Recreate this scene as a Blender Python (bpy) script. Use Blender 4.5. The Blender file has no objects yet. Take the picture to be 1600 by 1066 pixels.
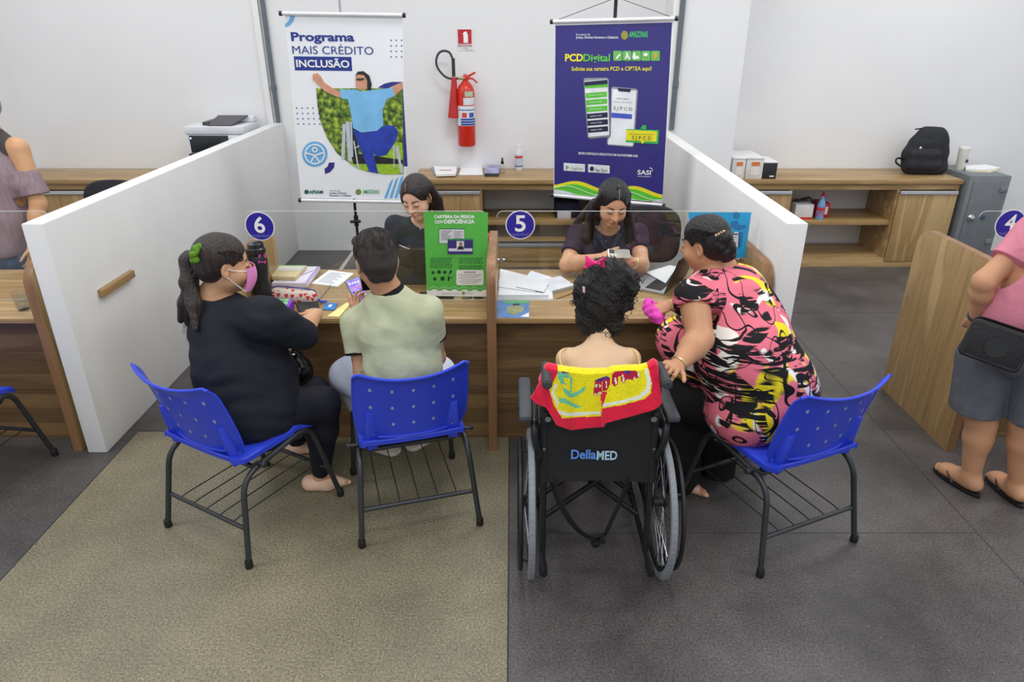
import bpy, bmesh, math, random
import numpy as np
from mathutils import Vector, Matrix, Euler

# ---------------------------------------------------------------- camera, world, lights
SC = bpy.context.scene
COL = SC.collection
F_PX = 1090.0
TH = math.atan(493 / F_PX)
CAM_H = 2.1
cd = bpy.data.cameras.new('camera'); cam = bpy.data.objects.new('camera', cd); COL.objects.link(cam)
cd.sensor_width = 36; cd.lens = 36 * F_PX / 1600; cd.clip_start = 0.02
cam.location = (0, 0, CAM_H); cam.rotation_euler = (math.pi / 2 - TH, 0, 0)
SC.camera = cam
SC.view_settings.view_transform = 'Standard'; SC.view_settings.look = 'None'
SC.view_settings.gamma = 1; SC.view_settings.exposure = 0.0
SC.view_settings.use_curve_mapping = False
w = bpy.data.worlds.new('world'); SC.world = w; w.use_nodes = True
w.node_tree.nodes['Background'].inputs[0].default_value = (0.92, 0.96, 1.0, 1)
w.node_tree.nodes['Background'].inputs[1].default_value = 0.80
def area_light(x, y, z, sx, sy, power, col=(1, 0.99, 0.975)):
    l = bpy.data.lights.new('ceiling_light', 'AREA'); l.shape = 'RECTANGLE'; l.size = sx; l.size_y = sy
    l.energy = power; l.color = col
    o = bpy.data.objects.new('ceiling_light', l); COL.objects.link(o); o.location = (x, y, z)
for lx, ly, lp in ((-3.2, 2.2, 54), (0.2, 1.3, 44), (3.6, 2.2, 54), (-3.2, 5.2, 32), (0.2, 4.6, 52), (3.8, 5.2, 46), (-0.3, -1.2, 44)):
    area_light(lx, ly, 3.9, 1.5, 0.7, lp * 0.82)

# ---------------------------------------------------------------- pixel -> place
def ray(px, py):
    v = py - 533
    return Vector((px - 800, F_PX * math.cos(TH) - v * math.sin(TH), -F_PX * math.sin(TH) - v * math.cos(TH)))
def PY(px, py, Y):
    d = ray(px, py); return Vector((0, 0, CAM_H)) + d * (Y / d.y)
def PZ(px, py, z=0.0):
    d = ray(px, py); return Vector((0, 0, CAM_H)) + d * ((z - CAM_H) / d.z)
def V(*a): return Vector(a)

# ---------------------------------------------------------------- materials
def lin(c):
    r = []
    for x in c[:3]:
        x = x / 255.0
        r.append(x / 12.92 if x <= 0.04045 else ((x + 0.055) / 1.055) ** 2.4)
    return (*r, 1)
def newmat(name):
    m = bpy.data.materials.new(name); m.use_nodes = True
    return m, m.node_tree.nodes, m.node_tree.links, m.node_tree.nodes['Principled BSDF']
MC = {}
def mat(c, rough=0.5, metal=0.0, var=0.08, nscale=12, bump=0.0, bscale=60, sss=0.0, coat=0.0, spec=0.5, stretch=(1, 1, 1), sheen=0.0, bdet=3, bdist=0.01, bwarp=0.0):
    key = (tuple(c), rough, metal, var, nscale, bump, bscale, sss, coat, spec, stretch, sheen, bdet, bdist, bwarp)
    if key in MC: return MC[key]
    m, N, L, b = newmat('surface')
    b.inputs['Roughness'].default_value = rough; b.inputs['Metallic'].default_value = metal
    b.inputs['Specular IOR Level'].default_value = spec
    b.inputs['Coat Weight'].default_value = coat
    b.inputs['Sheen Weight'].default_value = sheen
    if sss:
        b.inputs['Subsurface Weight'].default_value = sss
        b.inputs['Subsurface Radius'].default_value = (0.012, 0.005, 0.003); b.inputs['Subsurface Scale'].default_value = 1.0
    tc = N.new('ShaderNodeTexCoord'); mp = N.new('ShaderNodeMapping'); L.new(tc.outputs['Object'], mp.inputs[0]); mp.inputs['Scale'].default_value = stretch
    n = N.new('ShaderNodeTexNoise'); n.inputs['Scale'].default_value = nscale; n.inputs['Detail'].default_value = 4
    L.new(mp.outputs[0], n.inputs['Vector'])
    r = N.new('ShaderNodeValToRGB'); base = lin(c)
    lo = tuple(x * (1 - var) for x in base[:3]) + (1,); hi = tuple(min(1, x * (1 + var)) for x in base[:3]) + (1,)
    r.color_ramp.elements[0].position = 0.3; r.color_ramp.elements[1].position = 0.7
    r.color_ramp.elements[0].color = lo; r.color_ramp.elements[1].color = hi
    L.new(n.outputs['Fac'], r.inputs[0]); L.new(r.outputs[0], b.inputs['Base Color'])
    if bump:
        n2 = N.new('ShaderNodeTexNoise'); n2.inputs['Scale'].default_value = bscale; n2.inputs['Detail'].default_value = bdet; n2.inputs['Distortion'].default_value = bwarp
        L.new(mp.outputs[0], n2.inputs['Vector'])
        bp = N.new('ShaderNodeBump'); bp.inputs['Strength'].default_value = bump; bp.inputs['Distance'].default_value = bdist
        L.new(n2.outputs['Fac'], bp.inputs['Height']); L.new(bp.outputs[0], b.inputs['Normal'])
    MC[key] = m; return m
def wood(axis, c1=(188, 158, 112), c2=(148, 116, 74), c3=(172, 141, 95), rough=0.38, sc=1.0):
    m, N, L, b = newmat('wood_grain'); b.inputs['Roughness'].default_value = rough
    tc = N.new('ShaderNodeTexCoord'); mp = N.new('ShaderNodeMapping'); L.new(tc.outputs['Object'], mp.inputs[0])
    s = [14 * sc] * 3; s['xyz'.index(axis)] = 0.9 * sc; mp.inputs['Scale'].default_value = s
    n = N.new('ShaderNodeTexNoise'); n.inputs['Scale'].default_value = 1.0; n.inputs['Detail'].default_value = 5; n.inputs['Distortion'].default_value = 0.5
    L.new(mp.outputs[0], n.inputs['Vector'])
    r = N.new('ShaderNodeValToRGB'); e = r.color_ramp.elements
    e[0].position = 0.3; e[0].color = lin(c2); e[1].position = 0.68; e[1].color = lin(c1)
    q = e.new(0.45); q.color = lin(c3); q = e.new(0.52); q.color = lin(tuple((a + d) // 2 for a, d in zip(c3, c2))); q = e.new(0.6); q.color = lin(c1)
    L.new(n.outputs['Fac'], r.inputs[0])
    mp2 = N.new('ShaderNodeMapping'); L.new(tc.outputs['Object'], mp2.inputs[0])
    s2 = [90.0] * 3; s2['xyz'.index(axis)] = 3.0; mp2.inputs['Scale'].default_value = s2
    n2 = N.new('ShaderNodeTexNoise'); n2.inputs['Scale'].default_value = 1.5; n2.inputs['Detail'].default_value = 2
    L.new(mp2.outputs[0], n2.inputs['Vector'])
    mx = N.new('ShaderNodeMix'); mx.data_type = 'RGBA'; mx.blend_type = 'MULTIPLY'; mx.inputs[0].default_value = 0.35
    r2 = N.new('ShaderNodeValToRGB'); r2.color_ramp.elements[0].color = (0.6, 0.55, 0.5, 1); r2.color_ramp.elements[1].color = (1, 1, 1, 1)
    r2.color_ramp.elements[0].position = 0.35; r2.color_ramp.elements[1].position = 0.6
    L.new(n2.outputs['Fac'], r2.inputs[0]); L.new(r.outputs[0], mx.inputs[6]); L.new(r2.outputs[0], mx.inputs[7])
    L.new(mx.outputs[2], b.inputs['Base Color'])
    return m
WX, WY, WZ = wood('x'), wood('y'), wood('z')
WXSHADE = wood('x', (132, 104, 68), (90, 67, 43), (112, 87, 56), 0.45)  # same wood in darker tones, the shade on the front panels painted in
WEDGE = wood('z', (150, 112, 76), (126, 92, 60), (140, 102, 68), 0.5)
def glass_mat(rough=0.02, tint=(0.985, 0.995, 0.99)):
    m, N, L, b = newmat('clear_acrylic')
    N.remove(b); out = N['Material Output']
    t = N.new('ShaderNodeBsdfTransparent'); t.inputs[0].default_value = (*tint, 1)
    g = N.new('ShaderNodeBsdfGlossy'); g.inputs['Roughness'].default_value = rough
    lw = N.new('ShaderNodeLayerWeight'); lw.inputs[0].default_value = 0.5; pw = N.new('ShaderNodeMath'); pw.operation = 'POWER'; pw.inputs[1].default_value = 4.0; L.new(lw.outputs['Facing'], pw.inputs[0])
    fr = N.new('ShaderNodeMapRange'); fr.inputs[3].default_value = 0.035; fr.inputs[4].default_value = 0.8; L.new(pw.outputs[0], fr.inputs[0])
    mx = N.new('ShaderNodeMixShader'); L.new(fr.outputs[0], mx.inputs[0]); L.new(t.outputs[0], mx.inputs[1]); L.new(g.outputs[0], mx.inputs[2])
    L.new(mx.outputs[0], out.inputs[0]); return m
GLASS = glass_mat()
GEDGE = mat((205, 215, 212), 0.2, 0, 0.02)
WHITE = mat((238, 238, 238), 0.5, 0, 0.02); PAPER = mat((236, 237, 238), 0.7, 0, 0.02)
BLACKP = mat((24, 24, 26), 0.4, 0, 0.05); STEEL = mat((190, 192, 196), 0.25, 1.0, 0.05)
ALU = mat((200, 202, 206), 0.35, 0.7, 0.04); DARKMET = mat((58, 60, 64), 0.35, 0.6, 0.08)
NAVY = mat((38, 26, 150), 0.4, 0, 0.04); BLUE = mat((38, 62, 196), 0.38, 0, 0.04, spec=0.4)

# ---------------------------------------------------------------- object bookkeeping
BASE = {}
def tag(o, label, cat, group=None):
    o['label'] = label; o['category'] = cat
    if group: o['group'] = group
    return o
def thing(name, label, cat, loc=(0, 0, 0), group=None):
    o = bpy.data.objects.new(name, None); COL.objects.link(o); o.location = loc; o.empty_display_size = 0.05
    BASE[o.name] = Vector(loc); return tag(o, label, cat, group)
def link(name, me, mats, parent):
    for m in (mats if isinstance(mats, (list, tuple)) else [mats]): me.materials.append(m)
    o = bpy.data.objects.new(name, me); COL.objects.link(o)
    if parent is not None:
        o.parent = parent; BASE[o.name] = BASE[parent.name]
    else: BASE[o.name] = Vector((0, 0, 0))
    return o
def copy_tree(o, parent=None):
    c = o.copy(); COL.objects.link(c); c.parent = parent
    for ch in list(o.children): copy_tree(ch, c)
    return c

def catmull(pts, n=6, closed=False):
    pts = [Vector(p) for p in pts]
    if len(pts) < 3 or n <= 1: return pts
    out = []; N_ = len(pts); rng = range(N_ if closed else N_ - 1)
    for i in rng:
        if closed: p0, p1, p2, p3 = pts[i - 1], pts[i], pts[(i + 1) % N_], pts[(i + 2) % N_]
        else:
            p1, p2 = pts[i], pts[i + 1]; p0 = pts[i - 1] if i else p1 * 2 - p2; p3 = pts[i + 2] if i + 2 < N_ else p2 * 2 - p1
        for k in range(n):
            t = k / n
            out.append(0.5 * ((2 * p1) + (p2 - p0) * t + (2 * p0 - 5 * p1 + 4 * p2 - p3) * t * t + (3 * p1 - p0 - 3 * p2 + p3) * t ** 3))
    if not closed: out.append(pts[-1])
    return out
def fillet(pts, r=0.04, n=5):
    """polyline with rounded corners"""
    pts = [Vector(p) for p in pts]; out = [pts[0]]
    for i in range(1, len(pts) - 1):
        a, b, c = pts[i - 1], pts[i], pts[i + 1]
        ra = min(r, (a - b).length * 0.45, (c - b).length * 0.45)
        p, q = b + (a - b).normalized() * ra, b + (c - b).normalized() * ra
        for k in range(n + 1):
            t = k / n; out.append(p.lerp(b, t).lerp(b.lerp(q, t), t))
    out.append(pts[-1]); return out

class MB:
    def __init__(s): s.bm = bmesh.new(); s.bev = []
    def box(s, a, b, m=0, M=None, bev=0.0):
        x0, y0, z0 = a; x1, y1, z1 = b
        vs = [s.bm.verts.new((x, y, z)) for x in (x0, x1) for y in (y0, y1) for z in (z0, z1)]
        fs = [(0, 1, 3, 2), (4, 6, 7, 5), (0, 4, 5, 1), (2, 3, 7, 6), (0, 2, 6, 4), (1, 5, 7, 3)]
        F = [s.bm.faces.new([vs[i] for i in f]) for f in fs]
        for f in F: f.material_index = m
        if bev:
            es = list({e for f in F for e in f.edges})
            r = bmesh.ops.bevel(s.bm, geom=es, offset=bev, segments=2, profile=0.5, affect='EDGES')
            for f in r['faces']: f.material_index = m
            vs = list({v for f in r['faces'] for v in f.verts} | {v for v in vs if v.is_valid})
        if M is not None:
            for v in vs: v.co = M @ v.co
        return s
    def prism(s, pts, d, m=0, bev=0.0):
        """closed outline pts extruded by vector d"""
        d = Vector(d); a = [s.bm.verts.new(p) for p in pts]; b = [s.bm.verts.new(Vector(p) + d) for p in pts]
        n = len(pts); F = [s.bm.faces.new(a[::-1]), s.bm.faces.new(b)]
        for i in range(n): F.append(s.bm.faces.new((a[i], a[(i + 1) % n], b[(i + 1) % n], b[i])))
        for f in F: f.material_index = m
        bmesh.ops.recalc_face_normals(s.bm, faces=F)
        if bev:
            es = list({e for f in F[:2] for e in f.edges})
            r = bmesh.ops.bevel(s.bm, geom=es, offset=bev, segments=2, profile=0.5, affect='EDGES')
            for f in r['faces']: f.material_index = m
        return s
    def tube(s, pts, r, n=10, closed=False, m=0, sm=0, flat=1.0):
        pts = catmull(pts, sm, closed) if sm else [Vector(p) for p in pts]
        k = len(pts); rs = r if isinstance(r, (list, tuple)) else [r] * k
        if len(rs) != k: rs = [np.interp(i / (k - 1), np.linspace(0, 1, len(rs)), rs) for i in range(k)]
        rings = []; up = None
        for i, p in enumerate(pts):
            if closed: t = (pts[(i + 1) % k] - pts[i - 1])
            else: t = pts[min(i + 1, k - 1)] - pts[max(i - 1, 0)]
            if t.length < 1e-9: t = Vector((0, 0, 1))
            t.normalize()
            if up is None: up = Vector((0, 0, 1)) if abs(t.z) < 0.9 else Vector((1, 0, 0))
            x = up - t * up.dot(t)
            if x.length < 1e-6: x = t.orthogonal()
            x.normalize(); up = x; y = t.cross(x)
            rings.append([s.bm.verts.new(p + (x * math.cos(2 * math.pi * j / n) + y * math.sin(2 * math.pi * j / n) * flat) * rs[i]) for j in range(n)])
        for i in range(k if closed else k - 1):
            A, B = rings[i], rings[(i + 1) % k]
            for j in range(n):
                f = s.bm.faces.new((A[j], A[(j + 1) % n], B[(j + 1) % n], B[j])); f.material_index = m
        if not closed:
            f = s.bm.faces.new(rings[0][::-1]); f.material_index = m; f = s.bm.faces.new(rings[-1]); f.material_index = m
        return s
    def lathe(s, prof, c=(0, 0, 0), ax=(0, 0, 1), n=24, m=0, arc=None):
        ax = Vector(ax).normalized(); x = ax.orthogonal().normalized()
        if abs(ax.z) > 0.99: x = Vector((1, 0, 0))
        y = ax.cross(x); c = Vector(c); rings = []
        for (r, h) in prof:
            rings.append([s.bm.verts.new(c + ax * h + (x * math.cos(2 * math.pi * j / n) + y * math.sin(2 * math.pi * j / n)) * max(r, 1e-4)) for j in range(n)])
        for A, B in zip(rings, rings[1:]):
            for j in range(n):
                f = s.bm.faces.new((A[j], A[(j + 1) % n], B[(j + 1) % n], B[j])); f.material_index = m
        for R_, fl in (() if prof[0] == prof[-1] else ((rings[0], 1), (rings[-1], 0))):
            f = s.bm.faces.new(R_[::-1] if fl else R_); f.material_index = m
        return s
    def sphere(s, c, r, m=0, R=None, n=16):
        r = r if isinstance(r, (tuple, list, Vector)) else (r, r, r)
        M = Matrix.Translation(c) @ (R.to_4x4() if R is not None else Matrix()) @ Matrix.Diagonal((*r, 1))
        q = bmesh.ops.create_uvsphere(s.bm, u_segments=n, v_segments=n // 2 + 2, radius=1, matrix=M)
        for v in q['verts']:
            for f in v.link_faces: f.material_index = m
        return s
    def grid(s, fn, nu, nv, thick=0.0, m=0, close=False, m2=None):
        """surface fn(u,v)->Vector; thick adds a back skin"""
        P = [[Vector(fn(i / nu, j / nv)) for j in range(nv + 1)] for i in range(nu + 1)]
        A = [[s.bm.verts.new(p) for p in row] for row in P]; F = []
        for i in range(nu):
            for j in range(nv): F.append(s.bm.faces.new((A[i][j], A[i + 1][j], A[i + 1][j + 1], A[i][j + 1])))
        if thick:
            Bv = []
            for i in range(nu + 1):
                row = []
                for j in range(nv + 1):
                    du = P[min(i + 1, nu)][j] - P[max(i - 1, 0)][j]; dv = P[i][min(j + 1, nv)] - P[i][max(j - 1, 0)]
                    nn = du.cross(dv); nn.normalize(); row.append(s.bm.verts.new(P[i][j] - nn * thick))
                Bv.append(row)
            for i in range(nu):
                for j in range(nv):
                    f = s.bm.faces.new((Bv[i][j], Bv[i][j + 1], Bv[i + 1][j + 1], Bv[i + 1][j])); F.append(f)
                    if m2 is not None: f.material_index = m2
            for i in range(nu):
                F.append(s.bm.faces.new((A[i][0], Bv[i][0], Bv[i + 1][0], A[i + 1][0]))); F.append(s.bm.faces.new((A[i][nv], A[i + 1][nv], Bv[i + 1][nv], Bv[i][nv])))
            for j in range(nv):
                F.append(s.bm.faces.new((A[0][j], A[0][j + 1], Bv[0][j + 1], Bv[0][j]))); F.append(s.bm.faces.new((A[nu][j], Bv[nu][j], Bv[nu][j + 1], A[nu][j + 1])))
        for f in F:
            if m2 is None or f.material_index == 0: f.material_index = m if f.material_index == 0 else f.material_index
        return s
    def poly(s, pts, m=0):
        f = s.bm.faces.new([s.bm.verts.new(p) for p in pts]); f.material_index = m; return s
    def build(s, name, mats, parent=None, smooth=True, ang=38):
        me = bpy.data.meshes.new(name)
        s.bm.normal_update(); s.bm.to_mesh(me); s.bm.free()
        b = BASE[parent.name] if parent is not None else Vector((0, 0, 0))
        if b.length: me.transform(Matrix.Translation(-b))
        if smooth:
            me.polygons.foreach_set('use_smooth', [True] * len(me.polygons))
            me.set_sharp_from_angle(angle=math.radians(ang))
        return link(name, me, mats, parent)
def solo(mb, name, mats, label, cat, group=None, smooth=True, base=None):
    """a thing that is one mesh"""
    me_o = mb.build(name, mats, None, smooth)
    if base is not None:
        me_o.data.transform(Matrix.Translation(-Vector(base))); me_o.location = base; BASE[me_o.name] = Vector(base)
    return tag(me_o, label, cat, group)
def struct(mb, name, mats, smooth=True):
    o = mb.build(name, mats, None, smooth); o['kind'] = 'structure'; return o
def frame_of(p, x, z):
    """matrix with origin p, x axis x, z axis ~z"""
    x = Vector(x).normalized(); z = Vector(z); z = (z - x * z.dot(x)).normalized(); y = z.cross(x)
    M = Matrix((x, y, z)).transposed().to_4x4(); M.translation = p; return M

# ---------------------------------------------------------------- flat prints: shapes and lettering on a plane
class Surf:
    def __init__(s, p, u, v, parent, px=True, off=0.0012):
        s.p = Vector(p); s.u = Vector(u).normalized(); v = Vector(v); s.v = (v - s.u * v.dot(s.u)).normalized(); s.n = s.u.cross(s.v); s.parent = parent; s.k = 0; s.off = off
    def loc(s, px, py):
        d = ray(px, py); o = Vector((0, 0, CAM_H)); t = (s.p - o).dot(s.n) / d.dot(s.n); q = o + d * t - s.p
        return q.dot(s.u), q.dot(s.v)
    def w(s, a, b, h=0.0): return s.p + s.u * a + s.v * b + s.n * h
    def shape(s, pxs, name, m, layer=1, parent=None, local=False):
        q = [tuple(p) if local else s.loc(*p) for p in pxs]
        mb = MB(); h = s.off * layer
        mb.prism([s.w(a, b, h * 0.2) for a, b in q], s.n * h * 0.8)
        return mb.build(name, m, parent or s.parent, smooth=False)
    def shapes(s, lst, name, m, layer=1, parent=None):
        mb = MB(); h = s.off * layer
        for pxs in lst:
            q = [s.loc(*p) for p in pxs]
            mb.prism([s.w(a, b, h * 0.2) for a, b in q], s.n * h * 0.8)
        return mb.build(name, m, parent or s.parent, smooth=False)
    def text(s, t, x0, x1, ybase, ytop, m, name='lettering', bold=0.0, layer=2, parent=None, dy=0.0, shear=0.0):
        """lettering whose left end is at px x0,ybase and right end at px x1,ybase+dy; capitals reach ytop"""
        a0, b0 = s.loc(x0, ybase); a1, b1 = s.loc(x1, ybase + dy); a2, b2 = s.loc(x0, ytop)
        cu = bpy.data.curves.new('lettering', 'FONT'); cu.body = t; cu.size = 1; cu.offset = bold; cu.shear = shear; cu.resolution_u = 3
        o = bpy.data.objects.new('tmp', cu); COL.objects.link(o)
        me = bpy.data.meshes.new_from_object(o); bpy.data.objects.remove(o)
        n = len(me.vertices)
        if n == 0: return None
        co = np.empty(n * 3); me.vertices.foreach_get('co', co); co = co.reshape(-1, 3)
        capw = co[:, 0].max() - co[:, 0].min(); cap = 0.7
        W = math.hypot(a1 - a0, b1 - b0); H = math.hypot(a2 - a0, b2 - b0)
        ca, sa = (a1 - a0) / W, (b1 - b0) / W
        x = (co[:, 0] - co[:, 0].min()) / capw * W; y = co[:, 1] / cap * H
        P = np.array([list(s.p)]) + np.outer(a0 + x * ca - y * sa, list(s.u)) + np.outer(b0 + x * sa + y * ca, list(s.v)) + np.array([list(s.n)]) * s.off * layer
        par = parent or s.parent; P = P - np.array([list(BASE[par.name])])
        me.vertices.foreach_set('co', P.astype(np.float32).ravel()); me.update()
        me.materials.clear(); return link(name, me, m, par)
def circ(cx, cy, r, n=28, ry=None, a0=0, a1=360):
    ry = ry or r
    return [(cx + r * math.cos(math.radians(a0 + (a1 - a0) * i / n)), cy + ry * math.sin(math.radians(a0 + (a1 - a0) * i / n))) for i in range(n + (0 if a1 - a0 == 360 else 1))]
def rect(x0, y0, x1, y1): return [(x0, y1), (x1, y1), (x1, y0), (x0, y0)]
def rrect(x0, y0, x1, y1, r):
    o = []
    for cx, cy, a in ((x1 - r, y1 - r, 0), (x0 + r, y1 - r, 90), (x0 + r, y0 + r, 180), (x1 - r, y0 + r, 270)):
        o += circ(cx, cy, r, 5, a0=a, a1=a + 90)
    return o
# ---------------------------------------------------------------- soft-union modelling for bodies, clothes and hair
class SDF:
    def __init__(s, vox=0.005): s.v = vox; s.ops = []
    def cap(s, a, b, ra, rb=None, k=0.02, flat=None, sub=False):
        s.ops.append(('c', np.array(a, float), np.array(b, float), ra, ra if rb is None else rb, k, flat, sub)); return s
    def chain(s, pts, rs, k=0.02, flat=None):
        for i in range(len(pts) - 1): s.cap(pts[i], pts[i + 1], rs[i], rs[i + 1], k, flat)
        return s
    def ell(s, c, r, R=None, k=0.02, sub=False):
        r = (r, r, r) if isinstance(r, (int, float)) else r
        s.ops.append(('e', np.array(c, float), np.array(r, float), np.array(R if R is not None else Matrix.Identity(3), float), k, sub)); return s
    def cut(s, p, n, R): s.ops.append(('x', np.array(p, float), np.array(Vector(n).normalized(), float), R)); return s
    def grid(s):
        lo = np.full(3, 1e9); hi = -lo
        for o in s.ops:
            if o[0] == 'c' and not o[7]:
                r = max(o[3], o[4]) * (max(1, o[6][1]) if o[6] else 1); lo = np.minimum(lo, np.minimum(o[1], o[2]) - r); hi = np.maximum(hi, np.maximum(o[1], o[2]) + r)
            if o[0] == 'e' and not o[5]: r = o[2].max(); lo = np.minimum(lo, o[1] - r); hi = np.maximum(hi, o[1] + r)
        v = s.v; lo -= 4 * v; hi += 4 * v; n = np.ceil((hi - lo) / v).astype(int) + 1
        D = np.full(n, 1.0, np.float32)
        ax = [lo[i] + np.arange(n[i]) * v for i in range(3)]
        for o in s.ops:
            if o[0] == 'c': r = max(o[3], o[4]) * (max(1, o[6][1]) if o[6] else 1) + o[5] + 3 * v; a, b = np.minimum(o[1], o[2]) - r, np.maximum(o[1], o[2]) + r
            elif o[0] == 'e': r = o[2].max() + o[4] + 3 * v; a, b = o[1] - r, o[1] + r
            else: a, b = o[1] - o[3], o[1] + o[3]
            i0 = np.clip(((a - lo) / v).astype(int), 0, n - 1); i1 = np.clip(((b - lo) / v).astype(int) + 2, 1, n)
            if (i1 <= i0).any(): continue
            sl = tuple(slice(i0[i], i1[i]) for i in range(3))
            X = (ax[0][sl[0]][:, None, None]).astype(np.float32); Y = (ax[1][sl[1]][None, :, None]).astype(np.float32); Z = (ax[2][sl[2]][None, None, :]).astype(np.float32)
            d = D[sl]
            if o[0] == 'x':
                p, nn, R = o[1], o[2], o[3]
                x, y, z = X - p[0], Y - p[1], Z - p[2]
                reg = np.maximum(-(x * nn[0] + y * nn[1] + z * nn[2]), np.sqrt(x * x + y * y + z * z) - R)
                D[sl] = np.maximum(d, -reg); continue
            if o[0] == 'c':
                _, pa, pb, ra, rb, k, flat, sub = o
                x, y, z = X - pa[0], Y - pa[1], Z - pa[2]; ab = (pb - pa).astype(np.float32)
                if flat:
                    fn, ff = np.array(Vector(flat[0]).normalized(), np.float32), 1.0 / flat[1] - 1.0
                    dt = (x * fn[0] + y * fn[1] + z * fn[2]) * ff; x, y, z = x + dt * fn[0], y + dt * fn[1], z + dt * fn[2]
                    ab = ab + fn * float(np.dot(ab, fn)) * ff
                L2 = float(np.dot(ab, ab)) + 1e-12
                t = np.clip((x * ab[0] + y * ab[1] + z * ab[2]) / L2, 0, 1)
                q = np.sqrt((x - t * ab[0]) ** 2 + (y - t * ab[1]) ** 2 + (z - t * ab[2]) ** 2) - (ra + (rb - ra) * t)
                if flat and flat[1] < 1: q = q * 1.0
            else:
                _, c, r, R, k, sub = o
                x, y, z = X - c[0], Y - c[1], Z - c[2]
                lx = (x * R[0, 0] + y * R[1, 0] + z * R[2, 0]) / r[0]; ly = (x * R[0, 1] + y * R[1, 1] + z * R[2, 1]) / r[1]; lz = (x * R[0, 2] + y * R[1, 2] + z * R[2, 2]) / r[2]
                k0 = np.sqrt(lx * lx + ly * ly + lz * lz) + 1e-6; k1 = np.sqrt((lx / r[0]) ** 2 + (ly / r[1]) ** 2 + (lz / r[2]) ** 2) + 1e-6
                q = k0 * (k0 - 1) / k1
            if sub:
                q = -q; h = np.clip(0.5 - 0.5 * (d - q) / k, 0, 1); D[sl] = d * (1 - h) + q * h + k * h * (1 - h)
            else:
                h = np.clip(0.5 + 0.5 * (d - q) / k, 0, 1); D[sl] = d * (1 - h) + q * h - k * h * (1 - h)
        return D, lo, v
    def mesh(s, name, mats, parent, disp=None, group=None):
        D, lo, v = s.grid()
        D[0] = D[-1] = 1; D[:, 0] = D[:, -1] = 1; D[:, :, 0] = D[:, :, -1] = 1
        I = D < 0; c = I.astype(np.int8)
        sm = c[:-1] + c[1:]; sm = sm[:, :-1] + sm[:, 1:]; sm = sm[:, :, :-1] + sm[:, :, 1:]
        cells = np.argwhere((sm > 0) & (sm < 8)); nC = len(cells)
        idx = np.full(sm.shape, -1, np.int32); idx[cells[:, 0], cells[:, 1], cells[:, 2]] = np.arange(nC)
        acc = np.zeros((nC, 3)); cnt = np.zeros(nC)
        C8 = [(0, 0, 0), (1, 0, 0), (0, 1, 0), (1, 1, 0), (0, 0, 1), (1, 0, 1), (0, 1, 1), (1, 1, 1)]
        dv = [D[cells[:, 0] + a, cells[:, 1] + b, cells[:, 2] + e] for a, b, e in C8]
        for i in range(8):
            for ax_ in range(3):
                if C8[i][ax_]: continue
                j = i + (1, 2, 4)[ax_]; A, B = dv[i], dv[j]; mk = (A < 0) != (B < 0)
                t = np.where(mk, A / np.where(mk, A - B, 1), 0); t = np.clip(t, 0, 1)
                p = np.array(C8[i], float)[None, :].repeat(nC, 0); p[:, ax_] += t
                acc[mk] += p[mk]; cnt[mk] += 1
        P = lo + (cells + acc / cnt[:, None]) * v
        quads = []
        for ax_ in range(3):
            sl0 = [slice(1, -1)] * 3; sl1 = [slice(1, -1)] * 3; sl0[ax_] = slice(0, -1); sl1[ax_] = slice(1, None)
            a, b = I[tuple(sl0)], I[tuple(sl1)]; e = np.argwhere(a != b)
            if not len(e): continue
            flip = a[e[:, 0], e[:, 1], e[:, 2]]
            off = np.ones(3, int); off[ax_] = 0; e = e + off
            u, w_ = [(1, 2), (2, 0), (0, 1)][ax_]
            du = np.zeros(3, int); du[u] = 1; dw = np.zeros(3, int); dw[w_] = 1
            g = lambda q: idx[q[:, 0], q[:, 1], q[:, 2]]
            Q = np.stack([g(e - du - dw), g(e - dw), g(e), g(e - du)], 1)
            Q[~flip] = Q[~flip][:, ::-1]; quads.append(Q)
        Q = np.concatenate(quads); Q = Q[(Q >= 0).all(1)]
        # relax a little
        for _ in range(2):
            S = np.zeros_like(P); n_ = np.zeros(nC)
            for i in range(4):
                a, b = Q[:, i], Q[:, (i + 1) % 4]
                for k_ in range(3): S[:, k_] += np.bincount(a, P[b, k_], nC) + np.bincount(b, P[a, k_], nC)
                n_ += np.bincount(a, minlength=nC) + np.bincount(b, minlength=nC)
            P = P * 0.5 + 0.5 * S / np.maximum(n_, 1)[:, None]
        if disp is not None:
            e1 = P[Q[:, 2]] - P[Q[:, 0]]; e2 = P[Q[:, 3]] - P[Q[:, 1]]; fn = np.cross(e1, e2); N_ = np.zeros_like(P)
            for i in range(4):
                for k_ in range(3): N_[:, k_] += np.bincount(Q[:, i], fn[:, k_], nC)
            N_ /= np.linalg.norm(N_, axis=1)[:, None] + 1e-12
            P = P + N_ * disp(P)[:, None]
        b = BASE[parent.name]; P = P - np.array(b)
        me = bpy.data.meshes.new(name); me.vertices.add(nC); me.vertices.foreach_set('co', P.astype(np.float32).ravel())
        nq = len(Q); me.loops.add(nq * 4); me.loops.foreach_set('vertex_index', Q.astype(np.int32).ravel())
        me.polygons.add(nq); me.polygons.foreach_set('loop_start', np.arange(nq, dtype=np.int32) * 4)
        me.polygons.foreach_set('use_smooth', np.ones(nq, bool))
        me.update(calc_edges=True); me.validate()
        return link(name, me, mats, parent)

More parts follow.
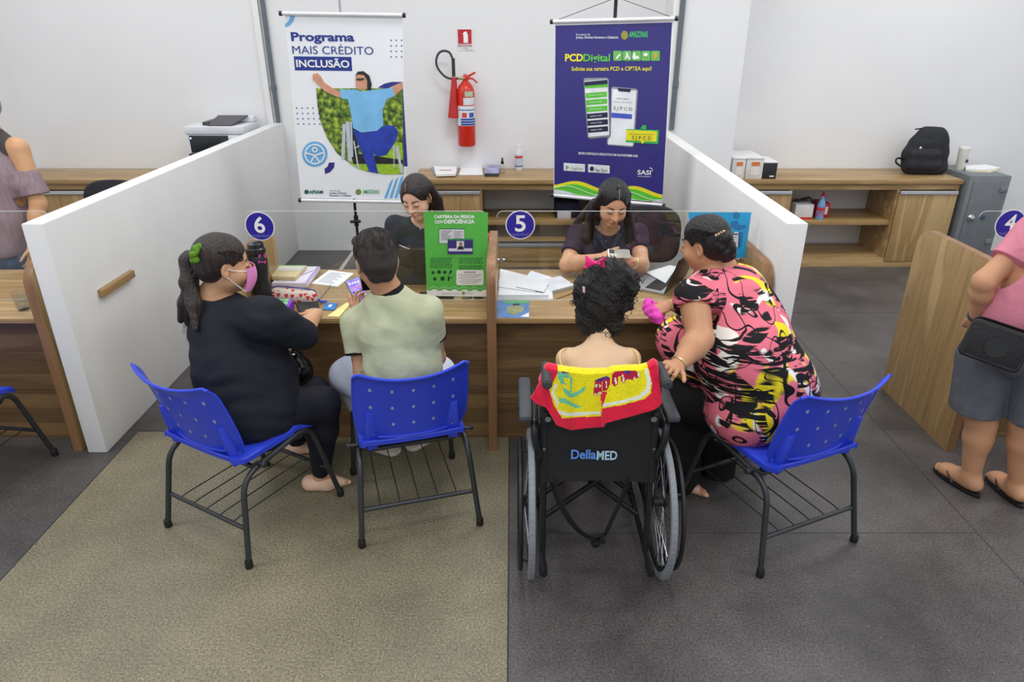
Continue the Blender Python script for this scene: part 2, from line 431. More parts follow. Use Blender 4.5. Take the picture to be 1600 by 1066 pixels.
def waves(seed, freq, amp, n=7, stretch=(1, 1, 1), warp=0.5):
    r = np.random.RandomState(seed); K = r.normal(size=(n, 3)); K /= np.linalg.norm(K, axis=1)[:, None]
    K = K * np.array(stretch); fr = freq * (0.6 + 0.9 * r.rand(n)); ph = r.rand(n) * 6.28
    def f(P):
        o = np.zeros(len(P)); w_ = np.sin(P @ (K[0] * freq * 0.5) + 1.3) * warp
        for i in range(n): o += np.sin(P @ (K[i] * fr[i]) + ph[i] + w_ * 2)
        return amp * o / math.sqrt(n)
    return f
def folds(lst, base=None):
    """lst: (point, direction along the fold, half length, half width, depth)"""
    def f(P):
        o = base(P) if base else np.zeros(len(P))
        for p, d, L_, w_, dep in lst:
            d = np.array(Vector(d).normalized()); q = P - np.array(p); t = q @ d; r = np.linalg.norm(q - t[:, None] * d, axis=1)
            o += dep * np.exp(-(t / L_) ** 2) * np.exp(-(r / w_) ** 2)
        return o
    return f

# ---------------------------------------------------------------- heads, hands
def head_matrix(c, yaw, pitch=0.0, roll=0.0):
    """face looks along +y of the local frame; yaw turns it about z, pitch<0 looks down"""
    return Matrix.Translation(c) @ Matrix.Rotation(math.radians(yaw), 4, 'Z') @ Matrix.Rotation(math.radians(pitch), 4, 'X') @ Matrix.Rotation(math.radians(roll), 4, 'Y')
def head_sdf(S, M, sc=1.0, full=0.0):
    R = M.to_3x3(); w_ = lambda x, y, z: M @ Vector((x * sc, y * sc, z * sc))
    E = lambda c, r, k=0.02, sub=False: S.ell(w_(*c), tuple(a * sc for a in r), R, k * sc, sub)
    E((0, -0.012, 0.035), (0.074, 0.094, 0.088), 0.01)
    E((0, 0.03, 0.0), (0.064, 0.062, 0.08), 0.03)
    E((0, 0.022, -0.05), (0.054 + full * 0.012, 0.062, 0.056), 0.03)
    E((0, 0.064, -0.092), (0.024, 0.022, 0.02), 0.03)
    for s in (-1, 1):
        E((s * 0.038, 0.058, -0.03), (0.026 + full * 0.01, 0.028, 0.03), 0.025)
        E((s * 0.031, 0.098, 0.014), (0.017, 0.014, 0.012), 0.012, True)
        E((s * 0.031, 0.080, 0.010), (0.0165, 0.0135, 0.0115), 0.003)
        E((s * 0.076, -0.006, 0.0), (0.009, 0.017, 0.03), 0.008); E((s * 0.082, -0.001, 0.003), (0.005, 0.009, 0.017), 0.004, True)
        E((s * 0.077, 0.0, -0.026), (0.007, 0.009, 0.01), 0.006)
    S.cap(w_(0, 0.088, 0.018), w_(0, 0.112, -0.022), 0.008 * sc, 0.0125 * sc, 0.012 * sc)
    for s in (-1, 1): E((s * 0.012, 0.100, -0.026), (0.009, 0.010, 0.008), 0.006)
    E((0, 0.094, -0.052), (0.021, 0.011, 0.006), 0.006); E((0, 0.091, -0.062), (0.018, 0.011, 0.006), 0.006)
    return w_
def face_parts(M, sc, parent, lip=(176, 92, 84), brow=(46, 32, 26), lips=True, open_eyes=False):
    w_ = lambda x, y, z: M @ Vector((x * sc, y * sc, z * sc)); R = M.to_3x3()
    for s in (-1, 1): b = MB(); b.tube([w_(s * 0.014, 0.0935, 0.030), w_(s * 0.028, 0.0925, 0.036), w_(s * 0.042, 0.083, 0.034), w_(s * 0.052, 0.072, 0.028)], [0.0022 * sc, 0.0028 * sc, 0.0022 * sc, 0.001 * sc], 6, sm=4); b.build('eyebrow', mat(brow, 0.7), parent)
    for s in (-1, 1): b = MB(); b.tube([w_(s * 0.016, 0.0895, 0.008), w_(s * 0.024, 0.0937, 0.0028), w_(s * 0.033, 0.0937, 0.001), w_(s * 0.041, 0.089, 0.003), w_(s * 0.049, 0.082, 0.007)], [0.0008 * sc, 0.0014 * sc, 0.0018 * sc, 0.0018 * sc, 0.0008 * sc], 6, sm=4); b.build('eyelash', mat((24, 16, 14), 0.6), parent)
    if lips:
        S = SDF(0.0018)
        S.cap(w_(-0.015, 0.0945, -0.0535), w_(-0.004, 0.103, -0.0505), 0.0028 * sc, 0.004 * sc, 0.004); S.cap(w_(0.015, 0.0945, -0.0535), w_(0.004, 0.103, -0.0505), 0.0028 * sc, 0.004 * sc, 0.004)
        S.cap(w_(-0.004, 0.103, -0.0505), w_(0.004, 0.103, -0.0505), 0.004 * sc, k=0.003)
        S.cap(w_(-0.012, 0.096, -0.059), w_(0, 0.1015, -0.062), 0.003 * sc, 0.005 * sc, 0.004); S.cap(w_(0.012, 0.096, -0.059), w_(0, 0.1015, -0.062), 0.003 * sc, 0.005 * sc, 0.004)
        S.mesh('lips', mat(lip, 0.4, var=0.04, sss=0.1), parent)
def hand_sdf(S, W, d, n, side, curl=(20, 25, 30, 35), sz=1.0, thumb=(0.7, 0.7, -0.15), spread=0.06, k=0.005):
    """W wrist, d toward the fingers, n out of the back of the hand, side +1 when the thumb leaves along d x n"""
    W = Vector(W); d = Vector(d).normalized(); n = Vector(n); n = (n - d * n.dot(d)).normalized(); t = d.cross(n) * side
    R = Matrix((t, d, n)).transposed(); z = sz
    S.cap(W - d * 0.01, W + d * 0.035 * z, 0.024 * z, 0.026 * z, 0.015, flat=(n, 0.72))
    S.ell(W + d * 0.055 * z, (0.041 * z, 0.046 * z, 0.0155 * z), R, 0.012)
    tips = []
    for i, (o, L_) in enumerate(((0.031, 0.066), (0.0105, 0.074), (-0.0105, 0.069), (-0.031, 0.055))):
        p = W + (d * (0.088 - abs(o - 0.008) * 0.18) + t * o) * z; a = math.radians(curl[i]); tot = a * 0.7
        fd = (d + t * spread * (o / 0.01)).normalized()
        r = 0.0092 if i < 3 else 0.008
        for sfr, rr in ((0.45, 0.95), (0.32, 0.85), (0.27, 0.76)):
            v = fd * math.cos(tot) - n * math.sin(tot); q = p + v * L_ * sfr * z
            S.cap(p, q, r * z, r * rr * z, k); p = q; tot += a; r *= 0.92
        tips.append(p)
    b = W + (d * 0.022 + t * 0.022) * z; td = (d * thumb[0] + t * thumb[1] + n * thumb[2]).normalized()
    m_ = b + td * 0.042 * z; S.cap(b, m_, 0.015 * z, 0.0115 * z, 0.01)
    td2 = (td * 0.8 + d * 0.35 - n * 0.1).normalized(); e = m_ + td2 * 0.032 * z; S.cap(m_, e, 0.0108 * z, 0.0092 * z, k)
    e2 = e + (td2 + d * 0.2).normalized() * 0.022 * z; S.cap(e, e2, 0.0095 * z, 0.0078 * z, k); tips.append(e2)
    return tips
def skin(c): return mat(c, 0.48, 0, 0.06, 9, 0.05, 180, 0.12, spec=0.35)
def cloth(c, var=0.08, bump=0.28, rough=0.85, bscale=8, sheen=0.0): return mat(c, rough, 0, var, 18, bump, bscale, spec=0.25, sheen=sheen, bdet=5, bdist=0.05, bwarp=0.3)
def hairmat(c, rough=0.42, stretch=(1, 1, 0.12), bump=0.9, bscale=170): return mat(c, rough, 0, 0.45, 60, bump, bscale, spec=0.5, stretch=stretch)
# ---------------------------------------------------------------- the room
def floor_mat(c, spk, amt, var, scale, rough):
    m, N, L, b = newmat('floor_finish'); b.inputs['Roughness'].default_value = rough
    tc = N.new('ShaderNodeTexCoord')
    n1 = N.new('ShaderNodeTexNoise'); n1.inputs['Scale'].default_value = 1.7; n1.inputs['Detail'].default_value = 6; n1.inputs['Roughness'].default_value = 0.65; L.new(tc.outputs['Object'], n1.inputs['Vector'])
    r1 = N.new('ShaderNodeValToRGB'); bc = lin(c)
    r1.color_ramp.elements[0].position = 0.32; r1.color_ramp.elements[1].position = 0.68
    r1.color_ramp.elements[0].color = tuple(x * (1 - var) for x in bc[:3]) + (1,); r1.color_ramp.elements[1].color = tuple(x * (1 + var) for x in bc[:3]) + (1,)
    L.new(n1.outputs['Fac'], r1.inputs[0])
    n2 = N.new('ShaderNodeTexNoise'); n2.inputs['Scale'].default_value = scale; n2.inputs['Detail'].default_value = 3; L.new(tc.outputs['Object'], n2.inputs['Vector'])
    r2 = N.new('ShaderNodeValToRGB'); r2.color_ramp.elements[0].position = amt; r2.color_ramp.elements[1].position = min(1, amt + 0.06)
    r2.color_ramp.elements[0].color = (0, 0, 0, 1); r2.color_ramp.elements[1].color = (1, 1, 1, 1); L.new(n2.outputs['Fac'], r2.inputs[0])
    mx = N.new('ShaderNodeMix'); mx.data_type = 'RGBA'; L.new(r2.outputs[0], mx.inputs[0]); L.new(r1.outputs[0], mx.inputs[6]); mx.inputs[7].default_value = lin(spk)
    n3 = N.new('ShaderNodeTexNoise'); n3.inputs['Scale'].default_value = 115; n3.inputs['Detail'].default_value = 3; L.new(tc.outputs['Object'], n3.inputs['Vector'])
    m3 = N.new('ShaderNodeMix'); m3.data_type = 'RGBA'; m3.blend_type = 'MULTIPLY'; m3.inputs[0].default_value = 0.7; L.new(mx.outputs[2], m3.inputs[6])
    r3 = N.new('ShaderNodeValToRGB'); r3.color_ramp.elements[0].color = (0.42, 0.42, 0.42, 1); r3.color_ramp.elements[1].color = (1.4, 1.4, 1.4, 1)
    r3.color_ramp.elements[0].position = 0.35; r3.color_ramp.elements[1].position = 0.65
    L.new(n3.outputs['Fac'], r3.inputs[0]); L.new(r3.outputs[0], m3.inputs[7]); L.new(m3.outputs[2], b.inputs['Base Color'])
    bp = N.new('ShaderNodeBump'); bp.inputs['Strength'].default_value = 0.35; bp.inputs['Distance'].default_value = 0.004
    L.new(n3.outputs['Fac'], bp.inputs['Height']); L.new(bp.outputs[0], b.inputs['Normal'])
    return m
FDARK = floor_mat((84, 80, 79), (180, 172, 164), 0.705, 0.42, 110, 0.42)
FBEIGE = floor_mat((128, 121, 98), (150, 142, 120), 0.62, 0.24, 90, 0.5)
WALLM = mat((229, 229, 230), 0.75, 0, 0.015, 2, 0.08, 90)
PARTM = mat((224, 224, 223), 0.7, 0, 0.02, 3, 0.08, 90)
mb = MB()
XB0, XB1, YB = -2.124, -0.015, 3.40
def fl(x0, y0, x1, y1, m):
    mb.poly([(x0, y0, 0), (x1, y0, 0), (x1, y1, 0), (x0, y1, 0)], m)
fl(-7, -2, XB0, 7, 0); fl(XB0, -2, XB1, YB, 1); fl(XB0, YB, XB1, 7, 0); fl(XB1, -2, 9, 7, 0)
struct(mb, 'floor', [FDARK, FBEIGE], False)
mb = MB(); JM = mat((44, 42, 42), 0.6)
for x0, y0, x1, y1 in ((XB1 - 0.003, -2, XB1 + 0.003, YB), (XB0 - 0.003, -2, XB0 + 0.002, YB), (XB0, YB - 0.004, XB1, YB + 0.003)): mb.box((x0, y0, 0), (x1, y1, 0.0012))
struct(mb, 'trim_1', JM)
mb = MB(); JM2 = mat((66, 64, 63), 0.6)
for x0, y0, x1, y1 in ((2.11, -2, 2.116, 6.4), (XB1 + 0.01, 2.525, 2.11, 2.529), (2.116, 3.42, 6, 3.424), (-4.5, 3.3, XB0, 3.304), (2.116, 5.2, 5, 5.204)): mb.box((x0, y0, 0), (x1, y1, 0.0010))
struct(mb, 'trim_2', JM2)
mb = MB(); mb.box((-1.635, 4.6, 0), (-1.60, 6.88, 0.002)); struct(mb, 'trim_3', mat((190, 188, 182), 0.6))
YW = 6.9
mb = MB(); mb.box((-4.72, YW, 0), (9, YW + 0.1, 4.0)); struct(mb, 'wall_back', WALLM)
mb = MB(); mb.box((-4.72, -2, 0), (-4.62, YW, 4.0)); struct(mb, 'wall_left', WALLM)
mb = MB(); mb.box((1.375, 6.34, 0), (1.957, YW, 4.0)); struct(mb, 'wall_column', WALLM)
mb = MB(); mb.box((-2.285, 3.178, 0), (-2.181, YW, 1.26), bev=0.007); struct(mb, 'wall_partition_left', PARTM)
mb = MB(); mb.box((1.278, 3.178, 0), (1.379, 6.34, 1.262), bev=0.007); struct(mb, 'wall_partition_right', PARTM)
# pipes and conduits on the wall
p = PY(424, 100, YW); mb = MB(); mb.tube([(p.x, YW - 0.022, 0.9), (p.x, YW - 0.022, 3.9)], 0.021, 12); mb.tube([(p.x, YW - 0.022, 1.55), (p.x, YW - 0.022, 1.60)], 0.026, 12)
solo(mb, 'wall_pipe', mat((98, 106, 114), 0.4), 'grey vertical pipe running up the back wall above the left white partition', 'pipe', base=(p.x, YW - 0.022, 0.9))
mb = MB(); mb.box((p.x - 0.10, YW - 0.03, 0.8), (p.x - 0.045, YW, 3.9), bev=0.004); struct(mb, 'trim_4', mat((236, 236, 234), 0.5, 0, 0.01))
mb = MB(); mb.tube([(1.395, 6.318, 1.27), (1.395, 6.318, 3.9)], 0.021, 12); mb.tube([(1.395, 6.318, 1.62), (1.395, 6.318, 1.67)], 0.026, 12)
solo(mb, 'wall_pipe', mat((98, 106, 114), 0.4), 'grey vertical pipe beside the purple hanging banner, on the column edge', 'pipe', base=(1.395, 6.318, 1.27))
mb = MB(); mb.box((1.325, 6.33, 0), (1.374, 6.38, 3.9), bev=0.004); struct(mb, 'trim_5', mat((236, 236, 234), 0.5, 0, 0.01))

# ---------------------------------------------------------------- back counters
SHELFBACK = mat((196, 194, 192), 0.7)
def counter(name, label, x0, x1, bays, y0=6.36, depth=0.53, group=None):
    """bays: (xa, xb, kind) kind 'door' | 'open' | 'drawer_low'"""
    t = thing(name, label, 'cabinet', ((x0 + x1) / 2, y0 + depth / 2, 0), group)
    mb = MB(); mb.box((x0, y0 - 0.02, 0.79), (x1, y0 + depth, 0.83), bev=0.003); mb.build('worktop', WX, t)
    mb = MB(); mb.box((x0 + 0.01, y0 + 0.01, 0.735), (x1 - 0.01, y0 + 0.03, 0.79)); mb.box((x0 + 0.01, y0 + 0.0, 0.0), (x1 - 0.01, y0 + depth - 0.02, 0.05))
    mb.box((x0 + 0.01, y0 + 0.005, 0.05), (x1 - 0.01, y0 + depth - 0.02, 0.085))
    xs = sorted({b[0] for b in bays} | {b[1] for b in bays})
    for x in xs: mb.box((max(x - 0.012, x0 + 0.01), y0 + 0.012, 0.05), (min(x + 0.012, x1 - 0.01), y0 + depth - 0.01, 0.79))
    mb.build('carcass', WX, t)
    for xa, xb, kind in bays:
        if kind == 'door':
            mb = MB(); mb.box((xa + 0.004, y0 - 0.012, 0.06), (xb - 0.004, y0 + 0.008, 0.70), bev=0.002); d = mb.build('door', WZ, t)
            mb = MB(); mb.box((xa + 0.006, y0 - 0.022, 0.70), (xb - 0.006, y0 + 0.004, 0.728), bev=0.003); mb.box((xa + 0.006, y0 - 0.026, 0.700), (xb - 0.006, y0 - 0.02, 0.710)); mb.build('handle', ALU, d)
        else:
            mb = MB(); mb.box((xa + 0.012, y0 + 0.03, 0.40), (xb - 0.012, y0 + depth - 0.02, 0.44), bev=0.002); mb.build('shelf', WX, t)
            if kind == 'drawer_low':
                mb = MB(); mb.box((xa + 0.004, y0 - 0.012, 0.06), (xb - 0.004, y0 + 0.008, 0.20), bev=0.002); mb.box((xa + 0.004, y0 + 0.0, 0.255), (xb - 0.004, y0 + 0.02, 0.29)); d = mb.build('drawer', WX, t)
                mb = MB(); mb.box((xa + 0.006, y0 - 0.022, 0.20), (xb - 0.006, y0 + 0.004, 0.232), bev=0.003); mb.build('handle', ALU, d)
    return t
xd = PY(1405, 300, 6.36).x; xl = PY(1238, 296, 6.36).x
counter('back_counter', 'long wooden counter with open shelves, black backpack standing on top', 1.957, 4.086, [(1.97, xl, 'door'), (xl, xd, 'open'), (xd, 4.07, 'door')])
xm = PY(751, 297, 6.36).x
counter('back_counter', 'wooden counter along the back wall under the fire extinguisher', -0.90, 1.32, [(-0.885, xm, 'door'), (xm, 0.75, 'drawer_low'), (0.75, 1.3, 'open')])
xh = PY(137, 296, 6.36).x
counter('back_counter', 'wooden counter by the left wall holding the printer', -4.61, -2.30, [(-4.59, xh - 0.75, 'open'), (xh - 0.75, xh, 'door'), (xh, -2.32, 'open')])

# ---------------------------------------------------------------- service desks
def divider(x0, label):
    pts = [(x0, 3.196, 0), (x0, 3.196, 0.94)] + [(x0, 3.196 + 0.11 - 0.11 * math.cos(a), 0.94 + 0.11 * math.sin(a)) for a in [math.pi / 2 * i / 6 for i in range(1, 7)]]
    pts += [(x0, 3.92 - 0.11 + 0.11 * math.sin(a), 0.94 + 0.11 * math.cos(a)) for a in [math.pi / 2 * i / 6 for i in range(0, 7)]] + [(x0, 3.92, 0)]
    mb = MB(); mb.prism(pts, (0.045, 0, 0), 0, 0.0015)
    for f in mb.bm.faces:
        if abs(f.normal.x) < 0.7: f.material_index = 1
    return solo(mb, 'desk_divider', [WZ, WEDGE], label, 'divider', 'desk dividers', base=(x0 + 0.022, 3.55, 0))
divider(-0.125, 'wooden upright panel between the desks numbered 6 and 5')
divider(-1.415, 'wooden upright panel behind the black water bottle, left end of desk 6')
divider(1.222, 'wooden upright panel against the right white partition, right end of desk 5')
divider(-2.371, 'wooden upright panel left of the white partition end, beside the plastic cup')
d4 = divider(2.347, 'tall wooden side panel of desk 4 beside the man in shorts')
mb = MB(); p = PY(1504, 456, 3.3)
q = V(2.347, 3.36, 0.86); mb.box((2.335, 3.335, 0.845), (2.3485, 3.365, 0.857), bev=0.003); mb.tube([(2.325, 3.35, 0.851), (2.348, 3.35, 0.851)], 0.005, 10)
o = mb.build('metal_clip', STEEL, d4); 
def desk(x0, x1, label, y1=4.04):
    t = thing('service_desk', label, 'desk', ((x0 + x1) / 2, 3.6, 0), 'wooden service desks')
    mb = MB(); mb.box((x0, 3.26, 0.722), (x1, y1, 0.75), bev=0.002); mb.build('desktop', WX, t)
    mb = MB(); mb.box((x0, 3.335, 0.0), (x1, 3.36, 0.722)); mb.build('front_panel', WXSHADE, t)
    return t
desk(-1.37, -0.125, 'wooden desk of station 6 between the water bottle and the central divider')
desk(-0.08, 1.222, 'wooden desk of station 5 with laptop and loose papers')
desk(-3.7, -2.371, 'wooden desk left of the white partition with the plastic cup on it')
desk(2.392, 3.8, 'wooden desk of station 4 behind the man in shorts', 3.92)

YG = 3.517
def screen(x0, x1, zt, num, cx, cy, label, standoff=True):
    t = thing('protective_screen', label, 'screen', ((x0 + x1) / 2, YG, 0.75), 'clear screens on the desks')
    r = 0.03
    pts = [(x0, 0.752), (x1, 0.752)] + [(x1 - r + r * math.cos(a), zt - r + r * math.sin(a)) for a in [math.pi / 2 * i / 5 for i in range(6)]] + [(x0 + r - r * math.sin(a), zt - r + r * math.cos(a)) for a in [math.pi / 2 * i / 5 for i in range(6)]]
    mb = MB(); mb.prism([(x, YG, z) for x, z in pts], (0, 0.006, 0)); mb.build('pane', GLASS, t, smooth=False)
    # pale tubes along the pane edge paint in the light it catches
    mb = MB(); mb.tube([(x, YG + 0.003, z) for x, z in pts[2:]] , 0.0014, 6); mb.tube([(x0, YG + 0.003, 0.753), (x1, YG + 0.003, 0.753)], 0.0015, 6); mb.build('edge_glint', GEDGE, t)
    for x, s in ((x0, 1), (x1, -1)):
        mb = MB(); mb.tube([(x, YG + 0.012, 0.975), (x + s * 0.04, YG + 0.012, 0.975)], 0.006, 10); mb.lathe([(0.011, 0), (0.011, 0.012)], (x + s * 0.02, YG - 0.004, 0.975), (0, 1, 0), 14); mb.build('standoff_bolt', STEEL, t)
    if num:
        S = Surf((x0, YG - 0.0002, 0.75), (1, 0, 0), (0, 0, 1), t)
        R = 0.076; a, b = S.loc(cx, cy)
        S.shape(circ(a, b, R, 48), 'number_sticker', WHITE, 1, local=True)
        S.shape(circ(a, b, R * 0.93, 48), 'sticker_disc', NAVY, 2, local=True)
        wv = []
        for k in range(3):
            top = [(a + R * 0.6 * (i / 24 * 2 - 1), b - R * 0.62 + k * -0.004 + 0.004 * math.sin(i * 0.9 + k * 1.6)) for i in range(25)]
            wv.append(top)
        mb = MB()
        for tp in wv: mb.tube([S.w(x, z, 0.003) for x, z in tp], 0.0009, 5)
        mb.build('sticker_wave', mat((120, 120, 190), 0.5), t)
        s1 = Surf((x0, YG - 0.0002, 0.75), (1, 0, 0), (0, 0, 1), t)
        return t, s1, (a, b)
    return t, None, None
def numeral(S, t, ab, ch, hh=0.086, ww=0.054):
    cu = bpy.data.curves.new('n', 'FONT'); cu.body = ch; cu.offset = 0.018
    o = bpy.data.objects.new('tmp', cu); COL.objects.link(o); me = bpy.data.meshes.new_from_object(o); bpy.data.objects.remove(o)
    n = len(me.vertices); co = np.empty(n * 3); me.vertices.foreach_get('co', co); co = co.reshape(-1, 3)
    x = (co[:, 0] - co[:, 0].min()) / np.ptp(co[:, 0]) * ww - ww / 2; y = (co[:, 1] - co[:, 1].min()) / np.ptp(co[:, 1]) * hh - hh / 2
    P = np.array([list(S.w(ab[0] + a, ab[1] + b + 0.008, 0.0036)) for a, b in zip(x, y)]) - np.array([list(BASE[t.name])])
    me.vertices.foreach_set('co', P.astype(np.float32).ravel()); me.update(); me.materials.clear(); link('numeral', me, WHITE, t)
t6, S6, c6 = screen(-1.366, -0.130, 1.236, '6', 406, 353.5, 'clear screen of desk 6 with a round blue number sticker and green poster'); numeral(S6, t6, c6, '6')
t5, S5, c5 = screen(-0.077, 1.219, 1.236, '5', 813, 351.5, 'clear screen of desk 5 with a round blue number sticker'); numeral(S5, t5, c5, '5')
t4, S4, c4 = screen(2.394, 3.75, 1.236, '4', 1578, 350, 'clear screen with a partly hidden round blue number 4 sticker', False); numeral(S4, t4, c4, '4')
screen(-3.65, -2.374, 1.236, None, 0, 0, 'clear screen on the far left desk in front of the person in the grey top')
# small wooden stop on the partition
mb = MB(); a = V(-2.181, 3.40, 0.95)
y0, y1 = None, None
def on_x(px, py, X):
    d = ray(px, py); return V(0, 0, CAM_H) + d * (X / d.x)
pa, pb, pc, pd = on_x(156, 452, -2.165), on_x(206, 423, -2.165), on_x(209, 433, -2.165), on_x(160, 463, -2.165)
za = (pa.z + pb.z) / 2; zb = (pc.z + pd.z) / 2
mb.box((-2.181, pa.y, zb), (-2.150, pb.y, za), bev=0.003)
solo(mb, 'wooden_block', WY, 'small wooden bar fixed to the left white partition', 'wall block', base=(-2.17, pa.y, zb))

# ---------------------------------------------------------------- blue plastic chairs
CHB = mat((48, 70, 208), 0.33, 0, 0.05, 3, 0.05, 200, spec=0.4); HOLE_GLINT = mat((150, 160, 200), 0.5, 0, 0.3, 40)  # pale diamonds stand for vent holes, light on their inner edges painted in
CHF = mat((56, 58, 62), 0.38, 0.35, 0.12, 6)
def chair_proto(label, group):
    t = thing('plastic_chair', label, 'chair', (0, 0, 0), group)
    for s in (-1, 1):
        path = fillet([(s * 0.268, -0.285, 0.012), (s * 0.236, -0.215, 0.400), (s * 0.228, 0.175, 0.452), (s * 0.258, 0.285, 0.012)], 0.085, 7)
        mb = MB(); mb.tube(path, 0.0125, 12)
        fr = mb.build('side_frame', CHF, t)
        for (x, y) in ((s * 0.268, -0.285), (s * 0.258, 0.285)): MB().lathe([(0.0165, 0), (0.0175, 0.006), (0.016, 0.035), (0.0135, 0.04)], (x, y, 0), n=14).build('rubber_foot', BLACKP, fr)
        mb = MB(); mb.tube([(s * 0.235, -0.13, 0.43), (s * 0.275, -0.13, 0.43)], 0.007, 10); mb.lathe([(0.012, 0), (0.014, 0.004), (0.012, 0.012)], (s * 0.27, -0.13, 0.43), (s, 0, 0), 12); mb.build('bolt', CHF, fr)
    for y, z in ((-0.13, 0.425), (0.12, 0.432)): mb = MB(); mb.tube(fillet([(-0.232, y, z), (-0.20, y, z - 0.03), (0.20, y, z - 0.03), (0.232, y, z)], 0.02), 0.011, 10); mb.build('under_seat_bar', CHF, t)
    for y, x in ((-0.252, 0.254), (0.255, 0.245)):
        mb = MB(); mb.tube([(-x, y, 0.17), (x, y, 0.17)], 0.010, 10); mb.build('lower_crossbar', CHF, t)
    mb = MB()
    for i in range(5):
        x = -0.17 + i * 0.085; mb.tube([(x, -0.252, 0.178), (x, -0.22, 0.182), (x, 0.22, 0.182), (x, 0.255, 0.178)], 0.003, 6)
    mb.build('wire_basket', CHF, t)
    def seat(u, v):
        x = (u * 2 - 1) * 0.232; y = -0.232 + v * 0.452; e = abs(u * 2 - 1)
        z = 0.476 + 0.010 * e ** 2.5 - 0.010 * math.sin(v * math.pi) * (1 - e * e)
        if v > 0.7: z += 0.008 - 0.0 - 0.045 * ((v - 0.7) / 0.3) ** 2
        if v < 0.15: z += 0.02 * ((0.15 - v) / 0.15) ** 2
        if e > 0.93: z -= 0.012 * (e - 0.93) / 0.07
        x *= 1 - 0.07 * max(0, (v - 0.85) / 0.15) ** 2 - 0.06 * max(0, (0.12 - v) / 0.12) ** 2
        return V(x, y, z)
    mb = MB(); mb.grid(seat, 28, 24, 0.007)
    for s in (-1, 1): mb.grid(lambda u, v, s=s: seat(1.0 if s > 0 else 0.0, u) + V(0, 0, -0.022 * v), 24, 2)
    mb.grid(lambda u, v: seat(u, 0) + V(0, 0.0, -0.025 * v), 24, 2)
    mst = mb
    def back(u, v, off=0.0):
        e = u * 2 - 1; h = v
        x = e * (0.232 + 0.008 * math.sin(v * math.pi) - 0.02 * max(0, (0.2 - v) / 0.2) ** 2)
        zt = 0.822 + 0.034 * abs(e) ** 2.2 - 0.016 * max(0, (abs(e) - 0.9) / 0.1) ** 2; zb = 0.500 - 0.0 * e * e
        z = zb + (zt - zb) * h
        y = -0.222 - 0.095 * h ** 1.15 + 0.052 * abs(e) ** 2.1 - 0.02 * max(0, (h - 0.85) / 0.15) ** 2
        return V(x, y, z)
    mb = MB(); mb.grid(lambda u, v: back(1 - u, v), 30, 22, 0.007)
    # moulded rim and the two side sockets
    mb.tube([back(u / 24, 1.0) + V(0, -0.004, 0) for u in range(25)], 0.0065, 8)
    for s in (0, 1): mb.tube([back(s, v / 12) + V(0, -0.004, 0) for v in range(13)], 0.0058, 8)
    mb.tube([back(u / 24, 0.0) + V(0, -0.008, 0) for u in range(25)], 0.0075, 8)
    mbk = mb
    def dia(fn, us, vs, mbx, nsgn, du=0.016, dv=0.034):
        for u in us:
            for v in vs:
                c = fn(u, v); a = fn(u + du, v); b = fn(u, v + dv); n = (a - c).cross(b - c).normalized() * nsgn
                P = [c + (a - c), c + (b - c), c - (a - c), c - (b - c)]
                mbx.prism([p + n * 0.0002 for p in P], n * 0.0012, 1)
    dia(lambda u, v: back(u, v), (0.14, 0.32, 0.5, 0.68, 0.86), (0.22, 0.5, 0.78), mbk, 1)
    dia(lambda u, v: back(u, v) + V(0, -0.0075, 0), (0.14, 0.32, 0.5, 0.68, 0.86), (0.22, 0.5, 0.78), mbk, 1)
    bk = mbk.build('backrest', [CHB, HOLE_GLINT], t)
    dia(seat, (0.14, 0.32, 0.5, 0.68, 0.86), (0.2, 0.5, 0.8), mst, 1, 0.016, 0.022)
    mst.build('seat', [CHB, HOLE_GLINT], t)
    for s in (-1, 1):
        mb = MB(); u = 0.5 + s * 0.43
        a, b = back(u, 0.0), back(u, 0.40)
        M = frame_of(a, (1, -s * 0.32, 0), b - a); L_ = (b - a).length
        mb.box((-0.027, -0.034, -0.02), (0.027, 0.002, L_), bev=0.006, M=M); mb.box((-0.024, -0.036, -0.055), (0.024, 0.022, -0.0), bev=0.006, M=M)
        so = mb.build('back_socket', CHB, bk)
        mb = MB(); mb.lathe([(0.004, 0), (0.004, 0.003)], M @ V(0, -0.035, 0.03), M.to_3x3() @ V(0, -1, 0), 8); mb.build('screw', STEEL, so)
    return t
G = 'blue plastic visitor chairs'
ch = chair_proto('blue plastic chair under the woman in black clothes', G); kids = ch
def put_chair(o, c, rot, label=None):
    o.location = (*c, 0); o.rotation_euler = (0, 0, math.radians(rot))
    if label: o['label'] = label
c2 = copy_tree(ch); c3 = copy_tree(ch); c4 = copy_tree(ch)
put_chair(ch, (-1.206, 2.688), -30)
put_chair(c2, (-0.486, 2.785), 16.5, 'blue plastic chair under the man in the pale green shirt')
put_chair(c3, (1.166, 2.624), 24, 'blue plastic chair under the woman in the flowered tunic')
put_chair(c4, (-2.745, 2.91), -8, 'blue plastic chair at the far left edge, mostly out of view')
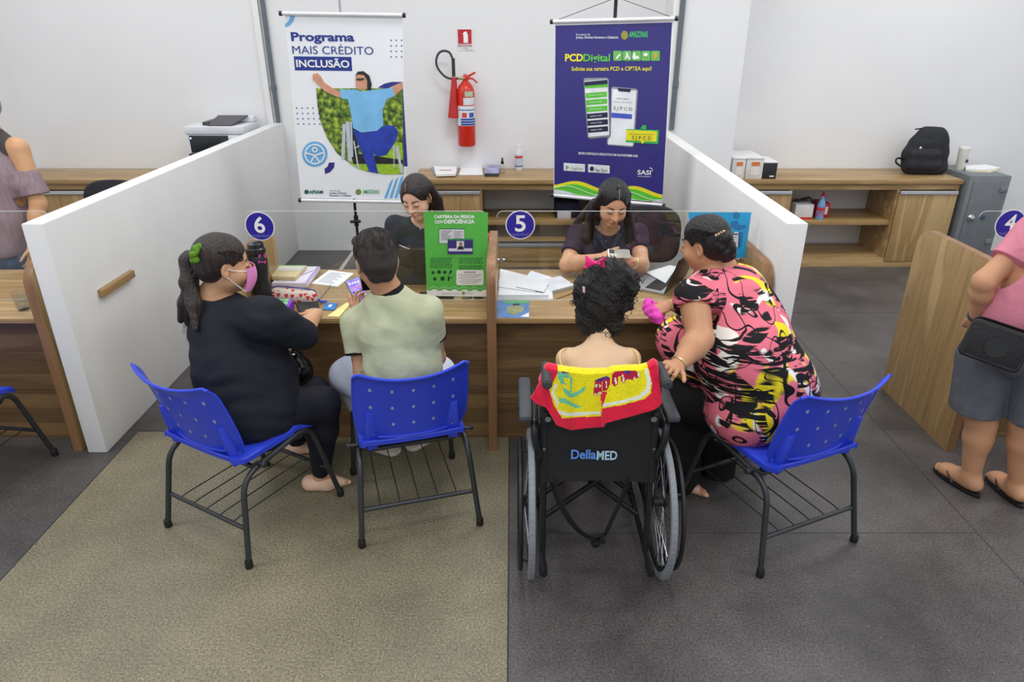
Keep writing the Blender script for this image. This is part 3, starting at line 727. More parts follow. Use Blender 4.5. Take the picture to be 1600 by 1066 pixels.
# ---------------------------------------------------------------- people
VOX = 0.0035
def person(label, base, group=None): return thing('person', label, 'person', base, group)
def arm(S, sh, el, wr, r=(0.05, 0.042, 0.026), inf=0.0, part=1.0, k=0.02):
    if part >= 1.0:
        S.cap(sh, el, r[0] + inf, r[1] + inf, k)
        m = Vector(el).lerp(wr, 0.3); S.cap(el, m, r[1] + inf, r[1] * 1.02 + inf, k); S.cap(m, wr, r[1] * 1.02 + inf, r[2] + inf, k)
    else:
        e = Vector(sh).lerp(el, part); S.cap(sh, e, r[0] + inf, r[0] * (1 - part) + r[1] * part + inf, k)
def leg(S, hp, kn, an, r=(0.085, 0.06, 0.038), inf=0.0, upto=1.0, k=0.02):
    S.cap(hp, kn, r[0] + inf, r[1] + inf, k)
    kn, an = Vector(kn), Vector(an); m = kn.lerp(an, 0.35)
    S.cap(kn, m, r[1] + inf, r[1] * 0.92 + inf, k); S.cap(m, kn.lerp(an, upto), r[1] * 0.92 + inf, r[2] + inf, k)
def foot(S, an, toe, w_=0.036, inf=0.0, k=0.02):
    an, toe = Vector(an), Vector(toe); d = (toe - an); d.z = 0; d.normalize(); h = Vector((an.x, an.y, w_ * 0.8)) - d * 0.03
    S.cap(an, h, 0.036 + inf, 0.03 + inf, k); S.cap(h, (toe.x, toe.y, 0.02 + inf), 0.03 + inf, 0.018 + inf, k); S.cap(Vector(an) + d * 0.02, (toe.x - d.x * 0.05, toe.y - d.y * 0.05, 0.028), 0.03 + inf, 0.022 + inf, k)
def strands(root_fn, n, r, seed, mat_, name, parent, sm=4):
    """a lock of thin tubes; root_fn(rng) returns the points of one strand"""
    rg = random.Random(seed); mb = MB()
    for _ in range(n): mb.tube(root_fn(rg), [r, r * 0.9, r * 0.3], 5, sm=sm)
    return mb.build(name, mat_, parent)
HAIRB = hairmat((46, 34, 32)); HAIRK = hairmat((22, 20, 22), 0.34); HAIRD = hairmat((38, 30, 27), 0.6, (1, 1, 1), 0.6, 260)

# ---- woman in black, left
def woman_black():
    t = person('person in black t-shirt and leggings with a brown ponytail, green scrunchie and pink mask, sitting', (-1.16, 2.68, 0))
    hc = PY(348, 414, 2.80); HM = head_matrix(hc, -58, -10, 3)
    neck = PY(334, 470, 2.82); chest = PY(362, 522, 2.80); waist = PY(376, 580, 2.74); pel = PY(396, 636, 2.70)
    shl = PY(318, 496, 2.98); shr = PY(412, 498, 2.68); elr = PY(466, 524, 2.82); wrr = PY(494, 492, 3.10)
    ell_ = PY(405, 560, 3.10); wrl = PY(430, 546, 3.03)
    hpr, knr, anr, tor = PY(410, 645, 2.68), PY(503, 632, 2.84), PY(502, 738, 2.87), PY(541, 760, 2.89)
    hpl, knl, anl, tol = PY(400, 630, 2.9), PY(490, 615, 3.10), PY(463, 690, 3.20), PY(488, 712, 3.18)
    SK = skin((205, 158, 122))
    S = SDF(VOX); head_sdf(S, HM, 1.03, 1.0)
    S.cap(hc + V(-0.01, 0, -0.05), neck, 0.058, 0.07); S.chain([neck, chest, waist, pel], [0.07, 0.13, 0.15, 0.15], 0.04)
    S.chain([shl, neck + V(0, 0, -0.04), shr], [0.05, 0.06, 0.05], 0.04)
    arm(S, shr, elr, wrr, (0.062, 0.05, 0.028)); arm(S, shl, ell_, wrl, (0.062, 0.05, 0.028))
    hand_sdf(S, wrr, PY(484, 478, 3.26) - wrr, (0.2, -0.3, 1), -1, (45, 50, 55, 55), 0.98)
    hand_sdf(S, wrl, (0.8, -0.2, -0.2), (-0.2, -0.8, 0.5), 1, (40, 40, 40, 40), 0.95)
    leg(S, hpr, knr, anr, (0.1, 0.07, 0.036)); leg(S, hpl, knl, anl, (0.1, 0.07, 0.036))
    foot(S, anr, tor); foot(S, anl, tol)
    S.mesh('body', SK, t)
    # t-shirt
    S = SDF(VOX); S.chain([neck + V(0.0, -0.005, -0.045), chest, waist, pel + V(0, 0, 0.01)], [0.105, 0.168, 0.193, 0.200], 0.05)
    S.chain([shl, neck + V(0.01, 0, -0.055), shr], [0.075, 0.075, 0.082], 0.05)
    S.ell(PY(424, 585, 2.86), (0.12, 0.12, 0.13), k=0.06); S.ell(PY(405, 535, 2.86), (0.10, 0.12, 0.10), k=0.06)
    S.cap(shr, elr + V(0.012, 0.02, -0.005), 0.092, 0.072, 0.04); S.cap(shl, Vector(shl).lerp(ell_, 0.7), 0.08, 0.075, 0.04)
    S.cut(elr + V(0.005, 0.035, 0.005), wrr - elr, 0.13)
    S.cap(hc, neck + V(0.005, 0.005, -0.012), 0.07, 0.082, 0.006, sub=True)
    nb = waves(3, 30, 0.0032, stretch=(1, 1, 2.2), warp=1.0)
    fl_ = [(PY(300 + 14 * i, 600 + 4 * i, 2.52), (1, 0.1, 0.15), 0.16, 0.02, -0.007) for i in (2,)] + [(PY(360, 612, 2.50), (1, 0, -0.1), 0.22, 0.022, -0.014), (PY(360, 560, 2.52), (1, 0, 0.12), 0.2, 0.022, -0.009), (PY(440, 520, 2.70), (0.6, 0.1, -0.5), 0.08, 0.014, -0.006), (PY(420, 545, 2.66), (0.9, 0.1, -0.2), 0.12, 0.016, -0.007)]
    S.mesh('t_shirt', cloth((30, 33, 41), 0.1), t, folds(fl_, nb))
    S = SDF(VOX); S.cap(pel + V(0, 0, -0.03), pel + V(0.01, 0.03, -0.07), 0.178, 0.16, 0.03)
    leg(S, hpr, knr, anr, (0.115, 0.078, 0.041), 0.004, 0.97, 0.03); leg(S, hpl, knl, anl, (0.115, 0.078, 0.041), 0.004, 0.97, 0.03)
    S.mesh('leggings', cloth((24, 25, 36), 0.08, 0.12, 0.7), t, waves(9, 40, 0.001))
    for a, o in ((anr, tor), (anl, tol)):
        d = (o - a); d.z = 0; d.normalize(); h = V(a.x, a.y, 0) - d * 0.06; e = V(o.x, o.y, 0)
        S = SDF(0.003); S.chain([h + V(0, 0, 0.036), h.lerp(e, 0.5) + V(0, 0, 0.030), e + d * 0.015 + V(0, 0, 0.016)], [0.041, 0.044, 0.013], 0.02)
        S.cap(V(a.x, a.y, 0.11) - d * 0.01, h.lerp(e, 0.45) + V(0, 0, 0.082), 0.040, 0.034, 0.004, sub=True); S.cut((h.x, h.y, 0.002), (0, 0, -1), 0.4)
        S.mesh('flat_shoe', mat((228, 190, 164), 0.5, 0, 0.05), t)
    # hair
    w_ = lambda x, y, z: HM @ Vector((x, y, z)) ; R = HM.to_3x3()
    S = SDF(0.004); S.ell(w_(0, -0.018, 0.047), (0.088, 0.108, 0.092), R, 0.01); S.ell(w_(0, -0.05, -0.01), (0.075, 0.066, 0.065), R, 0.03)
    S.ell(w_(0, 0.098, -0.045), (0.15, 0.085, 0.112), R, 0.012, True); S.ell(w_(0, 0.03, -0.06), (0.13, 0.05, 0.075), R, 0.012, True)
    for s in (-1, 1): S.ell(w_(s * 0.10, 0.002, -0.006), (0.045, 0.030, 0.046), R, 0.006, True)
    S.mesh('hair', HAIRB, t, waves(5, 90, 0.0012, stretch=(1, 1, 0.3)))
    sc = PY(309, 397, 2.755)
    tail = [sc + V(0.01, 0, 0.0), PY(296, 408, 2.80), PY(295, 440, 2.76), PY(304, 475, 2.72), PY(306, 515, 2.66)]
    S = SDF(0.004); S.chain(tail, [0.028, 0.038, 0.036, 0.032, 0.012], 0.02); S.chain([PY(300, 440, 2.80), PY(290, 474, 2.80), PY(282, 500, 2.80)], [0.030, 0.032, 0.014], 0.02)
    S.mesh('ponytail', HAIRB, t, waves(8, 120, 0.0022, stretch=(1.3, 1.3, 0.15)))
    def lock(rg):
        a = PY(rg.uniform(298, 316), rg.uniform(405, 420), 2.77); o = rg.uniform(-10, 8)
        return [a, PY(298 + o, 440, 2.75 + rg.uniform(-.02, .02)), PY(302 + o, 475, 2.74), PY(300 + o * 1.6, rg.uniform(500, 535), 2.72)]
    strands(lock, 46, 0.0026, 4, HAIRB, 'loose_hair', t)
    def lock2(rg):
        s0 = rg.uniform(-0.008, 0.055); h0 = rg.uniform(-0.02, 0.05)
        return [w_(0.062 + rg.uniform(0, .004), 0.068 - abs(s0) * 0.1, 0.045 + s0 * 0.5), w_(0.087, 0.0, 0.04 + s0 * 0.9), w_(0.07, -0.075, 0.035 + s0 * .5), w_(0.015, -0.125, 0.025)]
    strands(lock2, 60, 0.0014, 6, HAIRB, 'combed_hair', t)
    mb = MB(); pts = []
    for i in range(40):
        a = i / 40 * 2 * math.pi; pts.append(sc + V(0.0, 0.004, 0) + V(0.3, 0, 0.95).normalized() * math.cos(a) * 0.030 + V(0, 1, 0) * math.sin(a) * 0.030 + V(1, 0, -0.3) * 0.006 * math.sin(5 * a))
    pts = [p + PY(307, 397, 2.715) - sc for p in pts]; mb.tube(pts, [0.0135 + 0.003 * math.sin(i * 1.25) for i in range(40)], 10, True); mb.build('scrunchie', cloth((92, 136, 40), 0.15, 0.4), t)
    # mask
    def mk(u, v):
        a = (u - 0.5) * 2; z = 0.004 - 0.105 * v; bul = 1 - (2 * v - 0.9) ** 2 * 0.6
        return w_(0.066 * math.sin(a * 1.35), 0.054 + 0.086 * math.cos(a * 1.2) * (0.72 + 0.28 * bul), z)
    mb = MB(); mb.grid(mk, 18, 10, 0.0025); mk_o = mb.build('face_mask', mat((226, 138, 200), 0.7, bump=0.1, bscale=200), t)
    for q in ([mk(1, 0.1), w_(0.076, 0.035, -0.002), w_(0.084, 0.004, 0.008)], [mk(1, 0.95), w_(0.070, 0.03, -0.055), w_(0.083, 0.0, -0.024)], [mk(0, 0.1), w_(-0.076, 0.035, -0.002), w_(-0.084, 0.004, 0.008)]): MB().tube(q, 0.0018, 6, sm=4).build('mask_loop', WHITE, mk_o)
    MB().sphere(w_(0.083, 0.004, -0.031), 0.0035).build('earring', mat((240, 240, 240), 0.15), t)
    S2 = face_parts(HM, 1.03, t, lips=False)
    return t

# ---- man in the green shirt
def man_green():
    t = person('person in a pale green t-shirt with black trim and glasses, sitting and holding a phone', (-0.48, 2.78, 0))
    hc = PY(589, 412, 2.74); HM = head_matrix(hc, 22, -22, 0)
    neck = PY(608, 458, 2.74); chest = PY(617, 512, 2.74); waist = PY(630, 570, 2.71); pel = PY(638, 622, 2.74)
    shl = PY(556, 506, 2.80); shr = PY(668, 488, 2.70); ell_ = PY(567, 588, 2.72); elr = PY(683, 558, 2.78)
    wrl = PY(560, 497, 3.02); wrr = PY(600, 480, 3.06)
    hpl, knl, anl, tol = PY(618, 625, 2.78), PY(546, 586, 3.0), PZ(600, 682, 0.09), PZ(558, 690, 0.0)
    hpr, knr, anr, tor = PY(660, 625, 2.78), PY(683, 585, 3.06), PZ(655, 672, 0.09), PZ(698, 668, 0.0)
    S = SDF(VOX); w_ = head_sdf(S, HM, 1.0, 0.2)
    S.cap(hc + V(0.01, -0.02, -0.04), neck, 0.056, 0.062); S.chain([neck, chest, waist, pel], [0.055, 0.09, 0.09, 0.09], 0.02)
    S.chain([shl, neck + V(0, 0, -0.05), shr], [0.045, 0.045, 0.045], 0.02)
    arm(S, shl, ell_, wrl, (0.046, 0.036, 0.025)); arm(S, shr, elr, wrr, (0.046, 0.036, 0.025))
    ph = PY(565, 455, 3.13)
    hand_sdf(S, wrl, ph + V(-0.02, 0.0, -0.035) - wrl, (-0.75, 0.5, -0.3), 1, (35, 40, 45, 45), 0.98, thumb=(0.8, 0.5, 0.0))
    hand_sdf(S, wrr, V(-0.5, 0.7, -0.2), (0.4, 0.5, 0.3), -1, (35, 40, 45, 50), 0.98)
    leg(S, hpl, knl, anl, (0.08, 0.055, 0.036)); leg(S, hpr, knr, anr, (0.08, 0.055, 0.036)); foot(S, anl, tol); foot(S, anr, tor)
    S.mesh('body', skin((184, 138, 106)), t)
    S = SDF(VOX); fn = (0.28, -0.9, 0.35)
    S.chain([neck + V(0.0, 0.0, -0.045), chest, waist, pel], [0.085, 0.148, 0.158, 0.158], 0.04, flat=(fn, 0.80))
    S.chain([shl, neck + V(0, 0, -0.045), shr], [0.062, 0.07, 0.062], 0.05)
    S.cap(Vector(shl).lerp(chest, 0.35) + V(0, 0.01, -0.03), waist, 0.085, 0.11, 0.05); S.cap(Vector(shr).lerp(chest, 0.35) + V(0, 0, -0.03), waist + V(0.05, 0.02, 0), 0.085, 0.10, 0.05)
    sl = Vector(shl).lerp(ell_, 0.56); sr = Vector(shr).lerp(elr, 0.5)
    S.cap(shl, sl + (ell_ - shl).normalized() * 0.03, 0.064, 0.062, 0.03); S.cap(shr, sr - (elr - shr).normalized() * 0.015, 0.064, 0.060, 0.03)
    S.cut(sl, ell_ - shl, 0.085); 
    S.cap(hc, neck + (hc - neck).normalized() * 0.012, 0.052, 0.066, 0.005, sub=True)
    nb = waves(13, 30, 0.003, stretch=(1, 1, 2), warp=1.0)
    fl_ = [(PY(610 + dx, y, 2.52), (1, 0, s), 0.12, 0.013, dep) for dx, y, s, dep in ((0, 540, 0.25, -0.005), (30, 560, 0.3, 0.005), (50, 500, 0.1, -0.005), (-20, 520, 0.5, 0.005), (40, 585, 0.15, -0.006), (10, 575, 0.3, 0.004), (60, 530, -0.2, -0.004))]
    sh_o = S.mesh('t_shirt', cloth((176, 181, 150), 0.07), t, folds(fl_, nb))
    TRIM = cloth((22, 22, 24))
    n_ = 26; up_ = (hc - neck).normalized()
    C_ = SDF(0.003); C_.cap(neck + up_ * 0.016, neck - up_ * 0.006, 0.0665, 0.074, 0.005)
    C_.cap(hc, neck - up_ * 0.01, 0.058, 0.0605, 0.003, sub=True); C_.cut(neck + up_ * 0.026, up_, 0.2); C_.cut(neck - up_ * 0.012, -up_, 0.2); C_.mesh('collar', TRIM, sh_o)
    for c, d in ((sl, ell_ - shl), (sr, elr - shr)):
        d = d.normalized(); u_ = d.orthogonal().normalized(); v_ = d.cross(u_)
        mb = MB(); mb.tube([c - d * 0.002 + (u_ * math.cos(a) + v_ * math.sin(a)) * 0.0585 for a in [2 * math.pi * i / n_ for i in range(n_)]], 0.0065, 8, True); mb.build('sleeve_trim', TRIM, sh_o)
    S = SDF(VOX); S.cap(pel + V(-0.03, 0.03, -0.02), pel + V(0.03, 0.05, -0.02), 0.11, 0.11, 0.03)
    leg(S, hpl, knl, anl, (0.10, 0.085, 0.062), 0.004, 0.96, 0.03); leg(S, hpr, knr, anr, (0.10, 0.085, 0.062), 0.004, 0.96, 0.03)
    S.mesh('trousers', cloth((196, 202, 220), 0.05, 0.25), t, waves(19, 30, 0.003, stretch=(1.5, 1, 1)))
    for a, o in ((anl, tol), (anr, tor)):
        d = (o - a); d.z = 0; d.normalize(); h = V(a.x, a.y, 0) - d * 0.05; e = V(o.x, o.y, 0)
        S = SDF(0.004); S.chain([h + V(0, 0, 0.045), h.lerp(e, 0.6) + V(0, 0, 0.04), e + V(0, 0, 0.032)], [0.042, 0.044, 0.032], 0.02); S.cut((h.x, h.y, 0.018), (0, 0, -1), 0.4)
        so = S.mesh('canvas_shoe', cloth((206, 196, 182)), t)
        S = SDF(0.004); S.chain([h + V(0, 0, 0.02), h.lerp(e, 0.6) + V(0, 0, 0.02), e + V(0, 0, 0.02)], [0.046, 0.048, 0.036], 0.02); S.cut((h.x, h.y, 0.001), (0, 0, -1), 0.4); S.cut((h.x, h.y, 0.026), (0, 0, 1), 0.4)
        S.mesh('sole', mat((226, 220, 208), 0.6), so)
    R = HM.to_3x3(); w_ = lambda x, y, z: HM @ Vector((x, y, z))
    S = SDF(0.004); S.ell(w_(0, -0.012, 0.052), (0.086, 0.106, 0.094), R, 0.01); S.ell(w_(0, -0.045, 0.0), (0.074, 0.066, 0.07), R, 0.03); S.cap(w_(-0.022, -0.066, -0.02), w_(-0.022, -0.058, -0.052), 0.042, 0.030, 0.02); S.cap(w_(0.022, -0.066, -0.02), w_(0.022, -0.058, -0.052), 0.042, 0.030, 0.02)
    S.ell(w_(-0.03, 0.06, 0.105), (0.05, 0.05, 0.03), R, 0.03)
    S.ell(w_(0, 0.115, -0.04), (0.15, 0.085, 0.105), R, 0.01, True); S.ell(w_(0, 0.03, -0.07), (0.14, 0.055, 0.07), R, 0.01, True)
    for s in (-1, 1): S.ell(w_(s * 0.085, 0.0, -0.01), (0.02, 0.024, 0.034), R, 0.006, True)
    S.mesh('hair', HAIRD, t, waves(21, 70, 0.0018))
    def lk(rg):
        a = rg.uniform(-2.9, 2.9); ph_ = rg.uniform(0.2, 1.5); P0 = lambda ph: V(0.087 * math.sin(a) * math.sin(ph), -0.012 - 0.107 * math.cos(a) * math.sin(ph), 0.052 + 0.095 * math.cos(ph))
        if P0(ph_ + .4).y > 0.03 and P0(ph_ + .4).z < 0.06: ph_ = 0.3
        return [HM @ P0(ph_), HM @ (P0(ph_ + 0.22) * 1.02), HM @ (P0(ph_ + 0.42) * 1.0)]
    strands(lk, 260, 0.0016, 9, HAIRD, 'short_hair', t, 3)
    mb = MB()
    for s in (-1, 1):
        mb.tube([w_(s * 0.074, 0.0, 0.022), w_(s * 0.073, 0.06, 0.022), w_(s * 0.068, 0.098, 0.018)], 0.0018, 6)
        mb.tube([w_(s * 0.034 + 0.028 * math.cos(a), 0.108, 0.010 + 0.019 * math.sin(a)) for a in [2 * math.pi * i / 20 for i in range(20)]], 0.0018, 6, True)
    mb.build('glasses', BLACKP, t)
    def mk(u, v):
        a = (u - 0.5) * 2; z = -0.02 - 0.08 * v; bul = 1 - (2 * v - 0.9) ** 2 * 0.6
        return w_(0.066 * math.sin(a * 1.45), 0.048 + 0.075 * math.cos(a * 1.25) * (0.72 + 0.28 * bul), z)
    mb = MB(); mb.grid(mk, 18, 10, 0.0025); mo = mb.build('face_mask', cloth((30, 30, 34)), t)
    for s, e in ((1, 1), (-1, 0)): mb = MB(); mb.tube([mk(e, 0.05), w_(s * 0.082, -0.005, 0.02), w_(s * 0.086, -0.018, -0.002), w_(s * 0.078, 0.0, -0.035), mk(e, 0.95)], 0.0018, 6, sm=5); mb.build('mask_loop', mat((200, 196, 190), 0.6), mo)
    face_parts(HM, 1.0, t, lips=False)
    # the phone he holds
    pt = thing('smartphone', 'smartphone with a lit purple home screen held by the man in green', 'phone', ph)
    A, B, C_ = PY(543, 447, 3.15), PY(564, 440, 3.19), PY(553, 471, 3.10)
    M = frame_of((PY(560, 456, 3.14)), B - A, A - C_); 
    Mr = M
    mb = MB(); mb.prism([Mr @ Vector((x, 0, y)) for x, y in rrect(-0.037, -0.076, 0.037, 0.076, 0.010)], (Mr.to_3x3() @ V(0, 0.008, 0)), 0, 0.002); mb.build('phone_body', mat((90, 110, 112), 0.4), pt)
    m, N, L, b = newmat('phone_screen'); tc = N.new('ShaderNodeTexCoord'); nz = N.new('ShaderNodeTexNoise'); nz.inputs['Scale'].default_value = 22; L.new(tc.outputs['Object'], nz.inputs['Vector'])
    r = N.new('ShaderNodeValToRGB'); r.color_ramp.elements[0].color = lin((70, 50, 150)); r.color_ramp.elements[1].color = lin((160, 140, 225)); r.color_ramp.elements[0].position = .35; r.color_ramp.elements[1].position = .65
    L.new(nz.outputs['Fac'], r.inputs[0]); L.new(r.outputs[0], b.inputs['Base Color']); L.new(r.outputs[0], b.inputs['Emission Color']); b.inputs['Emission Strength'].default_value = 0.6
    mb = MB(); mb.prism([Mr @ Vector((x, -0.0002, y)) for x, y in rrect(-0.033, -0.071, 0.033, 0.071, 0.008)], (Mr.to_3x3() @ V(0, -0.0006, 0))); sc_ = mb.build('screen', m, pt, smooth=False)
    mb = MB()
    cols = [0, 1, 2, 0, 1, 0]
    for i in range(4):
        for j in range(5):
            mb.prism([Mr @ Vector((x, -0.001, y)) for x, y in rrect(-0.027 + i * 0.0145, 0.045 - j * 0.024, -0.0165 + i * 0.0145, 0.0555 - j * 0.024, 0.0025)], (Mr.to_3x3() @ V(0, -0.0004, 0)), (i * 3 + j * 2) % 3)
    mb.build('app_icons', [mat((235, 235, 250), 0.5), mat((60, 60, 120), 0.5), mat((200, 120, 200), 0.5)], sc_, smooth=False)
    return t

# ---- child in the wheelchair
def child():
    t = person('person with short curly black hair and a pink bow sitting in the wheelchair, bare shoulders', (0.34, 2.5, 0))
    hc = PY(940, 470, 2.62); HM = head_matrix(hc, -12, -8, 4)
    neck = PY(936, 545, 2.545); chest = PY(937, 590, 2.51); pel = V(0.335, 2.50, 0.60)
    shl = PY(886, 561, 2.535); shr = PY(984, 561, 2.525); ell_ = PY(880, 625, 2.56); elr = PY(995, 625, 2.55)
    wrl = V(0.22, 2.78, 0.66); wrr = V(0.46, 2.78, 0.66)
    S = SDF(VOX); head_sdf(S, HM, 0.98, 0.2)
    S.cap(hc + V(0, -0.02, -0.05), neck, 0.045, 0.047, 0.03); S.chain([neck + V(0, 0, -0.03), chest, pel], [0.06, 0.105, 0.11], 0.05, flat=((0, 1, 0.2), 0.78))
    S.chain([shl, neck + V(0, 0, -0.035), shr], [0.042, 0.042, 0.042], 0.05)
    S.cap(Vector(shl).lerp(neck, 0.4) + V(0, 0, -0.07), chest, 0.07, 0.09, 0.05); S.cap(Vector(shr).lerp(neck, 0.4) + V(0, 0, -0.07), chest, 0.07, 0.09, 0.05)
    arm(S, shl, ell_, wrl, (0.038, 0.031, 0.022)); arm(S, shr, elr, wrr, (0.038, 0.031, 0.022))
    hand_sdf(S, wrl, (0.1, 1, -0.2), (0, 0, 1), 1, sz=0.8); hand_sdf(S, wrr, (-0.1, 1, -0.2), (0, 0, 1), -1, sz=0.8)
    hips = [(V(0.27, 2.52, 0.58), V(0.25, 2.86, 0.58), V(0.25, 2.98, 0.17), V(0.25, 3.12, 0.13)), (V(0.41, 2.52, 0.58), V(0.43, 2.86, 0.58), V(0.43, 2.98, 0.17), V(0.43, 3.12, 0.13))]
    for h, k_, a, o in hips:
        leg(S, h, k_, a, (0.065, 0.045, 0.03)); S.cap(a, a + V(0, -0.01, -0.03), 0.03, 0.026); S.cap(a + V(0, -0.01, -0.03), o, 0.026, 0.018)
    S.mesh('body', skin((218, 184, 150)), t, folds([(PY(937, 590, 2.41), (0, 0, 1), 0.09, 0.012, -0.004), (PY(905, 585, 2.42), (0.35, 0, 1), 0.05, 0.016, 0.004), (PY(968, 585, 2.42), (-0.35, 0, 1), 0.05, 0.016, 0.004)]))
    S = SDF(VOX); S.chain([chest + V(0, 0, -0.05), pel], [0.112, 0.122], 0.04, flat=((0, 1, 0.2), 0.84)); S.cut(chest + V(0, 0, -0.045), (0, 0, 1), 0.3)
    S.mesh('top', cloth((236, 214, 110), 0.06), t)
    S = SDF(VOX); S.cap(pel + V(-0.05, 0, -0.02), pel + V(0.05, 0, -0.02), 0.11, k=0.03)
    for h, k_, a, o in hips: leg(S, h, k_, a, (0.075, 0.055, 0.042), 0.003, 0.9)
    S.mesh('trousers', cloth((40, 40, 52)), t)
    for h, k_, a, o in hips:
        S = SDF(0.004); S.chain([V(a.x, a.y - 0.03, 0.125), V(a.x, a.y + 0.06, 0.12), V(o.x, o.y + 0.02, 0.115)], [0.034, 0.036, 0.028], 0.02); S.cut((a.x, a.y, 0.095), (0, 0, -1), 0.4); S.mesh('shoe', cloth((200, 60, 110)), t)
    for pts in ([PY(893, 548, 2.56), PY(884, 545, 2.53), PY(876, 552, 2.495), PY(876, 566, 2.465), PY(885, 584, 2.425)], [PY(980, 547, 2.55), PY(989, 546, 2.52), PY(996, 556, 2.485), PY(999, 570, 2.46), PY(999, 586, 2.44)]):
        MB().tube(pts, 0.0042, 8, sm=6, flat=0.7).build('shoulder_strap', mat((232, 206, 140), 0.6), t)
    R = HM.to_3x3(); w_ = lambda x, y, z: HM @ Vector((x, y, z))
    blobs = [(938, 470, 38), (925, 450, 30), (925, 490, 27), (950, 492, 26), (940, 505, 26), (922, 506, 20), (955, 440, 34), (975, 440, 24), (965, 465, 24), (945, 425, 24), (985, 450, 14), (965, 425, 18), (905, 470, 10), (940, 512, 18), (958, 510, 15), (978, 475, 12)]
    S = SDF(0.0045); S.ell(w_(0, -0.02, 0.04), (0.092, 0.105, 0.098), R, 0.01)
    for x, y, r in blobs: S.ell(PY(x, y, 2.60 - 0.02 * (r < 22)), r * 2.70 / 1090, k=0.018)
    S.ell(w_(0, 0.13, -0.045), (0.13, 0.085, 0.11), R, 0.01, True)
    def cur(P): return 0.0035 * np.sin(P[:, 0] * 210 + 3 * np.sin(P[:, 2] * 60)) * np.sin(P[:, 2] * 190 + 3 * np.sin(P[:, 0] * 70 + P[:, 1] * 50)) + 0.004 * np.sin(P[:, 0] * 90 + P[:, 2] * 40) * np.sin(P[:, 1] * 100 + P[:, 2] * 75)
    CURL = hairmat((20, 17, 18), 0.4, (1, 1, 1), 0.8, 220)
    S.mesh('curly_hair', CURL, t, cur)
    rg = random.Random(31)
    mb = MB()
    for _ in range(330):
        x, y, r = rg.choice(blobs); a = rg.uniform(0, 6.28); rr = r * rg.uniform(0.75, 1.03); c = PY(x + rr * math.cos(a), y + rr * math.sin(a) * 0.98, 2.60 - rg.uniform(-0.05, 0.085))
        R0 = rg.uniform(0.005, 0.013); u = Vector((rg.gauss(0, 1), rg.gauss(0, 1), rg.gauss(0, 1))).normalized(); v_ = u.orthogonal().normalized(); q = u.cross(v_); ph0 = rg.uniform(0, 6.28); turns = rg.uniform(0.5, 1.3)
        mb.tube([c + (v_ * math.cos(ph0 + i * 0.55) + q * math.sin(ph0 + i * 0.55)) * R0 * (1 - i * 0.02) + u * i * 0.0022 for i in range(int(turns * 11) + 2)], rg.uniform(0.0009, 0.0019), 5)
    mb.build('curls', CURL, t)
    PK = mat((240, 40, 130), 0.35, bump=0.1)
    mb = MB(); c = PY(930, 411, 2.56)
    for s in (-1, 1):
        def lobe(u, v, s=s):
            a = u * 2 * math.pi; rr = 0.005 + 0.022 * v; return c + V(s * 0.036 * v + 0.004 * math.sin(a * 2) * v, 0.007 * math.sin(a) * (1 - v * .3), rr * math.cos(a) + 0.004 * v * s * -1)
        mb.grid(lobe, 16, 8, 0.001)
    mb.sphere(c, (0.006, 0.006, 0.007)); mb.build('hair_bow', PK, t)
    MB().prism([PY(x, y, 2.47) for x, y in ((910, 448), (914, 449), (914, 458), (911, 457))], (0, 0.004, 0)).build('hair_clip', mat((226, 190, 190), 0.4), t)
    return t
woman_black(); man_green(); child()
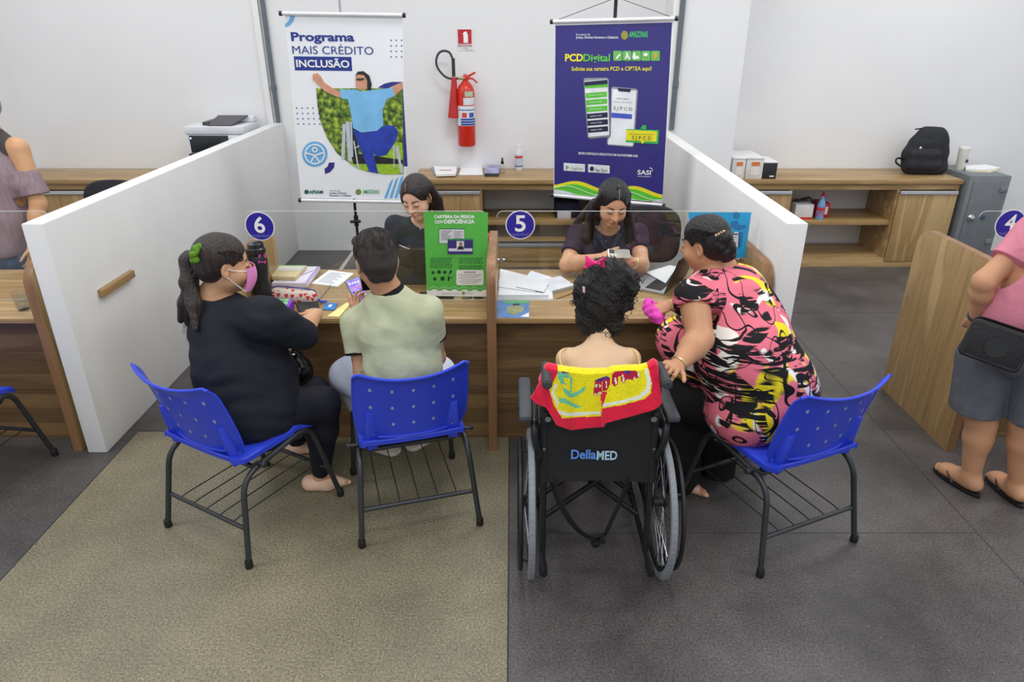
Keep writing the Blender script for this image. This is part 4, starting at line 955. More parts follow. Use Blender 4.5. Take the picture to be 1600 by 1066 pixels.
# ---- woman in the flowered tunic
def print_fabric():
    m, N, L, b = newmat('flowered_print'); b.inputs['Roughness'].default_value = 0.75; b.inputs['Specular IOR Level'].default_value = 0.25
    tc = N.new('ShaderNodeTexCoord')
    def noise(scale, det=2, dist=0.0, off=(0, 0, 0), st=(1, 1, 1), rot=(0, 0, 0)):
        mp = N.new('ShaderNodeMapping'); mp.inputs['Location'].default_value = off; mp.inputs['Scale'].default_value = st; mp.inputs['Rotation'].default_value = rot
        L.new(tc.outputs['Object'], mp.inputs[0]); n = N.new('ShaderNodeTexNoise'); n.inputs['Scale'].default_value = scale; n.inputs['Detail'].default_value = det; n.inputs['Distortion'].default_value = dist
        L.new(mp.outputs[0], n.inputs['Vector']); return n
    def step(src, a, w_=0.012):
        r = N.new('ShaderNodeMapRange'); r.inputs[1].default_value = a - w_; r.inputs[2].default_value = a + w_; L.new(src, r.inputs[0]); return r.outputs[0]
    def math_(op, a, b_=None, v=None):
        q = N.new('ShaderNodeMath'); q.operation = op; L.new(a, q.inputs[0])
        if b_ is not None: L.new(b_, q.inputs[1])
        if v is not None: q.inputs[1].default_value = v
        return q.outputs[0]
    def mixc(f, a, c):
        x = N.new('ShaderNodeMix'); x.data_type = 'RGBA'; L.new(f, x.inputs[0])
        if isinstance(a, tuple): x.inputs[6].default_value = a
        else: L.new(a, x.inputs[6])
        x.inputs[7].default_value = c; return x.outputs[2]
    yel = step(noise(5.5, 1, 0.7, (3.1, 0, 1)).outputs['Fac'], 0.60)
    whi = step(noise(7.0, 1, 0.9, (7, 2, 5)).outputs['Fac'], 0.60)
    col_ = mixc(yel, lin((226, 116, 134)), lin((236, 214, 40))); col_ = mixc(whi, col_, lin((236, 230, 222)))
    # brush strokes: fine lines kept only inside large patches, in two directions
    def strokes(rot, off, sc, thr, patch_thr):
        fine = noise(sc, 2, 0.5, off, (0.12, 0.12, 1.0), rot); patch = noise(5.0, 1, 0.9, (off[0] + 4, off[1], off[2] - 2))
        return math_('MULTIPLY', step(fine.outputs['Fac'], thr, 0.02), step(patch.outputs['Fac'], patch_thr, 0.01))
    k1 = strokes((0.5, 0.5, 0), (0, 1, 2), 58, 0.48, 0.52); k2 = strokes((-0.6, 0.2, 0.9), (5, 3, 1), 54, 0.49, 0.535)
    # radiating stems
    w1 = noise(3.6, 0, 1.6, (1, 9, 4)); d1 = math_('ABSOLUTE', math_('SUBTRACT', w1.outputs['Fac'], v=0.5)); s1 = math_('LESS_THAN', d1, v=0.009)
    w2 = noise(4.2, 0, 1.4, (11, 2, 8)); d2 = math_('ABSOLUTE', math_('SUBTRACT', w2.outputs['Fac'], v=0.5)); s2 = math_('LESS_THAN', d2, v=0.009)
    k = math_('MAXIMUM', math_('MAXIMUM', k1, k2), math_('MAXIMUM', s1, s2))
    col_ = mixc(k, col_, lin((22, 20, 24)))
    L.new(col_, b.inputs['Base Color']); return m
def woman_print():
    t = person('person in a pink, yellow and black patterned tunic with a black bun, leaning forward', (1.13, 2.66, 0))
    hc = PY(1102, 382, 2.90); HM = head_matrix(hc, 52, -12, -6)
    neck = PY(1122, 424, 2.90); chest = PY(1132, 480, 2.80); waist = PY(1160, 548, 2.70); pel = PY(1190, 608, 2.68)
    shl = PY(1084, 466, 2.70); shr = PY(1156, 446, 2.94); ell_ = PY(1094, 530, 2.56); wrl = PY(1058, 572, 2.43)
    elr = PY(1085, 486, 3.12); wrr = PY(1050, 476, 3.16)
    hpl, knl, anl, tol = PY(1165, 640, 2.66), PY(1062, 625, 2.92), PY(1058, 750, 2.90), PY(1098, 776, 2.80)
    hpr, knr, anr, tor = PY(1180, 610, 2.86), PY(1085, 600, 3.10), PY(1040, 735, 3.02), PY(1024, 752, 3.0)
    SKC = (188, 138, 104)
    S = SDF(VOX); head_sdf(S, HM, 0.97, 1.0)
    S.cap(hc + V(0.01, 0, -0.05), neck, 0.060, 0.075); S.chain([neck, chest, waist, pel], [0.075, 0.13, 0.15, 0.16], 0.04); S.chain([shl, neck + V(0, 0, -0.05), shr], [0.06, 0.06, 0.055], 0.04)
    arm(S, shl, ell_, wrl, (0.066, 0.052, 0.030)); arm(S, shr, elr, wrr, (0.062, 0.048, 0.028))
    hand_sdf(S, wrl, V(0.575, 2.32, 0.945) - wrl, (0.4, -0.1, 1), -1, (55, 60, 60, 60), 0.95)
    hand_sdf(S, wrr, PY(1022, 486, 3.14) - wrr, (0, -0.4, 1), 1, (45, 50, 55, 55), 0.92)
    leg(S, hpl, knl, anl, (0.11, 0.075, 0.038)); leg(S, hpr, knr, anr, (0.11, 0.075, 0.038)); foot(S, anl, tol); foot(S, anr, tor)
    S.mesh('body', skin(SKC), t)
    S = SDF(VOX)
    S.chain([neck + V(0.0, -0.005, -0.05), chest, waist, pel], [0.105, 0.168, 0.200, 0.222], 0.06)
    S.chain([shl, neck + V(0.0, 0, -0.06), shr], [0.078, 0.075, 0.075], 0.05)
    S.ell(PY(1066, 530, 2.92), (0.12, 0.12, 0.115), k=0.07); S.ell(PY(1090, 560, 2.9), (0.13, 0.14, 0.12), k=0.07)
    S.cap(pel, PY(1165, 640, 2.62), 0.215, 0.165, 0.05); S.cap(PY(1170, 640, 2.64), PY(1110, 622, 2.84), 0.14, 0.115, 0.05)
    S.ell(PY(1222, 596, 2.60), (0.12, 0.13, 0.12), k=0.06); S.ell(PY(1160, 452, 2.86), (0.10, 0.11, 0.09), k=0.06); S.ell(PY(1185, 495, 2.78), (0.10, 0.12, 0.11), k=0.06)
    S.cap(shl, Vector(shl).lerp(ell_, 0.42), 0.082, 0.078, 0.03); S.cap(shr, Vector(shr).lerp(elr, 0.4), 0.078, 0.074, 0.03)
    S.cut(Vector(shl).lerp(ell_, 0.26), (ell_ - shl) + V(-0.02, 0, 0), 0.105)
    S.cap(hc, neck + V(0.005, 0.0, -0.008), 0.07, 0.086, 0.006, sub=True)
    fl_ = [(PY(1120 + i * 32, 470 + i * 45, 2.55), (0.5, 0.1, -0.9), 0.14, 0.02, (-1) ** i * 0.006) for i in range(4)] + [(PY(1150, 520, 2.5), (0.9, 0, 0.5), 0.15, 0.02, -0.007), (PY(1190, 570, 2.46), (0.9, 0, 0.35), 0.18, 0.02, -0.008), (PY(1070, 500, 2.62), (0.6, 0.1, -0.8), 0.07, 0.014, -0.006)]
    S.mesh('tunic', print_fabric(), t, folds(fl_, waves(33, 22, 0.003, stretch=(1, 1, 1.8))))
    S = SDF(VOX); S.cap(pel + V(0, 0, -0.05), PY(1165, 640, 2.66), 0.15, 0.13, 0.03)
    leg(S, hpl, knl, anl + V(0, 0, 0), (0.13, 0.11, 0.115), 0, 0.92, 0.04); leg(S, hpr, knr, anr, (0.13, 0.11, 0.11), 0, 0.92, 0.04); S.cap(knl, knr, 0.10, 0.10, 0.05)
    S.chain([PY(1120, 640, 2.95), PY(1120, 700, 3.02), PY(1120, 740, 3.0)], [0.11, 0.10, 0.085], 0.04)
    S.mesh('wide_trousers', cloth((24, 23, 24), 0.12, 0.4), t, waves(41, 70, 0.003, stretch=(1.4, 1.4, 0.15)))
    for a, o in ((anl, tol), (anr, tor)):
        d = (o - a); d.z = 0; d.normalize(); h = V(a.x, a.y, 0) - d * 0.06; e = V(o.x, o.y, 0)
        S = SDF(0.003); S.chain([h + V(0, 0, 0.034), h.lerp(e, 0.5) + V(0, 0, 0.030), e + d * 0.02 + V(0, 0, 0.014)], [0.041, 0.044, 0.011], 0.02); S.cut((h.x, h.y, 0.002), (0, 0, -1), 0.4)
        S.mesh('flat_shoe', mat((216, 172, 148), 0.5, 0, 0.05), t)
    w_ = lambda x, y, z: HM @ Vector((x * 0.97, y * 0.97, z * 0.97)); R = HM.to_3x3()
    S = SDF(0.004); S.ell(w_(0, -0.015, 0.045), (0.084, 0.101, 0.089), R, 0.01); S.ell(w_(0, -0.055, -0.005), (0.075, 0.062, 0.065), R, 0.03)
    S.ell(w_(0, 0.104, -0.045), (0.16, 0.085, 0.118), R, 0.012, True); S.ell(w_(0, 0.03, -0.065), (0.14, 0.05, 0.075), R, 0.012, True)
    for s in (-1, 1): S.ell(w_(s * 0.10, 0.002, -0.006), (0.045, 0.030, 0.046), R, 0.006, True)
    S.mesh('hair', HAIRK, t, waves(5, 90, 0.0012, stretch=(1, 1, 0.3)))
    S = SDF(0.0035)
    for x, y, r in ((1132, 372, 13), (1138, 382, 11), (1132, 392, 12), (1140, 398, 10), (1126, 384, 12), (1143, 390, 8), (1134, 404, 8)): S.ell(PY(x, y, 2.81), r * 2.9 / 1090, k=0.008)
    S.mesh('bun', HAIRK, t, waves(11, 130, 0.0018))
    def lock2(rg):
        s0 = rg.uniform(-0.008, 0.06); sx = rg.choice((-1, 1))
        return [w_(sx * (0.060 + rg.uniform(0, .004)), 0.066 - abs(s0) * 0.1, 0.05 + s0 * 0.5), w_(sx * 0.0875, 0.0, 0.045 + s0 * 0.9), w_(sx * 0.07, -0.075, 0.035 + s0 * .6), w_(0.0, -0.118, 0.02)]
    strands(lock2, 90, 0.0013, 6, HAIRK, 'combed_hair', t)
    mb = MB()
    for i in range(4): mb.sphere(PY(1119 + i * 4, 368 - i * 2.2, 2.785), 0.006, n=10); 
    mb.build('hair_clip', mat((196, 164, 132), 0.25, 0.6, 0.2, 60), t)
    mb = MB()
    for a, b_ in ((0, 0), (0.008, -0.008), (-0.006, -0.010), (0.002, -0.018)): mb.sphere(w_(0.084, a, -0.032 + b_), 0.0055, n=10)
    mb.build('earring', mat((240, 236, 226), 0.2), t)
    face_parts(HM, 0.97, t, (150, 80, 74))
    mb = MB(); d = (wrl - ell_).normalized(); u_ = d.orthogonal().normalized(); v_ = d.cross(u_); c = wrl - d * 0.012
    mb.tube([c + (u_ * math.cos(a) + v_ * math.sin(a)) * 0.033 for a in [2 * math.pi * i / 24 for i in range(24)]], 0.0045, 8, True); mb.build('wristwatch', mat((214, 200, 150), 0.25, 0.8), t)
    mb = MB(); mb.sphere(PY(1019, 472, 3.10), (0.006, 0.006, 0.005), n=10); mb.build('fingernail', mat((176, 24, 44), 0.25), t)
    # pink cloth in her hand
    S = SDF(0.004); pts = [PY(1013, 474, 3.24), PY(1018, 482, 3.20), PY(1026, 492, 3.15), PY(1030, 500, 3.10)]
    S.chain(pts, [0.026, 0.036, 0.038, 0.022], 0.02); S.chain([PY(1012, 480, 3.22), PY(1030, 490, 3.18)], [0.022, 0.03], 0.01)
    ct = thing('cloth', 'crumpled magenta cloth under the fingers of the woman in the flowered tunic', 'cloth', (pts[1].x, pts[1].y, 0.75))
    S.mesh('fabric', cloth((222, 74, 180), 0.1, 0.4), ct, waves(51, 110, 0.004, stretch=(1, 1, 1)))
    return t

# ---- staff women behind the screens
def staff_left():
    t = person('person with dark hair and dark blue shirt looking down beside the green poster', (-0.56, 4.3, 0))
    hc = PY(652, 309, 4.06); HM = head_matrix(hc, 161, -24, 4)
    neck = PY(660, 345, 4.20); chest = PY(662, 380, 4.27); pel = V(-0.56, 4.42, 0.55)
    sh1 = PY(617, 352, 4.22); sh2 = PY(703, 350, 4.30); el1 = PY(608, 420, 4.16); el2 = PY(712, 425, 4.2); wr1 = V(-0.60, 3.96, 0.80); wr2 = V(-0.42, 3.96, 0.80)
    S = SDF(VOX); head_sdf(S, HM, 1.0, 0.2); S.cap(hc + V(0, 0.02, -0.05), neck + V(0, 0.02, 0), 0.046, 0.052); S.chain([neck + V(0, 0.02, -0.03), chest, pel], [0.06, 0.10, 0.12], 0.03)
    S.chain([sh1, neck + V(0, 0.02, -0.03), sh2], [0.04, 0.05, 0.04], 0.03)
    arm(S, sh1, el1, wr1, (0.042, 0.034, 0.022)); arm(S, sh2, el2, wr2, (0.042, 0.034, 0.022))
    hand_sdf(S, wr1, (0.3, -1, -0.1), (0, 0, 1), -1, sz=0.92); hand_sdf(S, wr2, (-0.3, -1, -0.1), (0, 0, 1), 1, sz=0.92)
    L_ = [(V(-0.66, 4.4, 0.52), V(-0.66, 4.02, 0.52), V(-0.66, 4.05, 0.1), V(-0.66, 3.9, 0.03)), (V(-0.46, 4.4, 0.52), V(-0.46, 4.02, 0.52), V(-0.46, 4.05, 0.1), V(-0.46, 3.9, 0.03))]
    for h, k_, a, o in L_: leg(S, h, k_, a); foot(S, a, o)
    S.mesh('body', skin((226, 178, 152)), t)
    S = SDF(VOX); S.chain([neck + V(0, 0.03, -0.05), chest, pel], [0.075, 0.128, 0.15], 0.05); S.chain([sh1, neck + V(0, 0.03, -0.055), sh2], [0.056, 0.06, 0.056], 0.05)
    S.cap(sh1, el1, 0.058, 0.052, 0.03); S.cap(sh2, el2, 0.058, 0.052, 0.03)
    S.ell(PY(645, 392, 4.17), (0.07, 0.06, 0.07), k=0.05); S.ell(PY(683, 392, 4.18), (0.07, 0.06, 0.07), k=0.05)
    S.cap(neck + V(-0.004, -0.10, 0.03), neck + V(0.012, -0.155, -0.12), 0.066, 0.018, 0.010, sub=True); S.cap(hc, neck + V(0, 0.0, 0.005), 0.055, 0.062, 0.006, sub=True)
    S.mesh('shirt', cloth((38, 42, 56), 0.1), t, waves(61, 26, 0.002))
    S = SDF(VOX)
    for h, k_, a, o in L_: leg(S, h, k_, a, inf=0.008, upto=0.97)
    S.mesh('trousers', cloth((36, 40, 54)), t)
    R = HM.to_3x3(); w_ = lambda x, y, z: HM @ Vector((x, y, z))
    S = SDF(0.0035); S.ell(w_(0, -0.014, 0.045), (0.088, 0.106, 0.092), R, 0.01)
    S.ell(w_(0.004, 0.098, -0.012), (0.070, 0.074, 0.100), R, 0.010, True)
    H2 = []
    S.chain([w_(0.074, 0.02, 0.05), w_(0.083, 0.016, -0.005), w_(0.078, 0.018, -0.055), w_(0.07, 0.0, -0.085)], [0.016, 0.018, 0.016, 0.008], 0.01)
    S.chain([w_(-0.06, -0.04, 0.05), PY(681, 312, 4.15), PY(687, 335, 4.19), PY(692, 350, 4.24)], [0.04, 0.036, 0.034, 0.02], 0.02)
    S.chain([w_(0, -0.06, 0.0), neck + V(-0.01, 0.05, 0.0), neck + V(0.0, 0.06, -0.1)], [0.06, 0.06, 0.045], 0.02)
    S.ell(w_(-0.086, -0.0, 0.0), (0.03, 0.022, 0.036), R, 0.006, True)
    S.mesh('hair', hairmat((38, 28, 28), 0.38), t, waves(5, 80, 0.0008, stretch=(1, 1, 0.3)))
    def st(rg):
        x = rg.uniform(-1, 1); a = 0.02 + x * 0.012
        return [w_(0.012, 0.035 - abs(x) * .03, 0.134), w_(0.05 * x + 0.01, 0.035, 0.125 - abs(x) * .03), w_(math.copysign(0.081, x), 0.03 * (1 - abs(x)), 0.05), w_(math.copysign(0.088, x), 0.008, -0.03 + rg.uniform(-.03, .02))]
    strands(st, 70, 0.0012, 3, hairmat((38, 28, 28), 0.38), 'hair_strands', t)
    MB().tube([w_(0.012, 0.080, 0.097), w_(0.012, 0.060, 0.1185), w_(0.012, 0.040, 0.1305), w_(0.012, 0.022, 0.1355)], 0.001, 6, sm=3).build('hair_parting', skin((200, 160, 140)), t)
    face_parts(HM, 1.0, t, (196, 104, 98))
    mb = MB(); mb.tube([PY(650, 343, 4.10), PY(654, 353, 4.085), PY(658, 357, 4.085), PY(664, 350, 4.11)], 0.0015, 6, sm=5); mb.sphere(PY(657, 358, 4.083), 0.005, n=8); mb.build('necklace', mat((210, 200, 180), 0.3, 0.7), t)
    mb = MB()
    for k in range(3): mb.tube([PY(624 + k * 3, 383 + k * 1.5, 4.085 ), PY(632 + k * 4, 387 + k, 4.085)], 0.0022, 5)
    mb.build('shirt_emblem', WHITE, t)
    return t
def staff_right():
    t = person('person with long black parted hair and dark polo shirt looking at a phone', (0.55, 4.15, 0))
    hc = PY(957, 318, 3.98); HM = head_matrix(hc, 186, -26, -4)
    neck = PY(950, 357, 4.08); chest = PY(946, 392, 4.13); pel = V(0.55, 4.34, 0.55)
    sh1 = PY(903, 368, 4.10); sh2 = PY(996, 366, 4.12); el1 = PY(886, 414, 3.93); el2 = PY(1002, 414, 3.90)
    wr1 = PY(937, 403, 3.80); wr2 = PY(990, 411, 3.79); ph = PY(966, 396, 3.74)
    SK = skin((208, 158, 126))
    S = SDF(VOX); head_sdf(S, HM, 1.04, 0.3); S.cap(hc + V(0, 0.02, -0.05), neck, 0.050, 0.056); S.chain([neck + V(0, 0.02, -0.03), chest, pel], [0.06, 0.11, 0.13], 0.03)
    S.chain([sh1, neck + V(0, 0.02, -0.03), sh2], [0.045, 0.055, 0.045], 0.03)
    arm(S, sh1, el1, wr1, (0.052, 0.044, 0.024)); arm(S, sh2, el2, wr2, (0.052, 0.044, 0.025))
    hand_sdf(S, wr1, ph + V(-0.02, 0.01, -0.02) - wr1, (-0.3, -0.5, 0.8), -1, (30, 38, 42, 45), 0.95)
    hand_sdf(S, wr2, (-0.62, -0.25, 0.28), (0.45, -0.9, 0.1), -1, (22, 34, 44, 48), 1.0, thumb=(0.12, 1.0, 0.1))
    L_ = [(V(0.45, 4.3, 0.52), V(0.45, 3.95, 0.52), V(0.45, 4.0, 0.1), V(0.45, 3.85, 0.03)), (V(0.65, 4.3, 0.52), V(0.65, 3.95, 0.52), V(0.65, 4.0, 0.1), V(0.65, 3.85, 0.03))]
    for h, k_, a, o in L_: leg(S, h, k_, a); foot(S, a, o)
    S.mesh('body', SK, t)
    S = SDF(VOX); S.chain([neck + V(0, 0.03, -0.05), chest, pel], [0.078, 0.142, 0.165], 0.05); S.chain([sh1, neck + V(0, 0.03, -0.055), sh2], [0.06, 0.062, 0.06], 0.05)
    e1, e2 = Vector(sh1).lerp(el1, 0.62), Vector(sh2).lerp(el2, 0.55)
    S.cap(sh1, e1 + (el1 - sh1) * 0.15, 0.064, 0.060, 0.03); S.cap(sh2, e2 + (el2 - sh2) * 0.15, 0.064, 0.060, 0.03); S.cut(e1, el1 - sh1, 0.09); S.cut(e2, el2 - sh2, 0.09)
    S.ell(PY(926, 395, 4.04), (0.075, 0.06, 0.07), k=0.05); S.ell(PY(968, 395, 4.04), (0.075, 0.06, 0.07), k=0.05)
    S.cap(neck + V(0, -0.10, 0.02), neck + V(-0.006, -0.16, -0.125), 0.062, 0.014, 0.010, sub=True); S.cap(hc, neck + V(0, 0.0, 0.005), 0.055, 0.066, 0.006, sub=True)
    S.mesh('polo_shirt', cloth((46, 38, 54), 0.25, 0.2), t, waves(71, 26, 0.002))
    S = SDF(VOX)
    for h, k_, a, o in L_: leg(S, h, k_, a, inf=0.008, upto=0.97)
    S.mesh('trousers', cloth((36, 40, 54)), t)
    mb = MB()
    for s in (-1, 1): mb.prism([neck + V(s * 0.052 - 0.002, -0.055, -0.0), neck + V(s * 0.075 - 0.002, -0.07, -0.022), neck + V(s * 0.038 - 0.006, -0.118, -0.075), neck + V(s * 0.010 - 0.006, -0.125, -0.098)], (0, -0.006, 0.004), 0, 0.002)
    mb.build('shirt_collar', cloth((44, 48, 60)), t)
    R = HM.to_3x3(); w_ = lambda x, y, z: HM @ Vector((x * 1.04, y * 1.04, z * 1.04)); HK = hairmat((18, 16, 18), 0.3)
    S = SDF(0.0035); S.ell(w_(0, -0.014, 0.045), (0.090, 0.110, 0.095), R, 0.01); S.ell(w_(0, 0.100, -0.010), (0.069, 0.074, 0.104), R, 0.010, True)
    S.chain([w_(-0.066, 0.01, 0.07), w_(-0.084, -0.01, -0.01), PY(984, 350, 4.03), PY(984, 378, 4.03), PY(975, 398, 4.02)], [0.022, 0.022, 0.026, 0.026, 0.012], 0.015)
    S.chain([w_(0.066, 0.01, 0.07), w_(0.086, -0.01, -0.01), PY(924, 342, 4.05), PY(916, 372, 4.04), PY(917, 402, 4.03)], [0.022, 0.024, 0.034, 0.034, 0.016], 0.015)
    S.chain([PY(930, 320, 4.10), PY(900, 350, 4.13)], [0.04, 0.022], 0.02)
    S.chain([w_(0, -0.06, 0.0), neck + V(0, 0.06, 0.0), neck + V(0.0, 0.07, -0.14)], [0.07, 0.08, 0.06], 0.02)
    S.mesh('hair', HK, t, waves(5, 80, 0.001, stretch=(1, 1, 0.3)))
    def st(rg):
        x = rg.uniform(-1, 1); sx = 1 if x > 0 else -1
        return [w_(0.0, 0.045 - abs(x) * .05, 0.136), w_(0.05 * x, 0.03, 0.128 - abs(x) * .03), w_(sx * 0.085, 0.02 * (1 - abs(x)), 0.03), w_(sx * (0.098 + rg.uniform(-.01, .01)), 0.012, -0.06), w_(sx * (0.10 + rg.uniform(-.02, .02)), 0.03, -0.15 + rg.uniform(-.04, .04))]
    strands(st, 110, 0.0013, 3, HK, 'hair_strands', t)
    MB().tube([w_(0.0, 0.083, 0.094), w_(0.0, 0.064, 0.1175), w_(0.0, 0.040, 0.1315), w_(0.0, 0.014, 0.1385)], 0.0013, 6, sm=3).build('hair_parting', skin((190, 160, 146)), t)
    face_parts(HM, 1.04, t, (170, 92, 88), (28, 20, 20))
    mb = MB(); mb.tube([PY(938, 345, 4.0), PY(945, 356, 3.985), PY(951, 359, 3.985), PY(958, 352, 4.0)], 0.0012, 6, sm=5); mb.sphere(PY(951, 360, 3.983), 0.0035, n=8); mb.build('necklace', mat((222, 180, 90), 0.3, 0.7), t)
    for k in range(2): MB().sphere(PY(946.5, 377 + k * 10, 3.993), (0.005, 0.003, 0.005), n=10).build('shirt_button', mat((120, 110, 130), 0.3), t)
    d = (wr2 - el2).normalized(); u_ = d.orthogonal().normalized(); v_ = d.cross(u_); c = wr2 - d * 0.0
    mb = MB(); mb.tube([c + (u_ * math.cos(a) + v_ * math.sin(a)) * 0.0285 for a in [2 * math.pi * i / 24 for i in range(24)]], 0.0055, 8, True); mb.lathe([(0.014, 0), (0.014, 0.006)], c + V(-0.004, -0.030, 0.006), (0, -1, 0.2), 16); mb.build('wristwatch', mat((226, 206, 150), 0.22, 0.8), t)
    pt = thing('smartphone', 'silver smartphone held by the staff member behind desk 5', 'phone', ph)
    M = frame_of(ph, PY(984, 393, 3.74) - PY(958, 392, 3.74), PY(968, 389, 3.76) - PY(965, 403, 3.70)); Rm = M.to_3x3()
    MB().prism([M @ Vector((x, 0, y)) for x, y in rrect(-0.058, -0.034, 0.066, 0.034, 0.009)], Rm @ V(0, 0.008, 0), 0, 0.002).build('phone_body', mat((176, 170, 160), 0.3, 0.5), pt)
    MB().prism([M @ Vector((x, -0.0003, y)) for x, y in rrect(-0.050, -0.002, -0.022, 0.024, 0.005)], Rm @ V(0, -0.0025, 0)).build('camera_window', mat((40, 38, 36), 0.2), pt)
    return t

# ---- man in the pink shirt, cropped at the right edge
def man_right():
    t = person('person in pink t-shirt, dark grey shorts and black flip-flops standing at desk 4', (2.36, 2.85, 0))
    anr, anl = PZ(1517, 742, 0.09), PZ(1590, 757, 0.09)
    tor, tol = PZ(1462, 734, 0.0), PZ(1545, 747, 0.0)
    knr, knl = PY(1533, 650, anr.y - 0.0), PY(1601, 655, anl.y - 0.0)
    hpr, hpl = PY(1540, 560, 2.90), PY(1620, 560, 2.80)
    pel = PY(1590, 520, 2.84); waist = PY(1620, 455, 2.84); chest = PY(1640, 395, 2.86); neck = PY(1660, 320, 2.9)
    shr, elr, wrr = PY(1622, 365, 2.92), PY(1538, 440, 2.86), PY(1527, 497, 2.92); shl = PY(1700, 370, 2.75); ell_ = PY(1720, 460, 2.8); wrl = PY(1690, 500, 3.0)
    S = SDF(VOX); leg(S, hpr, knr, anr, (0.085, 0.064, 0.040)); leg(S, hpl, knl, anl, (0.085, 0.064, 0.040)); 
    for a, o, kn in ((anr, tor, knr), (anl, tol, knl)):
        k0, a0 = Vector(kn), Vector(a); c = k0.lerp(a0, 0.3); S.cap(k0.lerp(a0, 0.12) + V(0.012, -0.016, 0), k0.lerp(a0, 0.45) + V(0.008, -0.01, 0), 0.050, 0.044, 0.03)
        d = (o - a); d.z = 0; d.normalize(); p_ = V(-d.y, d.x, 0)
        S.cap(a, V(a.x, a.y, 0.058) - d * 0.035, 0.04, 0.030); S.cap(V(a.x, a.y, 0.055) - d * 0.03, V(o.x, o.y, 0.042) - d * 0.05, 0.030, 0.024, 0.03); S.cap(V(a.x, a.y, 0.075), V(o.x, o.y, 0.045) - d * 0.07, 0.036, 0.028, 0.03); 
        S.cap(V(a.x, a.y, 0.05) , V(o.x, o.y, 0.042) - d * 0.05 + p_ * 0.018, 0.03, 0.026, 0.02); S.cap(V(a.x, a.y, 0.05), V(o.x, o.y, 0.04) - d * 0.055 - p_ * 0.018, 0.03, 0.024, 0.02)
        for j, (off, ln) in enumerate(((-0.032, 0.0), (-0.014, 0.010), (0.003, 0.006), (0.018, -0.002), (0.032, -0.012))):
            s_ = 1
            q = V(o.x, o.y, 0.034) + p_ * off * s_ - d * 0.028; S.cap(q - d * 0.02, q + d * (0.018 + ln * s_), 0.0115 - abs(off) * .06, 0.0095 - abs(off) * .05, 0.004)
    S.chain([pel, waist, chest, neck], [0.12, 0.13, 0.13, 0.05], 0.04); S.chain([shr, neck + V(0, 0, -0.05), shl], [0.05, 0.05, 0.05], 0.04)
    arm(S, shr, elr, wrr, (0.055, 0.046, 0.031)); arm(S, shl, ell_, wrl, (0.055, 0.046, 0.031))
    hand_sdf(S, wrr, PY(1513, 528, 3.0) - wrr, (-0.8, -0.4, 0), 1, (30, 35, 40, 40), 1.03, thumb=(0.9, 0.3, 0.0)); hand_sdf(S, wrl, (-0.3, 0.5, -0.6), (-0.5, -0.5, 0), -1)
    hd = PY(1680, 255, 2.95); HM = head_matrix(hd, 30, -15); head_sdf(S, HM, 1.02); S.cap(hd, neck, 0.058, 0.06)
    S.mesh('body', skin((196, 146, 112)), t)
    R = HM.to_3x3(); S = SDF(0.005); S.ell(HM @ V(0, -0.012, 0.05), (0.084, 0.104, 0.09), R); S.ell(HM @ V(0, 0.115, -0.04), (0.15, 0.085, 0.105), R, 0.01, True); S.mesh('hair', HAIRD, t)
    S = SDF(VOX); S.chain([neck + V(0, 0, -0.06), chest, waist, pel + V(0, 0, 0.10)], [0.09, 0.165, 0.165, 0.165], 0.05); S.chain([shr, neck + V(0, 0, -0.06), shl], [0.07, 0.07, 0.07], 0.05)
    e = Vector(shr).lerp(elr, 0.60); S.cap(shr, Vector(shr).lerp(elr, 0.75), 0.078, 0.074, 0.03); S.cut(e, elr - shr, 0.12)
    e = Vector(shl).lerp(ell_, 0.5); S.cap(shl, e, 0.08, 0.078, 0.03); S.cut(pel + V(0, 0, 0.035), (0, 0, -1), 0.3)
    S.mesh('t_shirt', cloth((212, 132, 152), 0.06), t, waves(81, 20, 0.003))
    S = SDF(VOX); S.cap(pel + V(0, 0, 0.05), pel + V(0, 0, -0.05), 0.158, 0.16, 0.04)
    h1, h2 = Vector(hpr).lerp(knr, 0.9), Vector(hpl).lerp(knl, 0.9)
    S.cap(hpr, h1 + V(-0.02, 0, -0.05), 0.120, 0.112, 0.03); S.cap(hpl, h2 + V(0.02, 0, -0.05), 0.112, 0.100, 0.012); S.cut(h1, (0, 0, -1), 0.45)
    S.mesh('shorts', cloth((90, 92, 100), 0.1), t, waves(83, 20, 0.003, stretch=(1.6, 1.6, 0.7)))
    for a, o in ((anr, tor), (anl, tol)):
        d = (o - a); d.z = 0; d.normalize(); p_ = V(-d.y, d.x, 0); c = V(a.x, a.y, 0); pts = []
        L0, L1 = -0.075, (V(o.x, o.y, 0) - c).length + 0.012
        for i in range(36):
            an = 2 * math.pi * i / 36; s = (math.cos(an) + 1) / 2; wd = 0.036 + 0.014 * s - 0.0; pts.append(c + d * (L0 + (L1 - L0) * s) + p_ * wd * math.sin(an) * (1.0 if abs(math.cos(an)) < 0.9 else 1.0))
        mb = MB(); mb.prism([p + V(0, 0, 0.001) for p in pts], (0, 0, 0.018), 0, 0.003)
        ff = mb.build('flip_flop', BLACKP, t)
        mb = MB(); th = c + d * (L1 - 0.052)
        mb.tube([th + V(0, 0, 0.02) - p_ * 0.008, th + V(0, 0, 0.055) - p_ * 0.008 - d * 0.006, c + d * (L1 - 0.10) + p_ * 0.036 + V(0, 0, 0.060), c + d * (L1 - 0.145) + p_ * 0.043 + V(0, 0, 0.02)], 0.006, 8, sm=5, flat=0.6)
        mb.tube([th + V(0, 0, 0.055) - p_ * 0.008 - d * 0.006, c + d * (L1 - 0.09) - p_ * 0.034 + V(0, 0, 0.060), c + d * (L1 - 0.14) - p_ * 0.043 + V(0, 0, 0.02)], 0.006, 8, sm=5, flat=0.6)
        mb.build('toe_strap', BLACKP, ff)
